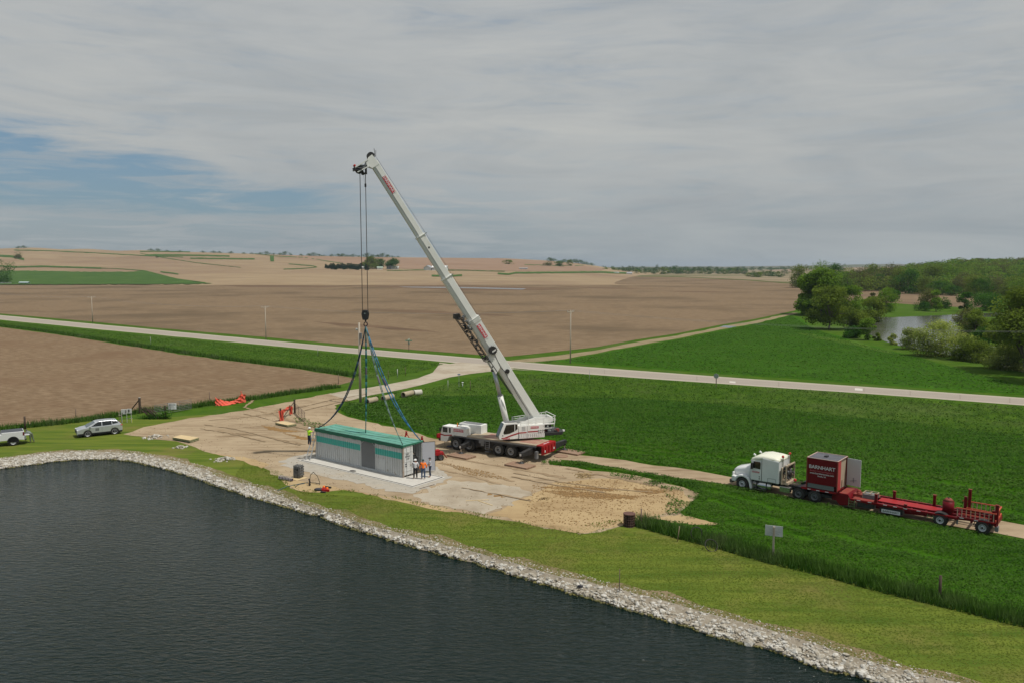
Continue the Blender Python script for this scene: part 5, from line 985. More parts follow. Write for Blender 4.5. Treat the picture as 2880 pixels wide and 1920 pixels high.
# rope falls to the hook block (world positions)
TP = Vector((-13.65, 74.15)); inv = crane.matrix_basis.inverted() if False else (Matrix.Translation((CO.x, CO.y, 0)) @ Matrix.Rotation(math.atan2(CF.y, CF.x), 4, 'Z')).inverted()
ROPE = pm('oiled brown wire rope', (.06, .045, .035), .6)
q = MB(inv).use(ROPE)
for dx, dy in ((-.20, 0), (-.24, .06), (.30, 0), (.26, .07)): q.cyl((TP.x + dx, TP.y + dy, 14.4), (TP.x + dx - .02, TP.y + dy, 27.75), .018, n=4)
q.build('hoist_rope', crane)
q = MB(inv).use(BLACK).cyl((TP.x + .28, TP.y - .15, 26.0), (TP.x + .25, TP.y - .15, 27.5), .008, n=4).cyl((TP.x + .28, TP.y - .15, 26.0), (TP.x - .02, TP.y - .15, 27.5), .008, n=4).cyl((TP.x + .28, TP.y - .15, 25.85), (TP.x + .28, TP.y - .15, 26.15), .09, n=8).cyl((TP.x + .36, TP.y - .1, 27.0), (TP.x + .33, TP.y - .1, 27.7), .09, n=8); q.build('limit_switch_weight', crane)
hb = empty('hook_block', (TP.x, TP.y, 13.1)); tag(hb, 'black sheave block with hook hanging from the boom ropes', 'hook block')
q = MB().use(BLACK)
for y in (-.16, -.05, .06, .17): q.lathe([(y - .03, .28), (y, .31), (y + .03, .28), (y + .03, .05)], (0.04, 0, 1.22), axis='y', n=20)
for y in (-.24, .24): q.prism([(-.18, .62), (.26, .62), (.36, 1.15), (.28, 1.5), (-.2, 1.5), (-.28, 1.15)], y - .02, y + .02)
q.build('sheave_block', hb); q = MB().use(CHROME).cyl((0.04, -.27, 1.22), (.04, .27, 1.22), .06); q.build('axle', hb)
q = MB().use(BLACK).cyl((.05, 0, .66), (.05, 0, .42), .09, .07); pts = [(.05 + .17 * math.sin(a), 0, .22 + .19 * math.cos(a)) for a in [i * .45 for i in range(11)]]; q.use(pm('dark red hook', (.06, .03, .03), .5), True).tube(pts, .06, 8).tube([(.05 - .17 * math.sin(a) * .9, 0, .22 + .17 * math.cos(a)) for a in [.3, .8, 1.3, 1.8]], .045, 8); q.build('hook', hb)
# slings: four loops of webbing from the hook to the container's top corners
SB = pm('blue round sling', (.04, .22, .40), .8, col2=(.03, .10, .18), scale=1.5); SG = pm('grey green sling', (.16, .24, .20), .8, col2=(.08, .13, .12), scale=2)
hk = Vector((TP.x + .05, TP.y, 13.15)); K3 = lambda x, y, z=CHH + .1: Vector((*cpt(x, y), z))
def sling(end, mid, label, m, sep_=.07, r_=.045):
    o = empty('lifting_sling', hk); tag(o, label, 'sling', 'slings from the crane hook')
    q = MB(Matrix.Translation(-hk)).use(m, True); side = (end - hk).cross(Vector((0, 1, 0))).normalized() * sep_
    for s in (-1, 1):
        pts = []
        for i in range(15):
            t_ = i / 14; p = (hk * (1 - t_) ** 2 + mid * 2 * t_ * (1 - t_) + end * t_ * t_); pts.append(p + side * s * math.sin(math.pi * min(t_ * 1.15, 1)) )
        q.tube(pts, r_, 6)
    q.build('webbing', o); jn = hk * .36 + mid * .48 + end * .16; MB(Matrix.Translation(-hk)).use(pm('purple grey sling sleeve', (.13, .11, .14), .8)).cyl(jn - (end - hk).normalized() * .35, jn + (end - hk).normalized() * .35, .085, n=8).build('sleeve', o)
e = [K3(.1, .1), K3(.1, CW - .1), K3(LNG - .1, .2), K3(6.6, 1.5)]
sling(e[0], hk.lerp(e[0], .55) + Vector((-.45, 0, -.9)), 'pale green sling from the hook to the near door corner', SG, .05, .04)
sling(e[1], hk.lerp(e[1], .55) + Vector((-.75, 0, -1.5)), 'bright blue sling sagging to the far door corner', SB, .12, .05)
sling(e[2], hk.lerp(e[2], .55) + Vector((1.1, 0, -2.9)), 'dark blue sling sagging to the ladder end of the roof', pm('dark blue sling', (.03, .06, .10), .8), .06, .05)
sling(e[3] + Vector((0, 0, .0)), hk.lerp(e[3], .5) + Vector((.1, 0, -.3)), 'teal sling hanging straight down to the middle of the roof', pm('teal sling', (.02, .14, .15), .8), .05, .045)
o = bpy.data.objects.new('x', None); q = MB().use(pm('teal sling', (.02, .14, .15), .8), True).tube([K3(6.6, 1.5), K3(7.4, 1.3), K3(8.4, 1.1), K3(9.0, 1.0)], .045).build('sling_end'); tag(q, 'loose end of the teal sling lying on the green roof', 'sling')
# mats under the jacks
def matpad(c, L_, W_, a, label):
    o = empty('outrigger_mat', (c[0], c[1], 0), a); tag(o, label, 'timber mat', 'timber mats under the outriggers')
    for i in range(4): MB().use(MATW).box(-L_ / 2, L_ / 2, -W_ / 2 + i * W_ / 4 + .01, -W_ / 2 + (i + 1) * W_ / 4 - .01, .03, .18).build('timber', o, bevel=.01)
ca = math.atan2(-.61, .79)
matpad(Vector((.75, 73.75)), 2.6, 1.5, ca, 'reddish timber mat under the near rear outrigger'); matpad(Vector((-5.0, 77.5)), 2.6, 1.5, ca, 'reddish timber mat under the near front outrigger'); matpad(Vector((5.9, 79.2)), 2.6, 1.5, ca, 'reddish timber mat under the far rear outrigger')
fr = crane.location + Vector((CF.x * 4.5 + .521 * 3.9, CF.y * 4.5 + .854 * 3.9, 0)); matpad(fr, 2.6, 1.5, ca, 'timber mat under the hidden front outrigger behind the crane')
o = MB().use(MATW).cyl((G(1578, 1282).x, G(1578, 1282).y, .02), (G(1578, 1282).x, G(1578, 1282).y, .07), .72, n=26).build('round_pad', bevel=.02); tag(o, 'round grey brown pad lying beside the far rear timber mat', 'outrigger pad'); 
# ---------------------------------------------------------------- semi tractor
SA = math.atan2(.641, -.767); SR = Vector((20.13, 66.85)); semi = empty('semi_truck', (SR.x, SR.y, 0), SA); tag(semi, 'white long nosed sleeper truck on the dirt track', 'truck')
SWH = pm('glossy white truck paint', (.76, .77, .76), .3, coat=.4, col2=(.70, .71, .70), scale=1); SWH_SUNLIT = pm('sunlit tint of white roof', (.74, .74, .60), .4)  # roof is white too, with the warmth of sunlight put into its colour
q = MB().use(BLACK).box(-7.2, .9, -.45, .45, .62, .9).box(-7.3, -4.2, -1.0, 1.0, .55, .75); q.build('chassis', semi)
# hood: lofted from nose to cowl
def loft(q, secs, close=True):
    n = len(secs[0]); vs = [p for s in secs for p in s]; fs = [(i * n + j, i * n + (j + 1) % n, (i + 1) * n + (j + 1) % n, (i + 1) * n + j) for i in range(len(secs) - 1) for j in range(n)]
    fs += [tuple(range(n))[::-1], tuple(range((len(secs) - 1) * n, len(secs) * n))]; return q.add(vs, fs)
def hs(x, w, zb, zt, r=.22):
    return [(x, -w, zb), (x, w, zb), (x, w, zt - r), (x, w * .86, zt - r * .35), (x, w * .5, zt), (x, -w * .5, zt), (x, -w * .86, zt - r * .35), (x, -w, zt - r)]
q = MB().use(SWH, True); loft(q, [hs(.98, .66, .75, 1.55), hs(.78, .72, .75, 1.72), hs(.2, .80, .80, 1.88), hs(-.4, .90, .85, 2.06), hs(-.66, .98, .9, 2.14)]); q.build('hood', semi)
q = MB().use(CHROME).box(.97, 1.02, -.5, .5, .8, 1.5).use(BLACK)
for k_ in range(7): q.box(1.02, 1.03, -.46, .46, .86 + k_ * .09, .90 + k_ * .09)
q.build('grille', semi)
for s in (1, -1):
    q = MB().use(SWH); pts = [( .60 * math.cos(a), .5 + .60 * math.sin(a)) for a in [R(d) for d in range(10, 176, 15)]]; po = [(.80 * math.cos(a) + .02, .5 + .76 * math.sin(a)) for a in [R(d) for d in range(10, 176, 15)]]
    q.prism(pts + po[::-1], s * .72, s * 1.22); q.prism([(-.58, .55), (-.80, .62), (-.86, .18), (-.70, .12)], s * .8, s * 1.2); q.prism([(.58, .56), (.98, .62), (.95, 1.1), (.55, 1.02)], s * .66, s * 1.15); q.build('fender', semi, bevel=.05)
    o = MB().use(WLAMP).box(.86, .97, s * .72, s * 1.02, 1.12, 1.34).build('headlight', semi, bevel=.03)
MB().use(pm('dull bumper', (.16, .13, .12), .4, .3)).box(.88, 1.16, -1.15, 1.15, .42, .72).build('bumper', semi, bevel=.05)
# cab + sleeper
q = MB().use(SWH); loft(q, [[(-.62, -1.1, .98), (-.62, 1.1, .98), (-.66, 1.1, 2.0), (-.66, -1.1, 2.0)], [(-1.66, -1.18, .98), (-1.66, 1.18, .98), (-1.66, 1.18, 2.72), (-1.66, -1.18, 2.72)]])
cb_ = MB().use(SWH).prism([(-.70, .98), (-1.68, .98), (-1.68, 2.78), (-.98, 2.70), (-.70, 2.12)], -1.16, 1.16).build('cab', semi, bevel=.06)
sl_ = MB().use(SWH).prism([(-1.66, .98), (-3.12, .98), (-3.14, 2.86), (-1.66, 3.0)], -1.19, 1.19).build('sleeper', semi, bevel=.08)
rf = []
for x, w, z0_, z1_ in ((-.56, .92, 2.52, 2.60), (-.72, 1.08, 2.56, 2.80), (-1.1, 1.16, 2.66, 3.02), (-1.7, 1.19, 2.80, 3.14), (-2.6, 1.19, 2.80, 3.10), (-3.14, 1.16, 2.80, 3.02)): rf.append([(x, -w, z0_), (x, w, z0_), (x, w * .97, z1_ - .10), (x, w * .80, z1_), (x, -w * .80, z1_), (x, -w * .97, z1_ - .10)])
q = MB().use(SWH_SUNLIT, True); loft(q, rf); ro = q.build('roof_fairing', semi)
MB().use(GLASS).add([(-.62, -.86, 2.62), (-.62, .86, 2.62), (-.94, .92, 2.90), (-.94, -.92, 2.90), (-.68, -.86, 2.60), (-.68, .86, 2.60), (-1.0, .92, 2.86), (-1.0, -.92, 2.86)], [(0, 1, 2, 3), (4, 7, 6, 5), (0, 4, 5, 1), (1, 5, 6, 2), (2, 6, 7, 3), (3, 7, 4, 0)]).build('sun_visor', ro)
for s in (-.6, .6): MB().use(SWH).cyl((-.9, s, 2.95), (-.72, s, 3.05), .06, .10, n=8).build('horn', ro)
MB().use(GLASS).add([(-.66, -1.0, 2.12), (-.66, 1.0, 2.12), (-.93, .98, 2.66), (-.93, -.98, 2.66), (-.70, -1.0, 2.10), (-.70, 1.0, 2.10), (-.97, .98, 2.64), (-.97, -.98, 2.64)], [(0, 1, 2, 3), (4, 7, 6, 5), (0, 4, 5, 1), (1, 5, 6, 2), (2, 6, 7, 3), (3, 7, 4, 0)]).build('windscreen', cb_)
dr = MB().use(SWH).box(-1.63, -.74, 1.15, 1.175, 1.02, 2.66).build('door', semi, bevel=.01)
q = MB().use(BLACK).box(-1.66, -1.635, 1.14, 1.17, 1.0, 2.7).build('door_seam', dr); MB().use(GLASS).prism([(-1.55, 1.98), (-.86, 2.02), (-.96, 2.58), (-1.50, 2.60), (-1.57, 2.5)], 1.17, 1.19).build('side_window', dr)
logo(dr, (-1.16, 1.178, 1.70), (-1, 0, 0), (0, 0, 1), .62, .12, size=.11); text('ooo', .05, (-1.4, 1.18, 1.35), (-1, 0, 0), (0, 0, 1), TXTK, 'lettering', dr) if False else None
for z in (1.35, 1.18): MB().use(GREYM).cyl((-1.48, 1.176, z), (-1.48, 1.182, z), .06, n=10).build('door_decal', dr)
q = MB().use(BLACK)
for a, b_ in (((-2.2, 1.35), (-2.85, 1.35)), ((-2.85, 1.35), (-2.85, 1.0)), ((-2.2, 1.35), (-2.2, 1.0)), ((-2.2, 1.02), (-2.85, 1.02))): q.bar((a[0], 1.195, a[1]), (b_[0], 1.195, b_[1]), .015)
q.build('locker_door', sl_)
MB().use(BLACK).box(-.95, -.80, 1.22, 1.42, 1.95, 2.45).bar((-.85, 1.16, 2.4), (-.88, 1.3, 2.42), .03).bar((-.85, 1.16, 2.0), (-.88, 1.3, 2.0), .03).build('mirror', semi)
for s in (1, -1):
    q = MB().use(CHROME, True).cyl((-.95, s * .92, .62), (-2.45, s * .92, .62), .31, n=18); q.use(BLACK).box(-1.3, -1.24, s * .92 - .32, s * .92 + .32, .3, .95).box(-2.15, -2.09, s * .92 - .32, s * .92 + .32, .3, .95); q.use(CHROME).box(-2.1, -.9, s * 1.0, s * 1.22, .28, .32); q.build('fuel_tank', semi)
MB().use(CHROME).box(-4.05, -3.2, .75, 1.2, .42, .85).build('step_box', semi, bevel=.02)
q = MB().use(DECK).box(-3.35, -3.26, -1.1, 1.1, 1.0, 2.35).bar((-3.6, -.9, 1.0), (-3.6, -.9, 2.5), .09).bar((-3.6, .9, 1.0), (-3.6, .9, 2.5), .09).bar((-3.6, -.95, 2.5), (-3.6, .95, 2.5), .1).box(-3.8, -3.3, -.9, .95, .98, 1.15)
for k_ in range(34): q.use((DECK, GREYM, OLDW, BLACK)[k_ % 4]).blob((-3.45 + random.uniform(-.1, .15), random.uniform(-.85, .9), random.uniform(1.2, 2.4)), random.uniform(.07, .16), jit=.35)
for k_ in range(4): q.use(BLACK).tube([(-3.62, -.5 + k_ * .3 + .2 * math.sin(a), 1.6 + .25 * math.cos(a)) for a in [i * .6 for i in range(12)]], .025, 5)
q.build('headache_rack', semi, label='cream rack behind the cab hung with chains and hoses')
for s in (-.75, .75): MB().use(CHROME).cyl((-3.25, s, 2.4), (-3.25, s, 3.15), .05).use(REDL).blob((-3.25, s, 3.22), .12).build('rack_beacon', semi)
q = MB().use(DECK).bar((-3.8, .3, .95), (-4.7, .5, 1.1), .12).bar((-4.0, -.2, 1.0), (-4.6, .0, 1.2), .1).use(REDL).blob((-4.1, .2, 1.3), .14).build('fifth_wheel', semi)
wheel(semi, 0, 1.03, .5, .34, 1, RIMS); wheel(semi, 0, -1.03, .5, .34, -1, RIMS)
for x in (-4.75, -6.03):
    for s in (1, -1): wheel(semi, x, s * .92, .5, .58, s, GREYM)
for x in (-4.75,):
    for s in (1, -1): q = MB().use(BLACK); q.prism([(x + .62 * math.cos(a), .5 + .62 * math.sin(a)) for a in [R(d) for d in range(20, 170, 14)]] + [(x + .58 * math.cos(a), .5 + .58 * math.sin(a)) for a in [R(d) for d in range(160, 10, -14)]], s * .6, s * 1.22); q.build('mudguard', semi)
# ---------------------------------------------------------------- trailer
tr = empty('lowboy_trailer', (SR.x, SR.y, 0), SA); tag(tr, 'deep red heavy haul trailer coupled behind the white truck', 'trailer')
q = MB().use(DRED).box(-7.95, -4.95, -1.2, 1.2, 1.0, 1.16).box(-7.9, -7.3, -.9, .9, .45, 1.0).prism([(-7.75, 1.16), (-8.6, 1.16), (-8.75, .9), (-8.75, .35), (-8.0, .22), (-7.75, .5)], -1.2, 1.2)
q.use(RUSTR).box(-8.5, -7.9, -1.1, 1.1, 1.16, 1.175); go = q.build('gooseneck', tr, bevel=.02)
q = MB().use(RUSTR).box(-9.4, -8.75, -.4, .4, .85, 1.1).blob((-9.0, -.2, 1.15), .2).blob((-9.15, .3, 1.1), .16).use(CHROME)
for s in (-.22, .22): q.bar((-8.9 + s, 1.2, .95), (-8.9 + s, 1.24, .25), .04)
for z in (.3, .5, .7): q.bar((-8.68, 1.22, z), (-9.12, 1.22, z), .04)
q.build('hydraulic_unit', tr)
q = MB().use(DRED).box(-16.2, -8.7, 1.02, 1.2, .72, .90).box(-16.2, -8.7, -1.2, -1.02, .72, .90).prism([(-8.7, .90), (-13.0, .90), (-18.5, .98), (-18.5, .66), (-16.6, .60), (-14.4, .40), (-12.6, .30), (-9.4, .30), (-8.9, .6)], .42, .56).prism([(-8.7, .90), (-13.0, .90), (-18.5, .98), (-18.5, .66), (-16.6, .60), (-14.4, .40), (-12.6, .30), (-9.4, .30), (-8.9, .6)], -.56, -.42)
q.use(RED).box(-14.9, -10.6, -.56, .56, .86, .92).use(RUSTR).box(-10.4, -8.9, -1.15, 1.15, .90, .915).use(DRED)
for x in range(9, 19): q.box(-x - .06, -x + .06, -1.18, 1.18, .66, .84)
q.box(-18.55, -16.1, .98, 1.2, .86, .98).box(-18.55, -16.1, -1.2, -.98, .86, .98).box(-18.55, -18.4, -1.2, 1.2, .7, .98); q.build('main_beam', tr)
q = MB().use(RED)
for s in (1, -1): q.box(-16.2, -8.75, s * 1.19, s * 1.225, .84, .90).box(-18.5, -16.2, s * 1.19, s * 1.225, .92, .975)
q.use(TXTW)
for x in (5.6, 6.3, 7.0, 9.4, 10.2, 11.3, 12.0, 12.7, 13.6, 16.4, 17.3): q.box(-x - .13, -x + .13, 1.225, 1.235, .84 + (.2 if x < 8 else .06 if x > 16 else 0), .89 + (.2 if x < 8 else .06 if x > 16 else 0))
q.use(RED).box(-7.7, -4.95, 1.19, 1.22, 1.02, 1.10); q.build('side_rail', tr)
for x, h_, yy in ((-10.62, .62, 1.12), (-11.35, .5, -1.1), (-14.15, .72, -1.1), (-16.2, .95, -1.15), (-16.45, 1.55, -1.15), (-18.3, .8, .9), (-18.5, 1.25, .9), (-12.7, .25, 1.15)):
    MB().use(DRED).box(x - .1, x + .1, yy - .08, yy + .08, .7, .92 + h_).use(RUSTR).box(x - .12, x + .12, yy - .1, yy + .1, .92 + h_, .95 + h_).build('stake_post', tr)
MB().use(DRED, True).cyl((-15.35, .3, .9), (-15.35, .3, 1.75), .38, n=20).use(RUSTR, True).cyl((-15.35, .3, 1.75), (-15.35, .3, 1.95), .38, .18, n=20).use(BLACK).cyl((-15.35, .3, 1.95), (-15.35, .3, 2.02), .06).build('air_tank', tr)
for s in (1, -1):
    q = MB().use(pm('red orange rail', (.55, .09, .05), .5)).bar((-16.0, s * 1.12, 1.58), (-18.47, s * 1.12, 1.58), .07).bar((-16.3, s * .9, 1.15), (-18.5, s * .9, 1.1), .06).use(pm('pale rail posts', (.42, .30, .22), .6))
    for k_ in range(9): q.bar((-16.1 - k_ * .28, s * 1.12, .98), (-16.1 - k_ * .28, s * 1.12, 1.56), .07, .05)
    q.build('guard_rail', tr)
MB().use(pm('red orange rail', (.55, .09, .05), .5)).box(-18.5, -18.44, -1.15, 1.15, .95, 1.12).bar((-18.47, -1.12, 1.58), (-18.47, 1.12, 1.58), .07).bar((-18.47, -.4, 1.1), (-18.47, -.4, 1.6), .06).bar((-18.47, .4, 1.1), (-18.47, .4, 1.6), .06).build('rear_board', tr)
for x in (-15.02, -17.7):
    for s in (1, -1):
        wheel(tr, x, s * .95, .46, .52, s, RIMS); q = MB().use(BLACK); q.prism([(x + .60 * math.cos(a), .46 + .56 * math.sin(a)) for a in [R(d) for d in range(5, 180, 12)]] + [(x + .57 * math.cos(a), .46 + .53 * math.sin(a)) for a in [R(d) for d in range(176, 0, -12)]], s * .68, s * 1.22); q.build('mudguard', tr)
q = MB().use(BLACK).box(-10.5, -9.3, .6, 1.15, .35, .80).box(-12.5, -10.9, .55, 1.1, .30, .72); q.build('side_locker', tr)
sg = MB().use(TXTW).box(-12.35, -11.05, 1.15, 1.17, .26, .52).build('sign_board', tr); text('BARNHART', .22, (-11.70, 1.175, .385), (-1, 0, 0), (0, 0, 1), TXTK, 'lettering', sg)
q = MB().use(CHROME)
for s in (-.2, .2): q.bar((-14.4 + s, 1.18, .86), (-14.4 + s, 1.2, .42), .03)
q.bar((-14.2, 1.19, .45), (-14.6, 1.19, .45), .03).bar((-14.2, 1.19, .65), (-14.6, 1.19, .65), .03).build('step', tr)
q = MB().use(GREYM).cyl((-16.1, 1.0, .35), (-16.1, 1.0, .9), .06).box(-18.65, -18.45, .7, 1.15, .35, .7); q.build('landing_leg', tr)
# battery box on the trailer neck
o = empty('tool_crate', (SR.x - math.cos(SA) * 9.95, SR.y - math.sin(SA) * 9.95, .92), SA); tag(o, 'small cream framed grey crate on the front of the red trailer bed', 'crate')
MB().use(GREYM).box(-.45, .45, -.35, .5, 0, .3).build('box', o); q = MB().use(DECK)
for x in (-.47, .47):
    for y in (-.37, .52): q.bar((x, y, 0), (x, y, .4), .05)
for y in (-.37, .52): q.bar((-.47, y, .38), (.47, y, .38), .05)
for x in (-.47, .0, .47): q.bar((x, -.37, .38), (x, .52, .38), .05)
q.build('frame', o)
# red container on the gooseneck
rc = empty('red_container', (SR.x, SR.y, 1.18), SA); tag(rc, 'small dark red container with white lettering riding on the trailer neck', 'container')
q = MB().use(DRED)
q.box(-7.7, -5.38, 1.13, 1.17, .38, 2.4).box(-7.7, -5.38, -1.17, -1.13, .02, 2.4).box(-5.42, -5.36, -1.17, 1.17, .02, 2.4).build('wall', rc)
MB().use(pm('grey skirt', (.15, .16, .16), .6)).box(-7.5, -5.45, 1.12, 1.16, .02, .36).build('skirt', rc)
q = MB().use(RUSTR)
for x in (-7.74, -5.38):
    for y in (-1.17, 1.17): q.box(x - .04, x + .04, y - .04, y + .04, 0, 2.42)
q.build('corner_post', rc)
q = MB().use(pm('pale container rim', (.50, .36, .30), .6))
for s in (-1, 1): q.box(-7.76, -5.34, s * 1.15 - .03, s * 1.15 + .03, 2.40, 2.44)
for x in (-7.74, -5.37): q.box(x - .03, x + .03, -1.12, 1.12, 2.40, 2.44)
q.use(pm('dark roof sheet', (.11, .11, .125), .6, col2=(.08, .08, .09), scale=2)).box(-7.7, -5.4, -1.12, 1.12, 2.36, 2.405).use(BLACK).box(-6.6, -6.35, -.2, .2, 2.405, 2.50); q.build('roof', rc)
text('BARNHART', .40, (-6.54, 1.178, 1.72), (-1, 0, 0), (0, 0, 1), TXTW, 'lettering', rc, None, .98); text('Barnhart Crane and Rigging Co.', .145, (-6.54, 1.178, 1.42), (-1, 0, 0), (0, 0, 1), PINK, 'lettering', rc); text('www.barnhartcrane.com', .185, (-6.54, 1.178, 1.23), (-1, 0, 0), (0, 0, 1), TXTW, 'lettering', rc); text('Omaha, NE', .14, (-6.54, 1.178, 1.03), (-1, 0, 0), (0, 0, 1), TXTW, 'lettering', rc)
MB().use(pm('door red', (.42, .05, .05), .5)).box(-7.74, -7.70, .35, 1.12, .05, 2.36).build('door', rc)
hx = Matrix.Translation((-7.74, -1.12, 0)) @ Matrix.Rotation(R(-100), 4, 'Z'); hx = Matrix.Translation((-7.76, -1.12, 0)) @ Matrix.Rotation(R(172), 4, 'Z')
MB(hx).use(pm('pale inner door', (.50, .52, .52), .6)).box(0, 1.1, -.02, .03, .12, 2.3).use(GREYM).bar((.3, -.05, .5), (.8, -.05, .62), .03).bar((.55, -.05, .4), (.55, -.05, .8), .03).build('door', rc, label='pale inner face of the container door swung open')
q = MB().use(DECK).box(-7.66, -7.62, -1.1, .3, .05, 2.3); q.build('inner_lining', rc); MB().use(DRED).cyl((-7.95, .7, .0), (-7.95, .7, .9), .025).build('lock_bar', rc)
# ---------------------------------------------------------------- cars
def prof_arch(x0, z0, x1, wheels, r, up):
    """lower outline with wheel arches, running from x0 to x1 at height z0"""
    pts = [(x0, z0)]; s = 1 if x1 > x0 else -1
    for wx, zc_ in sorted(wheels, key=lambda a: a[0] * s):
        for a in range(0, 181, 20):
            an = R(180 - a) if s > 0 else R(a); z = zc_ + r * math.sin(an)
            if z >= z0: pts.append((wx + r * math.cos(an), z))
    return pts + [(x1, z0)]
CP = pm('silver car paint', (.46, .48, .50), .28, .35, coat=.5); CP2 = pm('white pickup paint', (.64, .64, .65), .3, coat=.5); TRIM = pm('black plastic trim', (.02, .02, .022), .5)
SUVP = Vector((-46.63, 86.57)); su = Vector((2.2, 1.52)).normalized(); sang = math.atan2(-su.y, -su.x)       # nose points left
left_ = Vector((su.y, -su.x)); o_ = SUVP - left_ * .92; suv = empty('parked_suv', (o_.x, o_.y, 0), sang)
# local x forward (to the left of the picture) ; towards the viewer is +y
tag(suv, 'silver suv parked on the grass beside the yard, dark sticker on its doors', 'car')
W2 = .92; whs = [(0, .36), (-2.70, .36)]
low = prof_arch(1.0, .30, -3.45, whs, .42, 1)
lower = low + [(-3.50, .55), (-3.50, .95), (-3.42, 1.12), (-2.6, 1.12), (.0, 1.06), (.55, .98), (.95, .85), (1.05, .65), (1.05, .42)]
body = MB().use(CP).prism(lower, -W2, W2).build('body', suv, bevel=.05)
q = MB().use(TRIM); lo2 = prof_arch(.98, .24, -3.44, whs, .385, 1); q.prism(lo2 + [(-3.5, .45), (.98, .45)][::1], -W2 - .012, W2 + .012); q.build('lower_cladding', suv, bevel=.01)
def cab_loft(bot, topp, wb, wt, m, name, parent):
    q = MB().use(m); n = len(bot); vs = [(x, -wb, z) for x, z in bot]; return q
def house(parent, pr, wb, wt, zb, m, name='cabin', inset_=0.0):
    """tapered greenhouse: outline pr (x,z), half width shrinks from wb at zb to wt at the top"""
    zt = max(z for _, z in pr); wf = lambda z: wb + (wt - wb) * (z - zb) / (zt - zb)
    q = MB().use(m); n = len(pr); q.add([(x, -wf(z), z) for x, z in pr] + [(x, wf(z), z) for x, z in pr], [tuple(range(n)), tuple(range(2 * n - 1, n - 1, -1))] + [(i, i + n, (i + 1) % n + n, (i + 1) % n) for i in range(n)])
    return q.build(name, parent, bevel=.03), wf
cab_, wf = house(suv, [(.12, 1.04), (-.82, 1.54), (-1.2, 1.62), (-2.3, 1.63), (-3.0, 1.54), (-3.42, 1.12)], .88, .68, 1.05, CP)
def win(parent, pr, wf, off=.012, m=GLASS, name='side_window', both=True):
    for s in (1, -1) if both else (1,):
        n = len(pr); MB().use(m).add([(x, s * (wf(z) + off), z) for x, z in pr] + [(x, s * (wf(z) - .03), z) for x, z in pr], [tuple(range(n)), tuple(range(2 * n - 1, n - 1, -1))] + [(i, i + n, (i + 1) % n + n, (i + 1) % n) for i in range(n)]).build(name, parent)
win(suv, [(-.38, 1.12), (-1.42, 1.12), (-1.42, 1.56), (-1.05, 1.54)], wf); win(suv, [(-1.50, 1.12), (-2.45, 1.15), (-2.40, 1.55), (-1.50, 1.57)], wf); win(suv, [(-2.52, 1.2), (-3.12, 1.28), (-2.92, 1.47), (-2.48, 1.53)], wf)
def cross(parent, a, b_, wa_, wb_, m, name, off=.015):
    d = Vector((b_[0] - a[0], 0, b_[1] - a[1])).normalized(); n_ = Vector((-d.z, 0, d.x)); n_ = n_ if n_.z > 0 else -n_
    P = [Vector((a[0], -wa_, a[1])), Vector((a[0], wa_, a[1])), Vector((b_[0], wb_, b_[1])), Vector((b_[0], -wb_, b_[1]))]; MB().use(m).add([p + n_ * off for p in P] + [p - n_ * .02 for p in P], [(0, 1, 2, 3), (4, 7, 6, 5), (0, 4, 5, 1), (1, 5, 6, 2), (2, 6, 7, 3), (3, 7, 4, 0)]).build(name, parent)
cross(suv, (.07, 1.07), (-.79, 1.52), .80, .66, GLASS2, 'windscreen'); cross(suv, (-3.38, 1.17), (-3.06, 1.49), .78, .64, GLASS, 'rear_window')
MB().use(TRIM).bar((-1.0, .60, 1.655), (-2.7, .62, 1.655), .022).bar((-1.0, -.60, 1.655), (-2.7, -.62, 1.655), .022).build('roof_rail', suv)
for s in (1, -1):
    MB().use(WLAMP).box(.80, 1.03, s * .62, s * .90, .78, .86).build('headlight', suv, bevel=.02); MB().use(REDL).box(-3.52, -3.30, s * .62, s * .93, .98, 1.08).build('tail_light', suv); MB().use(CP).box(-.35, -.18, s * .93, s * 1.07, 1.08, 1.2).build('mirror', suv, bevel=.03)
    for x in (0, -2.70): wheel(suv, x, s * (W2 - .08), .36, .22, s, RIMS, rr=.7)
MB().use(TRIM).box(1.0, 1.07, -.6, .6, .5, .78).build('grille', suv); dk = MB().use(pm('dark door sticker', (.13, .14, .15), .6)).box(-1.15, -.78, W2, W2 + .008, .62, .92).build('door_sticker', suv); MB().use(CHROME).box(-1.08, -.85, W2 + .008, W2 + .012, .74, .79).build('sticker_mark', dk)
q = MB().use(TRIM)
for x in (-1.44, -.35, -2.45): q.box(x - .006, x + .006, W2 + .0005, W2 + .004, .5, 1.08)
q.build('door_seam', suv)
# pickup, only its rear half is in the frame
PP = Vector((-52.21, 82.39)); o_ = PP - left_ * 1.0; pk = empty('pickup_truck', (o_.x, o_.y, 0), sang); tag(pk, 'white pickup with lowered tailgate and black bed cover, cut off by the left edge', 'pickup')
W2 = 1.0; whs = [(0, .42), (3.75, .42)]; low = prof_arch(-1.02, .50, 4.75, whs, .52, 1)
MB().use(CP2).prism(low + [(4.8, .6), (4.78, 1.1), (3.4, 1.22), (1.0, 1.26), (1.0, 1.46), (-1.02, 1.44)], -W2, W2).build('body', pk, bevel=.04)
MB().use(pm('black bed cover', (.055, .06, .07), .5)).box(-.95, .98, -.86, .86, 1.44, 1.475).build('bed_cover', pk, bevel=.01); MB().use(TRIM).box(-1.03, -.9, -.8, .8, .95, 1.40).build('bed_shade_panel', pk)  # black panel across the tail stands in for shade in the open bed
MB().use(CP2).box(-1.52, -1.02, -.78, .78, .93, .99).build('tailgate', pk, bevel=.02); MB().use(CHROME).box(-1.2, -1.03, -.95, .95, .55, .72).use(TRIM).box(-1.22, -1.04, .6, .95, .45, .58).build('rear_bumper', pk, bevel=.02)
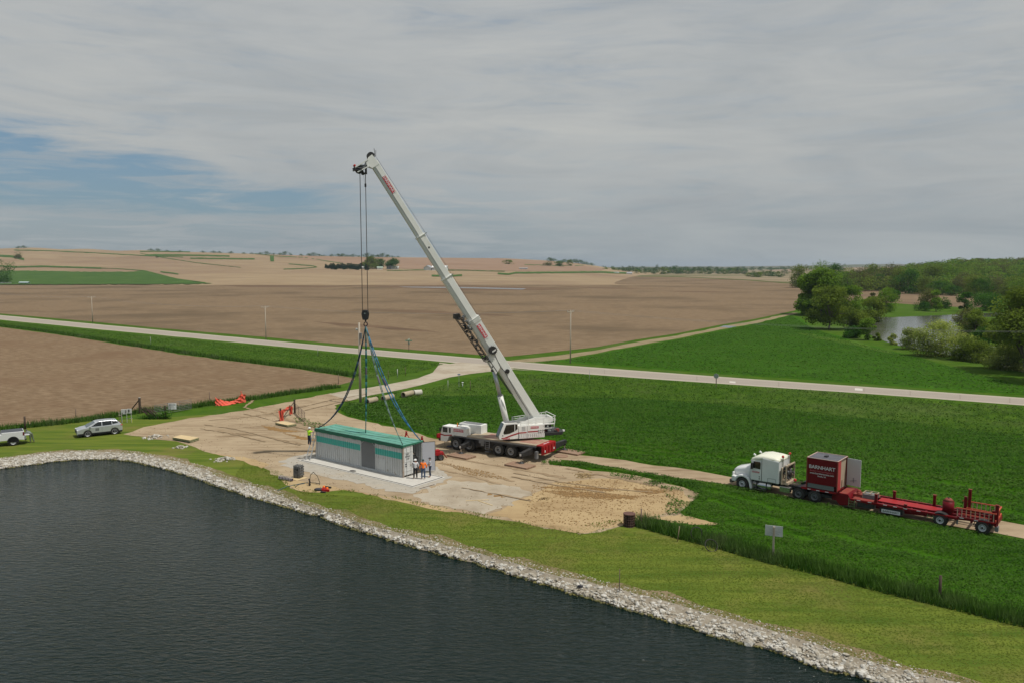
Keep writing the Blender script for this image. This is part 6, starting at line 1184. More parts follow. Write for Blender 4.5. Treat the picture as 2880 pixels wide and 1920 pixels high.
_, wf = house(pk, [(3.2, 1.2), (2.55, 1.82), (1.35, 1.86), (1.02, 1.25)], .95, .76, 1.2, CP2); win(pk, [(2.85, 1.30), (2.45, 1.74), (2.0, 1.76), (2.0, 1.30)], wf); win(pk, [(1.92, 1.30), (1.92, 1.76), (1.35, 1.76), (1.2, 1.32)], wf); cross(pk, (3.15, 1.26), (2.6, 1.78), .85, .7, GLASS2, 'windscreen'); cross(pk, (1.05, 1.32), (1.33, 1.80), .82, .72, GLASS, 'rear_window')
for s in (1, -1):
    MB().use(pm('dark red tail lamp', (.12, .02, .025), .3)).box(-1.05, -.88, s * .84, s * 1.01, 1.0, 1.36).build('tail_light', pk); MB().use(TRIM).prism(prof_arch(-.56, .36, .56, [(0, .42)], .50, 1) + [(x, z + .03) for x, z in reversed([(0.55 * math.cos(R(a)), .42 + .55 * math.sin(R(a))) for a in range(0, 181, 15)])][::1], s * (W2 + .0), s * (W2 + .012)).build('wheel_flare', pk)
    for x in (0, 3.75): wheel(pk, x, s * (W2 - .15), .41, .28, s, RIMS, rr=.66)
# ---------------------------------------------------------------- people
SKIN = pm('skin', (.50, .30, .21), .6); SKIN2 = pm('tanned skin', (.40, .22, .15), .6); HAIR = pm('short brown hair', (.05, .035, .025), .8)
def person(loc, face, joints, label, shirt, trousers, hat=None, hatm=None, skin=SKIN, long_sleeve=True, boots=BLACK, holds=None):
    """joints: right/left hip, knee, foot, hand targets in a body frame (x forward, y left); one skinned surface, clothes over it"""
    o = empty('person', loc, face); tag(o, label, 'person')
    J = dict(pel=(0, 0, .95), che=(0, 0, 1.38), nec=(0, 0, 1.50), hea=(.02, 0, 1.66), top=(.01, 0, 1.76), shR=(0, -.19, 1.43), shL=(0, .19, 1.43), elR=(.02, -.27, 1.15), elL=(.02, .27, 1.15), haR=(.12, -.26, .90), haL=(.12, .26, .90), hiR=(0, -.10, .92), hiL=(0, .10, .92), knR=(.03, -.12, .50), knL=(.03, .12, .50), anR=(0, -.13, .09), anL=(0, .13, .09), toR=(.17, -.15, .04), toL=(.17, .15, .04)); J.update(joints)
    names = list(J); V = [Vector(J[k_]) for k_ in names]; ix = {k_: i for i, k_ in enumerate(names)}
    E_ = [('pel', 'che'), ('che', 'nec'), ('nec', 'hea'), ('hea', 'top'), ('che', 'shR'), ('che', 'shL'), ('shR', 'elR'), ('shL', 'elL'), ('elR', 'haR'), ('elL', 'haL'), ('pel', 'hiR'), ('pel', 'hiL'), ('hiR', 'knR'), ('hiL', 'knL'), ('knR', 'anR'), ('knL', 'anL'), ('anR', 'toR'), ('anL', 'toL')]
    rad = dict(pel=(.16, .12), che=(.165, .115), nec=(.055, .06), hea=(.082, .10), top=(.07, .08), shR=(.075, .075), shL=(.075, .075), elR=(.05, .05), elL=(.05, .05), haR=(.034, .042), haL=(.034, .042), hiR=(.10, .10), hiL=(.10, .10), knR=(.068, .068), knL=(.068, .068), anR=(.05, .05), anL=(.05, .05), toR=(.045, .035), toL=(.045, .035))
    me = bpy.data.meshes.new('body'); me.from_pydata([tuple(v) for v in V], [(ix[a], ix[b_]) for a, b_ in E_], []); t_o = bpy.data.objects.new('t', me); sc.collection.objects.link(t_o)
    t_o.modifiers.new('skin', 'SKIN'); t_o.modifiers.new('sub', 'SUBSURF').levels = 1
    for i, k_ in enumerate(names): me.skin_vertices[0].data[i].radius = rad[k_]; me.skin_vertices[0].data[i].use_root = (k_ == 'pel')
    b_me = bpy.data.meshes.new_from_object(t_o.evaluated_get(bpy.context.evaluated_depsgraph_get())); bpy.data.objects.remove(t_o)
    bm = bmesh.new(); bm.from_mesh(b_me); mats = [skin, shirt, trousers, boots]
    def seg(p):
        best = None
        for a, b_ in E_:
            A_, B_ = V[ix[a]], V[ix[b_]]; d = B_ - A_; t = max(0, min(1, (p - A_).dot(d) / max(d.length_squared, 1e-9))); dd = (A_ + d * t - p).length
            if best is None or dd < best[0]: best = (dd, a, b_, t)
        return best
    cloth = {1: [], 2: []}
    for f in bm.faces:
        _, a, b_, t = seg(f.calc_center_median()); k_ = a + b_
        if 'to' in b_ or (b_ in ('anR', 'anL') and t > .88): f.material_index = 3
        elif b_ in ('knR', 'knL', 'anR', 'anL', 'hiR', 'hiL') or (k_ == 'pelche' and t < .16): f.material_index = 2
        elif b_ in ('haR', 'haL'): f.material_index = 1 if (long_sleeve and t < .8) else 0
        elif b_ in ('elR', 'elL'): f.material_index = 1 if (long_sleeve or t < .6) else 0
        elif b_ in ('nec',): f.material_index = 1 if t < .7 else 0
        elif b_ in ('hea', 'top'): f.material_index = 0
        else: f.material_index = 1
        f.smooth = True
    # fingers, thumb and a face rooted in the same mesh
    bm.to_mesh(b_me); b_me.materials.clear(); [b_me.materials.append(m_) for m_ in mats]; b_me.name = 'body'
    bodyo = link(bpy.data.objects.new('body', b_me), o)
    for which, nm in ((1, 'shirt'), (2, 'trousers')):
        c_ = bm.copy(); bmesh.ops.delete(c_, geom=[f for f in c_.faces if f.material_index != which], context='FACES'); c_.normal_update()
        for v in c_.verts: v.co += v.normal * .013
        m2 = bpy.data.meshes.new(nm); c_.to_mesh(m2); c_.free(); m2.materials.append(mats[which]); 
        for pl in m2.polygons: pl.material_index = 0
        link(bpy.data.objects.new(nm, m2), o)
    bm.free()
    q = MB().use(skin, True)
    for h_, e_ in (('haR', 'elR'), ('haL', 'elL')):
        H_ = V[ix[h_]]; d = (H_ - V[ix[e_]]).normalized(); s_ = d.cross(Vector((0, 0, 1))); s_ = s_.normalized() if s_.length > .1 else Vector((0, 1, 0)); u2 = s_.cross(d)
        for k_, L_ in enumerate((.075, .085, .08, .062)):
            b0 = H_ + d * .035 + s_ * (k_ - 1.5) * .02; b1 = b0 + d * L_ * .55 + u2 * -.012; b2 = b1 + d * L_ * .35 - u2 * .03; q.cyl(b0, b1, .010, .009, n=5).cyl(b1, b2, .009, .007, n=5)
        b0 = H_ + s_ * -.035; q.cyl(b0, b0 - s_ * .02 + d * .05, .011, .008, n=5)
    hd = V[ix['hea']]; q.blob(hd + Vector((.105, 0, .0)), .02, (1, .8, 1.2), 6)
    for s_ in (-1, 1): q.blob(hd + Vector((.0, s_ * .085, .0)), .026, (.7, .5, 1.2), 6)
    q.build('hands_and_ears', o); MB().use(BLACK).blob(hd + Vector((.088, -.032, .02)), .012, n=6).blob(hd + Vector((.088, .032, .02)), .012, n=6).use(SKIN2).box(hd.x + .07, hd.x + .10, hd.y - .025, hd.y + .025, hd.z - .06, hd.z - .05).build('face', o)
    tp = V[ix['top']]; MB().use(HAIR, True).blob(hd + Vector((-.022, 0, .035)), .098, (1, .9, 1.0), 10).build('hair', o)
    if hat == 'hard': MB().use(hatm, True).lathe([(-.0, .001), (-.01, .06), (-.05, .11), (-.10, .125), (-.105, .16), (-.115, .16)], (hd.x, hd.y, hd.z + .15), axis='z', n=16).build('hard_hat', o)
    if hat == 'cap': MB().use(hatm, True).blob(hd + Vector((-.01, 0, .05)), .112, (1, .92, .8), 10).use(hatm).box(hd.x + .06, hd.x + .19, hd.y - .06, hd.y + .06, hd.z + .055, hd.z + .07).build('cap', o)
    return o
JEAN = pm('blue jeans', (.045, .075, .14), .85, col2=(.07, .10, .17), scale=6); BLKT = pm('black trousers', (.015, .015, .017), .85); NAVY = pm('dark navy trousers', (.02, .03, .055), .85); WSH = pm('white shirt cloth', (.58, .59, .60), .85); GSH = pm('grey polo cloth', (.42, .43, .46), .85); WHAT = pm('white hard hat', (.7, .7, .68), .4); GCAP = pm('dark grey cap', (.08, .085, .09), .8); TCAP = pm('dark teal cap', (.03, .075, .08), .8)
back = math.atan2(.62, -.784)          # looking into the container, away from the viewer
vw = math.atan2(.90, .15)
person((*G(1168.5, 1347).xy, .06), R(105), {'haR': (.22, -.24, .98), 'elR': (.0, -.29, 1.15), 'haL': (.26, .20, 1.02), 'hea': (.05, 0, 1.64)}, 'man in white hard hat, white shirt and black trousers at the container door', WSH, BLKT, 'hard', WHAT)
person((*G(1190.5, 1348).xy, .06), R(95), {'haR': (.20, -.28, 1.0), 'elR': (-.02, -.30, 1.15), 'haL': (.12, .30, .93)}, 'man in orange shirt and blue jeans standing in the middle at the container door', ORNG, JEAN, 'cap', TCAP)
person((*G(1210, 1342).xy, .06), R(185), {'haR': (.28, -.12, 1.08), 'elR': (.05, -.26, 1.13), 'haL': (.30, .10, 1.06), 'elL': (.05, .26, 1.13), 'anR': (-.05, -.1, .09), 'toR': (.12, -.1, .04)}, 'man in grey polo shirt, cap and navy trousers beside the open door leaf', GSH, NAVY, 'cap', GCAP, long_sleeve=False)
# ladder and the man on it
L0 = G(*((760 + 415 * .2551), (1080 + 840 * .2551))); L0 = Vector((L0.x, L0.y, .05)); Ltop = Vector((*cpt(LNG + .10, .10), 2.85)); lad = empty('step_ladder', L0); tag(lad, 'aluminium ladder leaning on the far end of the container', 'ladder')
ld = (Ltop - L0); sd_ = Vector((.72, -.30, 0)).normalized() * .24; sd2 = sd_ * .75; ALU = pm('dull aluminium', (.58, .58, .56), .4, .5); q = MB().use(ALU).bar(-sd_, ld - sd2, .06).bar(sd_, ld + sd2, .06)
for k_ in range(1, 10): p = ld * (k_ / 10); w_ = sd_.lerp(sd2, k_ / 10); q.bar(p - w_, p + w_, .045)
q.build('ladder_frame', lad); fo = Vector((*cpt(LNG + 1.15, .6), .05)) - L0; MB().use(ALU).bar(fo - sd_ * .8, ld * .97 - sd2, .035).bar(fo + sd_ * .8, ld * .97 + sd2, .035).bar(fo * .6 + ld * .39 - sd_ * .7, fo * .6 + ld * .39 + sd_ * .7, .03).build('rear_leg', lad)
st = L0 + ld * .50; toC = math.atan2(-(st.y - cpt(LNG, .6).y), -(st.x - cpt(LNG, .6).x))
person((st.x - .30 * math.cos(toC), st.y - .30 * math.sin(toC) , st.z - .02), toC, {'haR': (.48, -.10, 1.46), 'elR': (.30, -.22, 1.28), 'haL': (.50, .12, 1.50), 'elL': (.30, .24, 1.30), 'hea': (.06, 0, 1.66)}, 'man in lime hi vis vest and white hard hat standing on the ladder', LIME, NAVY, 'hard', WHAT, long_sleeve=False)
pf = G(88, 1243); tg_ = math.atan2(-su.y, -su.x)
person((pf.x, pf.y, 0), math.atan2(.35, -1), {'pel': (.0, 0, .92), 'che': (.36, 0, 1.12), 'nec': (.48, 0, 1.18), 'hea': (.60, 0, 1.22), 'top': (.66, 0, 1.26), 'shR': (.38, -.19, 1.12), 'shL': (.38, .19, 1.12), 'elR': (.58, -.24, 1.02), 'elL': (.58, .24, 1.02), 'haR': (.80, -.2, 1.04), 'haL': (.80, .2, 1.04), 'hiR': (-.04, -.1, .9), 'hiL': (-.04, .1, .9), 'knR': (-.10, -.12, .48), 'knL': (-.04, .12, .48), 'anR': (-.28, -.13, .09), 'toR': (-.12, -.13, .04), 'anL': (-.08, .13, .09), 'toL': (.1, .13, .04)}, 'person in dull grey green clothes bent over the open pickup bed', pm('grey green jacket', (.16, .19, .17), .9), pm('grey green trousers', (.10, .12, .08), .9), 'cap', GCAP)
# ---------------------------------------------------------------- poles, wires, signs
POLE = pm('weathered pole wood', (.44, .385, .31), .9, col2=(.34, .29, .23), scale=1.5, stretch=(1, 1, .2)); INS = pm('grey insulator', (.45, .45, .43), .4)
def pole(dx, dy, ytop, label, arm=True, r=.14):
    p = G(*D(dx, dy)); H = zat(ytop * 2880 / 2352, p.y); o = empty('utility_pole', p, R(-35)); tag(o, label, 'utility pole', 'wooden utility poles')
    MB().use(POLE, True).cyl((0, 0, -.3), (0, 0, H), r, r * .68, n=10).build('post', o)
    if arm:
        q = MB().use(POLE).box(-.06, .06, -1.25, 1.25, H - .35, H - .22).bar((0, .6, H - .3), (0, 0, H - .9), .04).bar((0, -.6, H - .3), (0, 0, H - .9), .04); q.build('crossarm', o); q = MB().use(INS)
        for y in (-1.15, .0, .6, 1.15): q.cyl((0, y, H - .22), (0, y, H + .03), .05, .03, n=6)
        q.build('insulator', o)
    return p, H
p0, h0_ = pole(213, 742, 681, 'leftmost slim utility pole beyond the highway'); p1, h1 = pole(611, 780, 703, 'slim utility pole beyond the highway, second from left'); p3, h3 = pole(1310, 834, 713, 'utility pole right of the crane boom at the highway edge')
p2, h2 = pole(828, 926, 741, 'thick utility pole standing behind the slings in the yard bend', arm=False, r=.19)
o = [x for x in bpy.data.objects if x.name.startswith('utility_pole')][-1]
q = MB().use(GREYM).cyl((.3, 0, h2 - 2.2), (.3, 0, h2 - 1.4), .2, n=12).bar((0, 0, h2 - 1.1), (-.9, .5, h2 - .95), .05).bar((0, 0, h2 - .7), (-1.0, .5, h2 - .9), .03); q.build('transformer', o); MB().use(INS).blob((-1.0, .5, h2 - 1.0), .17).build('yard_lamp', o)
WIRE = pm('dull power wire', (.20, .20, .20), .5)
def wires(a, ha, b_, hb_, label, ys=(-1.1, 1.1)):
    o = empty('power_line', a); tag(o, label, 'power line', 'power lines between the poles'); d = (b_ - a).normalized(); n_ = Vector((-d.y, d.x, 0))
    for y in ys:
        pts = []
        for i in range(13): t = i / 12; pts.append(Vector((b_ - a)) * t + n_ * y + Vector((0, 0, ha * (1 - t) + hb_ * t - 1.2 * 4 * t * (1 - t))))
        MB().use(WIRE).tube(pts, .012, 3).build('wire', o)
dd = p3 - p1; p4 = p3 + Vector((74, -48, 0)); p_1 = p0 - (p1 - p0)
wires(p_1, 9, p0, h0_, 'power wires left of the leftmost pole'); wires(p0, h0_, p1, h1, 'power wires between the two left poles'); wires(p1, h1, p3, h3, 'power wires passing behind the crane boom'); wires(p3, h3, p4, 10, 'power wires running right towards the river trees')
def thin_post(px, py, h, r, label, m=OLDW, name='fence_post', cat='fence post', group='posts along the fences', lean=0):
    p = G(px, py); o = MB(Matrix.Translation(p) @ Matrix.Rotation(lean, 4, 'Y')).use(m, True).cyl((0, 0, -.1), (0, 0, h), r, r * .9, n=8).build(name); tag(o, label, cat, group); return o
STEEL = pm('rusty steel post', (.13, .09, .07), .8); GALV = pm('grey metal post', (.34, .34, .33), .5)
thin_post(71, 1206, 1.5, .12, 'short dark wooden post in the grass above the white pickup')
thin_post(214, 1178, 1.3, .05, 'thin dark steel post in the grass above the silver suv', STEEL)
thin_post(2642, 1690, 1.5, .09, 'lone dark wooden post in tall grass at the right edge of the mown bank')
thin_post(1803, 1480, 1.35, .05, 'thin rusty post in grass just right of the rusty basket', STEEL)
thin_post(1742, 1660, 1.3, .025, 'thin dark rod standing at the top of the stones', STEEL, 'rod', 'rod', None)
thin_post(1905, 1522, 1.1, .03, 'thin leaning twig like stake left of the standing hoop', pm('dead twig', (.25, .18, .12), .9), 'stake', 'stake', None, .12)
for px, py, lb in ((590, 1131, 'thin post between the field gate and the orange netting'), (424, 970, 'thin pale marker post in the ditch left of the far utility pole'), (894, 1000, 'thin marker post in the ditch left of the slings'), (952, 1078, 'thin post at the field corner left of the yard pole'), (1092, 1065, 'dark post right of the slings beside the side road'), (1140, 1056, 'dark post nearest the junction beside the side road'), (1260, 1096, 'thin dark post in grass left of the blue marker'), (1323, 1098, 'thin dark post in grass right of the white vent pipe')):
    thin_post(px, py, 1.5 if py > 1050 else 1.9, .045, lb, GALV if 'marker' in lb else STEEL)
thin_post(1118, 1060, 1.4, .06, 'short white marker post between the two dark posts at the side road', INS, 'marker_post', 'marker post', None)
thin_post(1658, 1070, 1.9, .04, 'thin pale post in front of the highway right of the utility pole', GALV, 'marker_post', 'marker post', None)
def sign(px, py, ytop, name, label, w, h, m, post=GALV, rz=0, back=None, pw=.05, lines=()):
    p = G(px, py); H = zat(ytop, p.y); o = empty(name, p, rz); tag(o, label, 'sign')
    MB().use(post).box(-pw, pw, -pw, pw, -.1, H - (.05 if back else h * .5)).build('post', o)
    pn = MB().use(m).box(-w / 2, w / 2, -pw - .03 if not back else pw, -pw - .001 if not back else pw + .03, H - h, H).build('sign_panel', o)
    return o, H, pn
o, H, pn = sign(2174, 1571, 1478, 'field_sign', 'back of a pale rectangular sign on a square post at the mown bank', 1.08, .68, pm('pale sign back', (.55, .57, .57), .5, col2=(.46, .48, .48), scale=3), POLE, R(-22), back=True, pw=.06)
q = MB().use(pm('smeared dark marks', (.20, .21, .21), .6))
for x, z, l in ((-.25, .5, .18), (.2, .32, .2), (.3, .5, .16), (.22, .18, .22), (-.2, .2, .2), (.35, .3, .1)): q.bar((x - l / 2, .055, H - .68 + z + .03), (x + l / 2, .055, H - .68 + z - .03), .03, .004)
q.build('mark', pn)
# diamond warning sign seen from behind on the highway verge
o, H, pn = sign(2014, 1088, 1048, 'road_sign', 'back of a rounded road sign on a post at the highway edge', .12, .5, GALV, STEEL, R(-35)); bpy.data.objects.remove(pn); MB().use(pm('pale sign rear', (.36, .38, .36), .5)).lathe([(-.02, .001), (-.02, .42), (.02, .42), (.02, .001)], (0, -.06, H - .45), axis='y', n=8).build('sign_panel', o)
o, H, pn = sign(1150, 987, 956, 'street_name_sign', 'green street name sign on a post across the highway', 1.5, .24, pm('green sign', (.10, .26, .18), .5), STEEL, R(-8)); MB().use(pm('white green sign', (.40, .48, .40), .5)).box(-.02, .02, -.7, .7, H + .02, H + .26).box(-.2, .2, .03, .06, H - 1.0, H - .35).build('sign_panel', o)
o, H, pn = sign(1291, 1088, 1050, 'address_marker', 'small blue number sign on a thin post in the grass', .42, .2, pm('blue sign', (.02, .10, .30), .5), GALV, R(0), pw=.025); MB().use(TXTW).box(-.1, .1, -.062, -.056, H - .15, H - .06).build('sign_number', pn)
p = G(1301, 1088); o = MB(Matrix.Translation(p)).use(TXTW, True).cyl((0, 0, 0), (0, 0, .7), .07, n=8).cyl((0, 0, .7), (0, 0, .8), .17, .15, n=10).build('vent_pipe'); tag(o, 'white mushroom topped vent pipe beside the blue marker', 'vent pipe')
# concrete culvert pipes in the grass
PIPE = pm('tan concrete pipe', (.46, .38, .26), .85, col2=(.36, .30, .21), scale=2); PIPEW = pm('pale concrete pipe', (.56, .53, .46), .8); DK = pm('painted bore shade', (.05, .045, .04), .9)
for (xa, ya, xb, yb, m_, lb) in ((1032, 1136, 1058, 1130, PIPE, 'leftmost tan concrete pipe lying in the grass'), (1078, 1128, 1104, 1121, PIPE, 'second tan concrete pipe from the left in the grass'), (1134, 1117, 1160, 1111, PIPE, 'third tan concrete pipe touching the pale one'), (1164, 1111, 1185, 1109, PIPEW, 'pale concrete pipe at the right end of the row')):
    a, b_ = G(xa, ya), G(xb, yb); r_ = .40; a.z = b_.z = r_; o = empty('concrete_pipe', a); tag(o, lb, 'pipe', 'concrete pipes in the grass'); d = b_ - a; u = d.normalized(); nrm = Vector((-u.y, u.x, 0)); V = []; n_ = 20
    prof = [(0, .33), (0, .43), (.12, .43), (.14, .40), (1, .40), (1, .33), (0, .33)]
    q = MB().use(m_, True)
    for i in range(n_):
        an = 2 * math.pi * i / n_
        for t, rr_ in prof: V.append(d * t + nrm * rr_ * math.cos(an) + Vector((0, 0, rr_ * math.sin(an))))
    k_ = len(prof); q.add(V, [(i * k_ + j, i * k_ + j + 1, ((i + 1) % n_) * k_ + j + 1, ((i + 1) % n_) * k_ + j) for i in range(n_) for j in range(k_ - 1)]); q.build('pipe_shell', o)
    MB().use(DK).cyl(d * .35, d * .36, .325, n=16).build('bore_shade_disc', o)  # dark disc closing the bore, its colour stands in for shade inside
# plywood stacks
for (l, b_, r_, t_, lb, n_) in (((580, 826 * 0 + 0), 0, 0, 0, '', 0),) if False else (): pass
def stack(c1, c2, c3, c4, hgt, lb):
    P = [G(*c).xy for c in (c1, c2, c3, c4)]; ce = sum(P, Vector((0, 0))) / 4; o = empty('plywood_stack', (ce.x, ce.y, .0)); tag(o, lb, 'plywood stack', 'plywood stacks in the yard'); n_ = 5
    for k_ in range(n_):
        z = .06 + k_ * hgt / n_; j = Vector((random.uniform(-.04, .04), random.uniform(-.04, .04))); q = MB().use(GRNP); q.prism([tuple(p - ce + j) for p in P], z, z + hgt / n_ * .5, axis='z').use(WOOD).prism([tuple(p - ce + j) for p in P], z + hgt / n_ * .5, z + hgt / n_ * .82, axis='z'); q.build('board', o)
    MB().use(OLDW).prism([tuple((p - ce) * .8) for p in P], 0, .06, axis='z').build('bearer', o)
Z6 = lambda x, y: (460 + x * .20408, 1060 + y * .20408)
stack(Z6(125, 865), Z6(365, 907), Z6(490, 868), Z6(245, 832), .28, 'plywood stack with bright yellow top at the grass edge left of the yard')
stack(Z6(1540, 655), Z6(1710, 692), Z6(1832, 672), Z6(1645, 635), .24, 'plywood stack beside the orange netting posts')
# orange netting, heap with stake, and the two netting wrapped posts
NET = pm('orange plastic netting', (.78, .10, .05), .7, col2=(.60, .13, .09), scale=2.2, sharp=(.35, .7))
o = empty('orange_netting', G(*Z6(900, 400))); tag(o, 'long crumpled orange safety netting draped along the field edge', 'netting'); O3 = o.location
a, b_ = G(*Z6(715, 395)), G(*Z6(1130, 345)); V = []; nx = 46; ny = 9
for i in range(nx + 1):
    t = i / nx; base = a.lerp(b_, t); sag = 1.15 - .75 * math.sin(math.pi * t) + (.35 * math.exp(-((t - .86) / .08) ** 2)); h_ = sag
    for j in range(ny + 1):
        v = j / ny; V.append(base - O3 + Vector((math.sin(i * 1.1 + j) * .05, -(1 - v) * (.9 * math.sin(math.pi * min(1, t * 1.25)) ** 2 if t < .8 else 0) + math.sin(i * .8 + j * 1.4) * .07, .03 + h_ * v * (1 + .07 * math.sin(i * 1.7)))))
npmesh('net', V, [(i * (ny + 1) + j, (i + 1) * (ny + 1) + j, (i + 1) * (ny + 1) + j + 1, i * (ny + 1) + j + 1) for i in range(nx) for j in range(ny)], NET, parent=o, smooth=False)
MB().use(NET).cyl(a.lerp(b_, .86) - O3, a.lerp(b_, .86) - O3 + Vector((0, 0, 1.65)), .05).build('stake', o)
a, b_, c_ = G(*Z6(1615, 600)), G(*Z6(1745, 525)), G(*Z6(1808, 490)); o = empty('gate_barrier', a); tag(o, 'wooden posts wrapped in orange netting with a diagonal brace', 'barrier')
MB().use(OLDW).cyl((0, 0, 0), (0, 0, 1.55), .11, n=8).cyl(c_ - a, c_ - a + Vector((0, 0, 1.75)), .12, n=8).cyl(Vector((.2, .1, .3)), c_ - a + Vector((0, 0, 1.5)), .06, n=6).cyl(b_ - a, b_ - a + Vector((0, 0, 1.3)), .08).build('post', o)
def netstrip(p, q_, h0n, h1n, name='net'):
    V = []; nx = 10; ny = 6
    for i in range(nx + 1):
        for j in range(ny + 1): V.append(p.lerp(q_, i / nx) + Vector((math.sin(i + j * .7) * .05, math.sin(i * 1.3 + j) * .06, h0n + (h1n - h0n) * j / ny + .04 * math.sin(i * 1.2))))
    npmesh(name, V, [(i * (ny + 1) + j, (i + 1) * (ny + 1) + j, (i + 1) * (ny + 1) + j + 1, i * (ny + 1) + j + 1) for i in range(nx) for j in range(ny)], NET, parent=o)
netstrip(Vector((-.16, -.12, 0)), Vector((.42, -.12, 0)), .02, 1.25); netstrip(Vector((.1, 0, 0)), b_ - a, .85, 1.28); netstrip(b_ - a + Vector((-.1, -.1, 0)), b_ - a + Vector((.35, -.05, 0)), .15, 1.2)
def tubegate(p, q_, h, name, label, m=STEEL, bars=6, zb=.15):
    o = empty(name, p); tag(o, label, 'gate'); d = q_ - p; q = MB().use(m)
    for k_ in range(bars): z = zb + (h - zb) * k_ / (bars - 1); q.cyl((0, 0, z), d + Vector((0, 0, z)), .028, n=5)
    for t in (0, .35, .68, 1): q.cyl(d * t + Vector((0, 0, zb)), d * t + Vector((0, 0, h)), .026, n=5)
    q.build('tube_frame', o); return o
tubegate(c_ + Vector((.15, -.1, 0)), G(*Z6(1948, 612)), 1.2, 'tube_gate', 'small rusty tube gate swung back beside the orange wrapped posts')
# utility panel, brace post, brush pile, field gate with sign at the left
def Zg(x, y): return (320 + x * .10204, 1110 + y * .10204)
a, b_ = G(*Zg(1500, 510)), G(*Zg(2140, 400)); g = tubegate(a - (b_ - a) * .55, b_, 1.35, 'field_gate', 'long grey tube gate at the lower edge of the corn stubble', pm('dull gate tube', (.15, .15, .15), .5), 7)
m_ = a.lerp(b_, .22) - Vector((0, .25, 0)); o = empty('warning_notice', m_, R(9)); o.scale = (.68, .68, .9); tag(o, 'white notice board with small black lines hung on the field gate', 'sign'); MB().use(TXTW).box(-.72, .72, -.02, .02, .55, 1.42).build('board', o)
q = MB().use(TXTK)
for k_, (z, w_) in enumerate(((1.30, .5), (1.12, .58), (.94, .26), (.76, .42))):
    x = -w_
    while x < w_: l = random.uniform(.05, .13); q.box(x, min(x + l, w_), -.026, -.021, z - .035, z + .035); x += l + .045
q.build('print_line', o)
p = G(*Zg(725, 500)); o = empty('brace_post', p); tag(o, 'dark wooden corner post with pale top and diagonal brace', 'fence post'); MB().use(OLDW).cyl((0, 0, 0), (0, 0, 2.0), .15, n=9).use(INS).cyl((0, 0, 2.0), (0, 0, 2.04), .14, n=9).use(OLDW).cyl(G(*Zg(480, 470)) - p + Vector((0, 0, .3)), Vector((0, 0, 1.8)), .07).build('post', o)
p = G(*Zg(400, 700)); o = empty('meter_stand', G(*Zg(230, 760))); o.scale = (.62, .62, .72); tag(o, 'white electrical panel on legs with dark meters beside the silver suv', 'electrical panel'); dv = Vector((1.75, .35, 0)); 
q = MB().use(INS); [q.cyl(dv * t, dv * t + Vector((0, 0, 1.75 if t < 1 else 1.7)), .05) for t in (0, .5, .95)]; q.use(pm('yellow bollard tape', (.62, .62, .10), .6)).cyl(dv * 1.05 + Vector((0, -.2, 0)), dv * 1.05 + Vector((0, -.2, .65)), .05).build('post', o)
MB().use(pm('light grey enclosure', (.50, .51, .50), .5)).prism([(-.08, -.1), (dv.x * .5, dv.y * .5 - .1), (dv.x * .5, dv.y * .5 + .12), (-.08, .12)], 1.45, 2.25, axis='z').prism([(dv.x * .55, dv.y * .55 - .1), (dv.x, dv.y - .1), (dv.x, dv.y + .12), (dv.x * .55, dv.y * .55 + .12)], 1.55, 2.3, axis='z').build('meter_box', o, bevel=.02)
q = MB().use(BLACK).box(.70, .80, -.02, .0, 1.6, 2.15).box(1.25, 1.45, .1, .14, 1.8, 2.25).box(.1, .22, -.12, -.1, 1.55, 1.75).build('meter', o)
q = MB().use(POLE).bar((-.75, .5, 0), (-.75, .5, 1.75), .08).bar((-.35, .5, 0), (-.35, .5, 1.75), .08).bar((-.8, .48, 1.2), (-.3, .48, 1.2), .3, .04).bar((0, .6, .6), (1.7, .9, .6), .06).build('wooden_rack', o)
o = empty('brush_pile', G(*Zg(1000, 640))); o.scale = (.75, .75, .8); tag(o, 'pile of dark old posts leaning in green weeds', 'wood pile'); q = MB().use(OLDW)
for k_ in range(9): x = -.9 + k_ * .22; q.cyl((x + .9, random.uniform(-.3, .5), 0), (x - .75 + random.uniform(-.2, .2), random.uniform(0, .6), 1.5 + random.uniform(-.5, .7)), .085, n=6)
q.build('leaning_post', o); V, F = leaves(np.column_stack([rng.normal(.3, 1.0, 900), rng.normal(-.2, .35, 900), np.abs(rng.normal(0, .35, 900))]), None, np.full(900, .2)); npmesh('weeds', V, F, LM['dark'], parent=o)
o = empty('weed_clump', G(*Zg(1420, 650))); tag(o, 'dark weeds round a short post left of the field gate', 'plant'); V, F = leaves(np.column_stack([rng.normal(0, .35, 400), rng.normal(0, .3, 400), np.abs(rng.normal(.4, .45, 400))]), None, np.full(400, .18)); npmesh('foliage', V, F, LM['dark'], parent=o); MB().use(OLDW).cyl((0, .1, 0), (0, .1, 1.6), .09).build('post', o)
# things on the ground by the slab
def Z3b(x, y): return G(780 + x * .08503, 1300 + y * .08503)
P = [Z3b(340, 510), Z3b(640, 605), Z3b(1010, 505), Z3b(600, 440)]; ce = sum((p.xy for p in P), Vector((0, 0))) / 4; o = MB().use(WOOD).prism([tuple(p.xy) for p in P], .02, .05, axis='z').build('plywood_sheet'); tag(o, 'single plywood sheet lying under the grey machine block', 'plywood sheet')
ec = Z3b(700, 500); o = empty('engine_block', (ec.x, ec.y, .05), R(-20)); tag(o, 'grey cast machine block standing on the plywood sheet', 'engine block'); IRON = pm('grey cast iron', (.20, .20, .19), .6, .2, col2=(.10, .10, .10), scale=4)
q = MB().use(IRON).prism([(-.34, .15), (-.28, .06), (.28, .06), (.36, .2), (.36, .85), (.26, 1.05), (-.2, 1.08), (-.34, .85)], -.3, .3).box(-.38, -.3, -.22, .22, .2, .9); b0 = q.build('casting', o, bevel=.03)
q = MB().use(IRON)
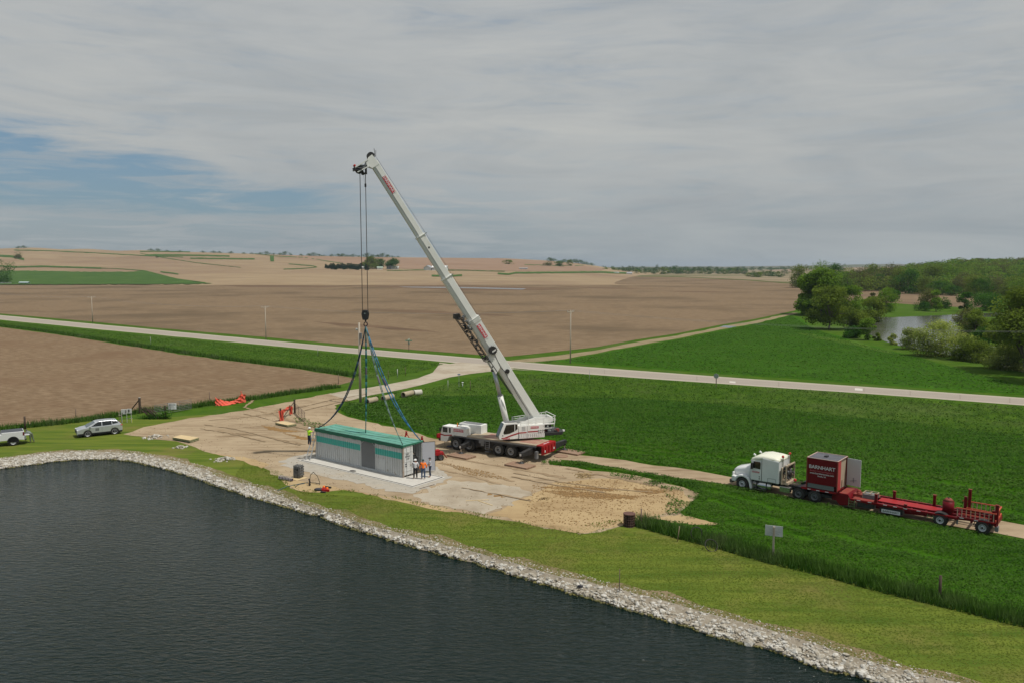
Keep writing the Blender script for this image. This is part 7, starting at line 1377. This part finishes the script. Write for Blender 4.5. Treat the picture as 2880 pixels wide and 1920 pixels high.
for z in (.25, .5, .75, .98):
    for y in (-.33, .0, .33): q.cyl((.30, y * .7, z), (.42, y * .7, z), .07, n=8)
for x in (-.25, 0, .25): q.box(x - .03, x + .03, -.34, .34, .0, 1.12); q.cyl((x, -.35, .3), (x, -.30, .3), .06, n=8)
q.build('flange', o); q = MB().use(BLACK).cyl((.1, -.30, .75), (.1, -.335, .75), .1, n=12).cyl((-.12, -.30, .8), (-.12, -.33, .8), .06).cyl((.2, -.30, .3), (.2, -.33, .3), .05).build('port', o); MB().use(IRON).box(-.22, .05, -.33, -.29, .18, .55).build('cover_plate', o)
a, b_ = Z3b(70, 540), Z3b(500, 620); d = b_ - a; d.z = 0; L_ = d.length; u = d.normalized(); nn_ = Vector((-u.y, u.x, 0)); o = empty('coil_spring', a); tag(o, 'dark purple helical auger lying left of the plywood sheet', 'auger')
MB().use(pm('purple black steel', (.05, .03, .06), .5)).cyl(Vector((0, 0, .15)), d + Vector((0, 0, .15)), .10, n=10).build('shaft', o); q = MB().use(pm('pale worn metal', (.42, .40, .38), .4, .5), True); q.tube([u * (L_ * t / 96) + nn_ * .17 * math.cos(t * .56) + Vector((0, 0, .18 + .17 * math.sin(t * .56))) for t in range(97)], .028, 5); q.build('helix', o)
HOSE = pm('olive black hose', (.06, .055, .03), .6); HOSB = pm('dull blue hose', (.07, .13, .16), .6)
o = empty('hose', Z3b(1070, 740)); tag(o, 'looped dark hose with black valve on the sand', 'hose'); OO = o.location; cp = lambda x, y, z=.04: Z3b(x, y) - OO + Vector((0, 0, z))
pts = [cp(1080, 640 + 60, .35), cp(1100, 690, .75), cp(1200, 700, 1.05), cp(1330, 720, .75), cp(1405, 745, .25), cp(1400, 740, .05)]; q = MB().use(HOSE, True).tube(pts, .028); q.tube([cp(1080, 690, .12), cp(1250, 685, .06), cp(1390, 710, .05)], .025); q.build('hose_loop', o)
q = MB().use(HOSE, True).tube([cp(1030, 680), cp(900, 680), cp(780, 700), cp(640, 770), cp(590, 830)], .03).use(HOSB, True).tube([cp(1000, 665), cp(820, 690), cp(640, 730), cp(350, 790), cp(150, 870), cp(0, 940)], .025).tube([cp(900, 700), cp(700, 730), cp(600, 800)], .025); q.build('hose_run', o); MB().use(BLACK).cyl(cp(1070, 770, 0), cp(1070, 770, .55), .06).blob(cp(1070, 760, .12), .11).blob(cp(1060, 740, .5), .09).blob(cp(1090, 755, .3), .07).build('valve', o)
o = empty('tool_heap', Z3b(1560, 960)); tag(o, 'heap of red and black tools beside a dark bag on the sand', 'tools'); OO = o.location; q = MB().use(RED).blob(cp(1560, 930, .15), .24, (1.4, .9, .6), jit=.2).box(*(lambda v: (v.x - .25, v.x + .3, v.y - .1, v.y + .12, 0, .18))(cp(1600, 950, 0))).use(ORNG).blob(cp(1540, 900, .25), .12, jit=.2).blob(cp(1650, 930, .2), .12, jit=.2); q.build('red_tool', o)
MB().use(BLACK).bar(cp(1530, 830, .12), cp(1780, 850, .08), .18, .12).bar(cp(1430, 985, .06), cp(1600, 995, .06), .14, .1).build('black_case', o, bevel=.02)
q = MB().use(pm('dark grey bag', (.05, .05, .06), .8), True).blob(Z3b(1370, 925) + Vector((0, 0, .12)), .34, (1.2, .6, .4), 10); o = q.build('bag'); tag(o, 'dark grey bag lying left of the red tools', 'bag')
# rusty basket, hoops, jack stands, tiller, clump of boards on the gravel
p = G(*D(1445, 1207)); o = empty('rusty_basket', p); tag(o, 'rusty cylindrical mesh basket at the corner of the sandy fill', 'basket'); RS = pm('rust brown mesh', (.09, .045, .032), .8, col2=(.09, .05, .04), scale=5); q = MB().use(RS)
for z in (.0, .18, .36, .54, .72, .88): q.tube([(.40 * math.cos(a), .40 * math.sin(a), z) for a in [i * math.pi / 8 for i in range(17)]], .022, 4)
for i in range(20): a = i * math.pi / 10; q.cyl((.40 * math.cos(a), .40 * math.sin(a), 0), (.40 * math.cos(a), .40 * math.sin(a), .9), .022, n=4)
q.build('mesh_side', o); MB().use(pm('rusty lid', (.12, .06, .045), .8)).cyl((0, 0, .88), (0, 0, .95), .44, n=18).build('lid', o); MB().use(pm('dark clutter', (.05, .035, .03), .9)).cyl((0, 0, 0), (0, 0, .8), .33, n=12).build('contents', o)
for px, py, r_, lb, tl in ((1958, 1520, .40, 'black ring standing upright in the tall grass', R(80)), (2000, 1545, .42, 'black ring half buried in tall grass right of the upright one', R(50))):
    p = G(px, py) + Vector((0, 0, .55 if tl > 1 else .3)); o = empty('hoop', p); o.rotation_euler = (tl, 0, R(10)); tag(o, lb, 'ring', 'black rings in the tall grass'); MB().use(RUB, True).tube([(r_ * math.cos(a), r_ * math.sin(a), 0) for a in [i * math.pi / 14 for i in range(29)]], .035, 6).build('ring', o)
for px, py, lb in ((1143, 1237, 'red tripod jack stand farther left behind the container'), (1187, 1252, 'red tripod jack stand behind the open container door')):
    p = G(px, py); o = empty('jack_stand', p); o.scale = (.6, .6, .6); tag(o, lb, 'jack stand', 'red jack stands behind the container'); q = MB().use(RED)
    for a in (.3, 2.4, 4.5): q.bar((.75 * math.cos(a), .75 * math.sin(a), 0), (.12 * math.cos(a), .12 * math.sin(a), 1.1), .13)
    q.tube([(.5 * math.cos(a), .5 * math.sin(a), .42) for a in (.3, 2.4, 4.5, .3)], .05).build('leg', o); MB().use(RED).box(-.2, .2, -.2, .2, .95, 1.35).cyl((0, 0, 1.3), (0, 0, 1.6), .12).box(-.2, .2, -.2, .2, 1.55, 1.66).build('head', o, bevel=.02)
p = G(1229, 1292); o = empty('compact_loader', p, R(200)); o.scale = (.85, .85, .85); tag(o, 'small red wheeled machine half hidden by the open door leaf', 'machine'); MB().use(RED).box(-.7, .6, -.35, .35, .55, .95).box(-.3, .3, -.3, .3, .95, 1.2).build('body', o, bevel=.04)
for x in (-.35, .45):
    for s in (1, -1): wheel(o, x, s * .42, .33, .22, s, GREYM)
MB().use(RUSTR).bar((-.7, -.3, .8), (-1.1, -.3, .2), .1).bar((-.7, .3, .8), (-1.1, .3, .2), .1).build('arm', o); MB().use(CHROME).tube([(.3, -.3, 1.1), (.2, -.3, 1.6), (.2, .3, 1.6), (.3, .3, 1.1)], .03).build('roll_bar', o)
o = empty('dark_tarp', G(1280, 1255)); 
tag(o, 'dark blue tarp sheet lying under the front of the crane', 'tarp'); MB().use(pm('dark blue tarp', (.03, .035, .07), .7)).prism([(-.9, -.3), (.9, -.5), (1.0, .3), (-.8, .4)], .03, .06, axis='z').build('sheet', o)
for (a, b_, lb) in (((1310, 1408), (1375, 1405), 'long thin lath on the gravel right of the slab'), ((1345, 1408), (1385, 1421), 'wider pale board crossing the lath on the gravel'), ((1180, 1374), (1222, 1362), 'thin dark rod on the gravel beside the slab corner')):
    A_, B_ = G(*a), G(*b_); o = MB().use(WOOD if 'rod' not in lb else STEEL).bar(A_ + Vector((0, 0, .04)), B_ + Vector((0, 0, .04)), .09 if 'rod' not in lb else .04, .03).build('board' if 'rod' not in lb else 'rod'); tag(o, lb, 'board' if 'rod' not in lb else 'rod')
q = MB().use(pm('dark trash bag', (.02, .02, .03), .5), True).blob(G(1632, 1652, -.2) + Vector((0, 0, .12)), .13, (1.5, .8, .5), 8, .2).build('plastic_bag'); tag(q, 'small black bag caught in the pale stones', 'bag')
# ---------------------------------------------------------------- air
if HAZE:
    mh = bpy.data.materials.new('thin summer haze'); mh.use_nodes = True; t = mh.node_tree; t.nodes.remove(t.nodes['Principled BSDF']); pv = t.nodes.new('ShaderNodeVolumePrincipled')
    pv.inputs['Color'].default_value = (.72, .84, 1.0, 1); pv.inputs['Density'].default_value = HAZE; pv.inputs['Anisotropy'].default_value = .2; t.links.new(pv.outputs[0], t.nodes['Material Output'].inputs['Volume'])
    q = MB().use(mh); q.box(-8950, 8950, -390, 11900, -4.5, 72); tag(q.build('haze'), 'thin bluish haze lying over the whole valley', 'haze', kind='stuff')
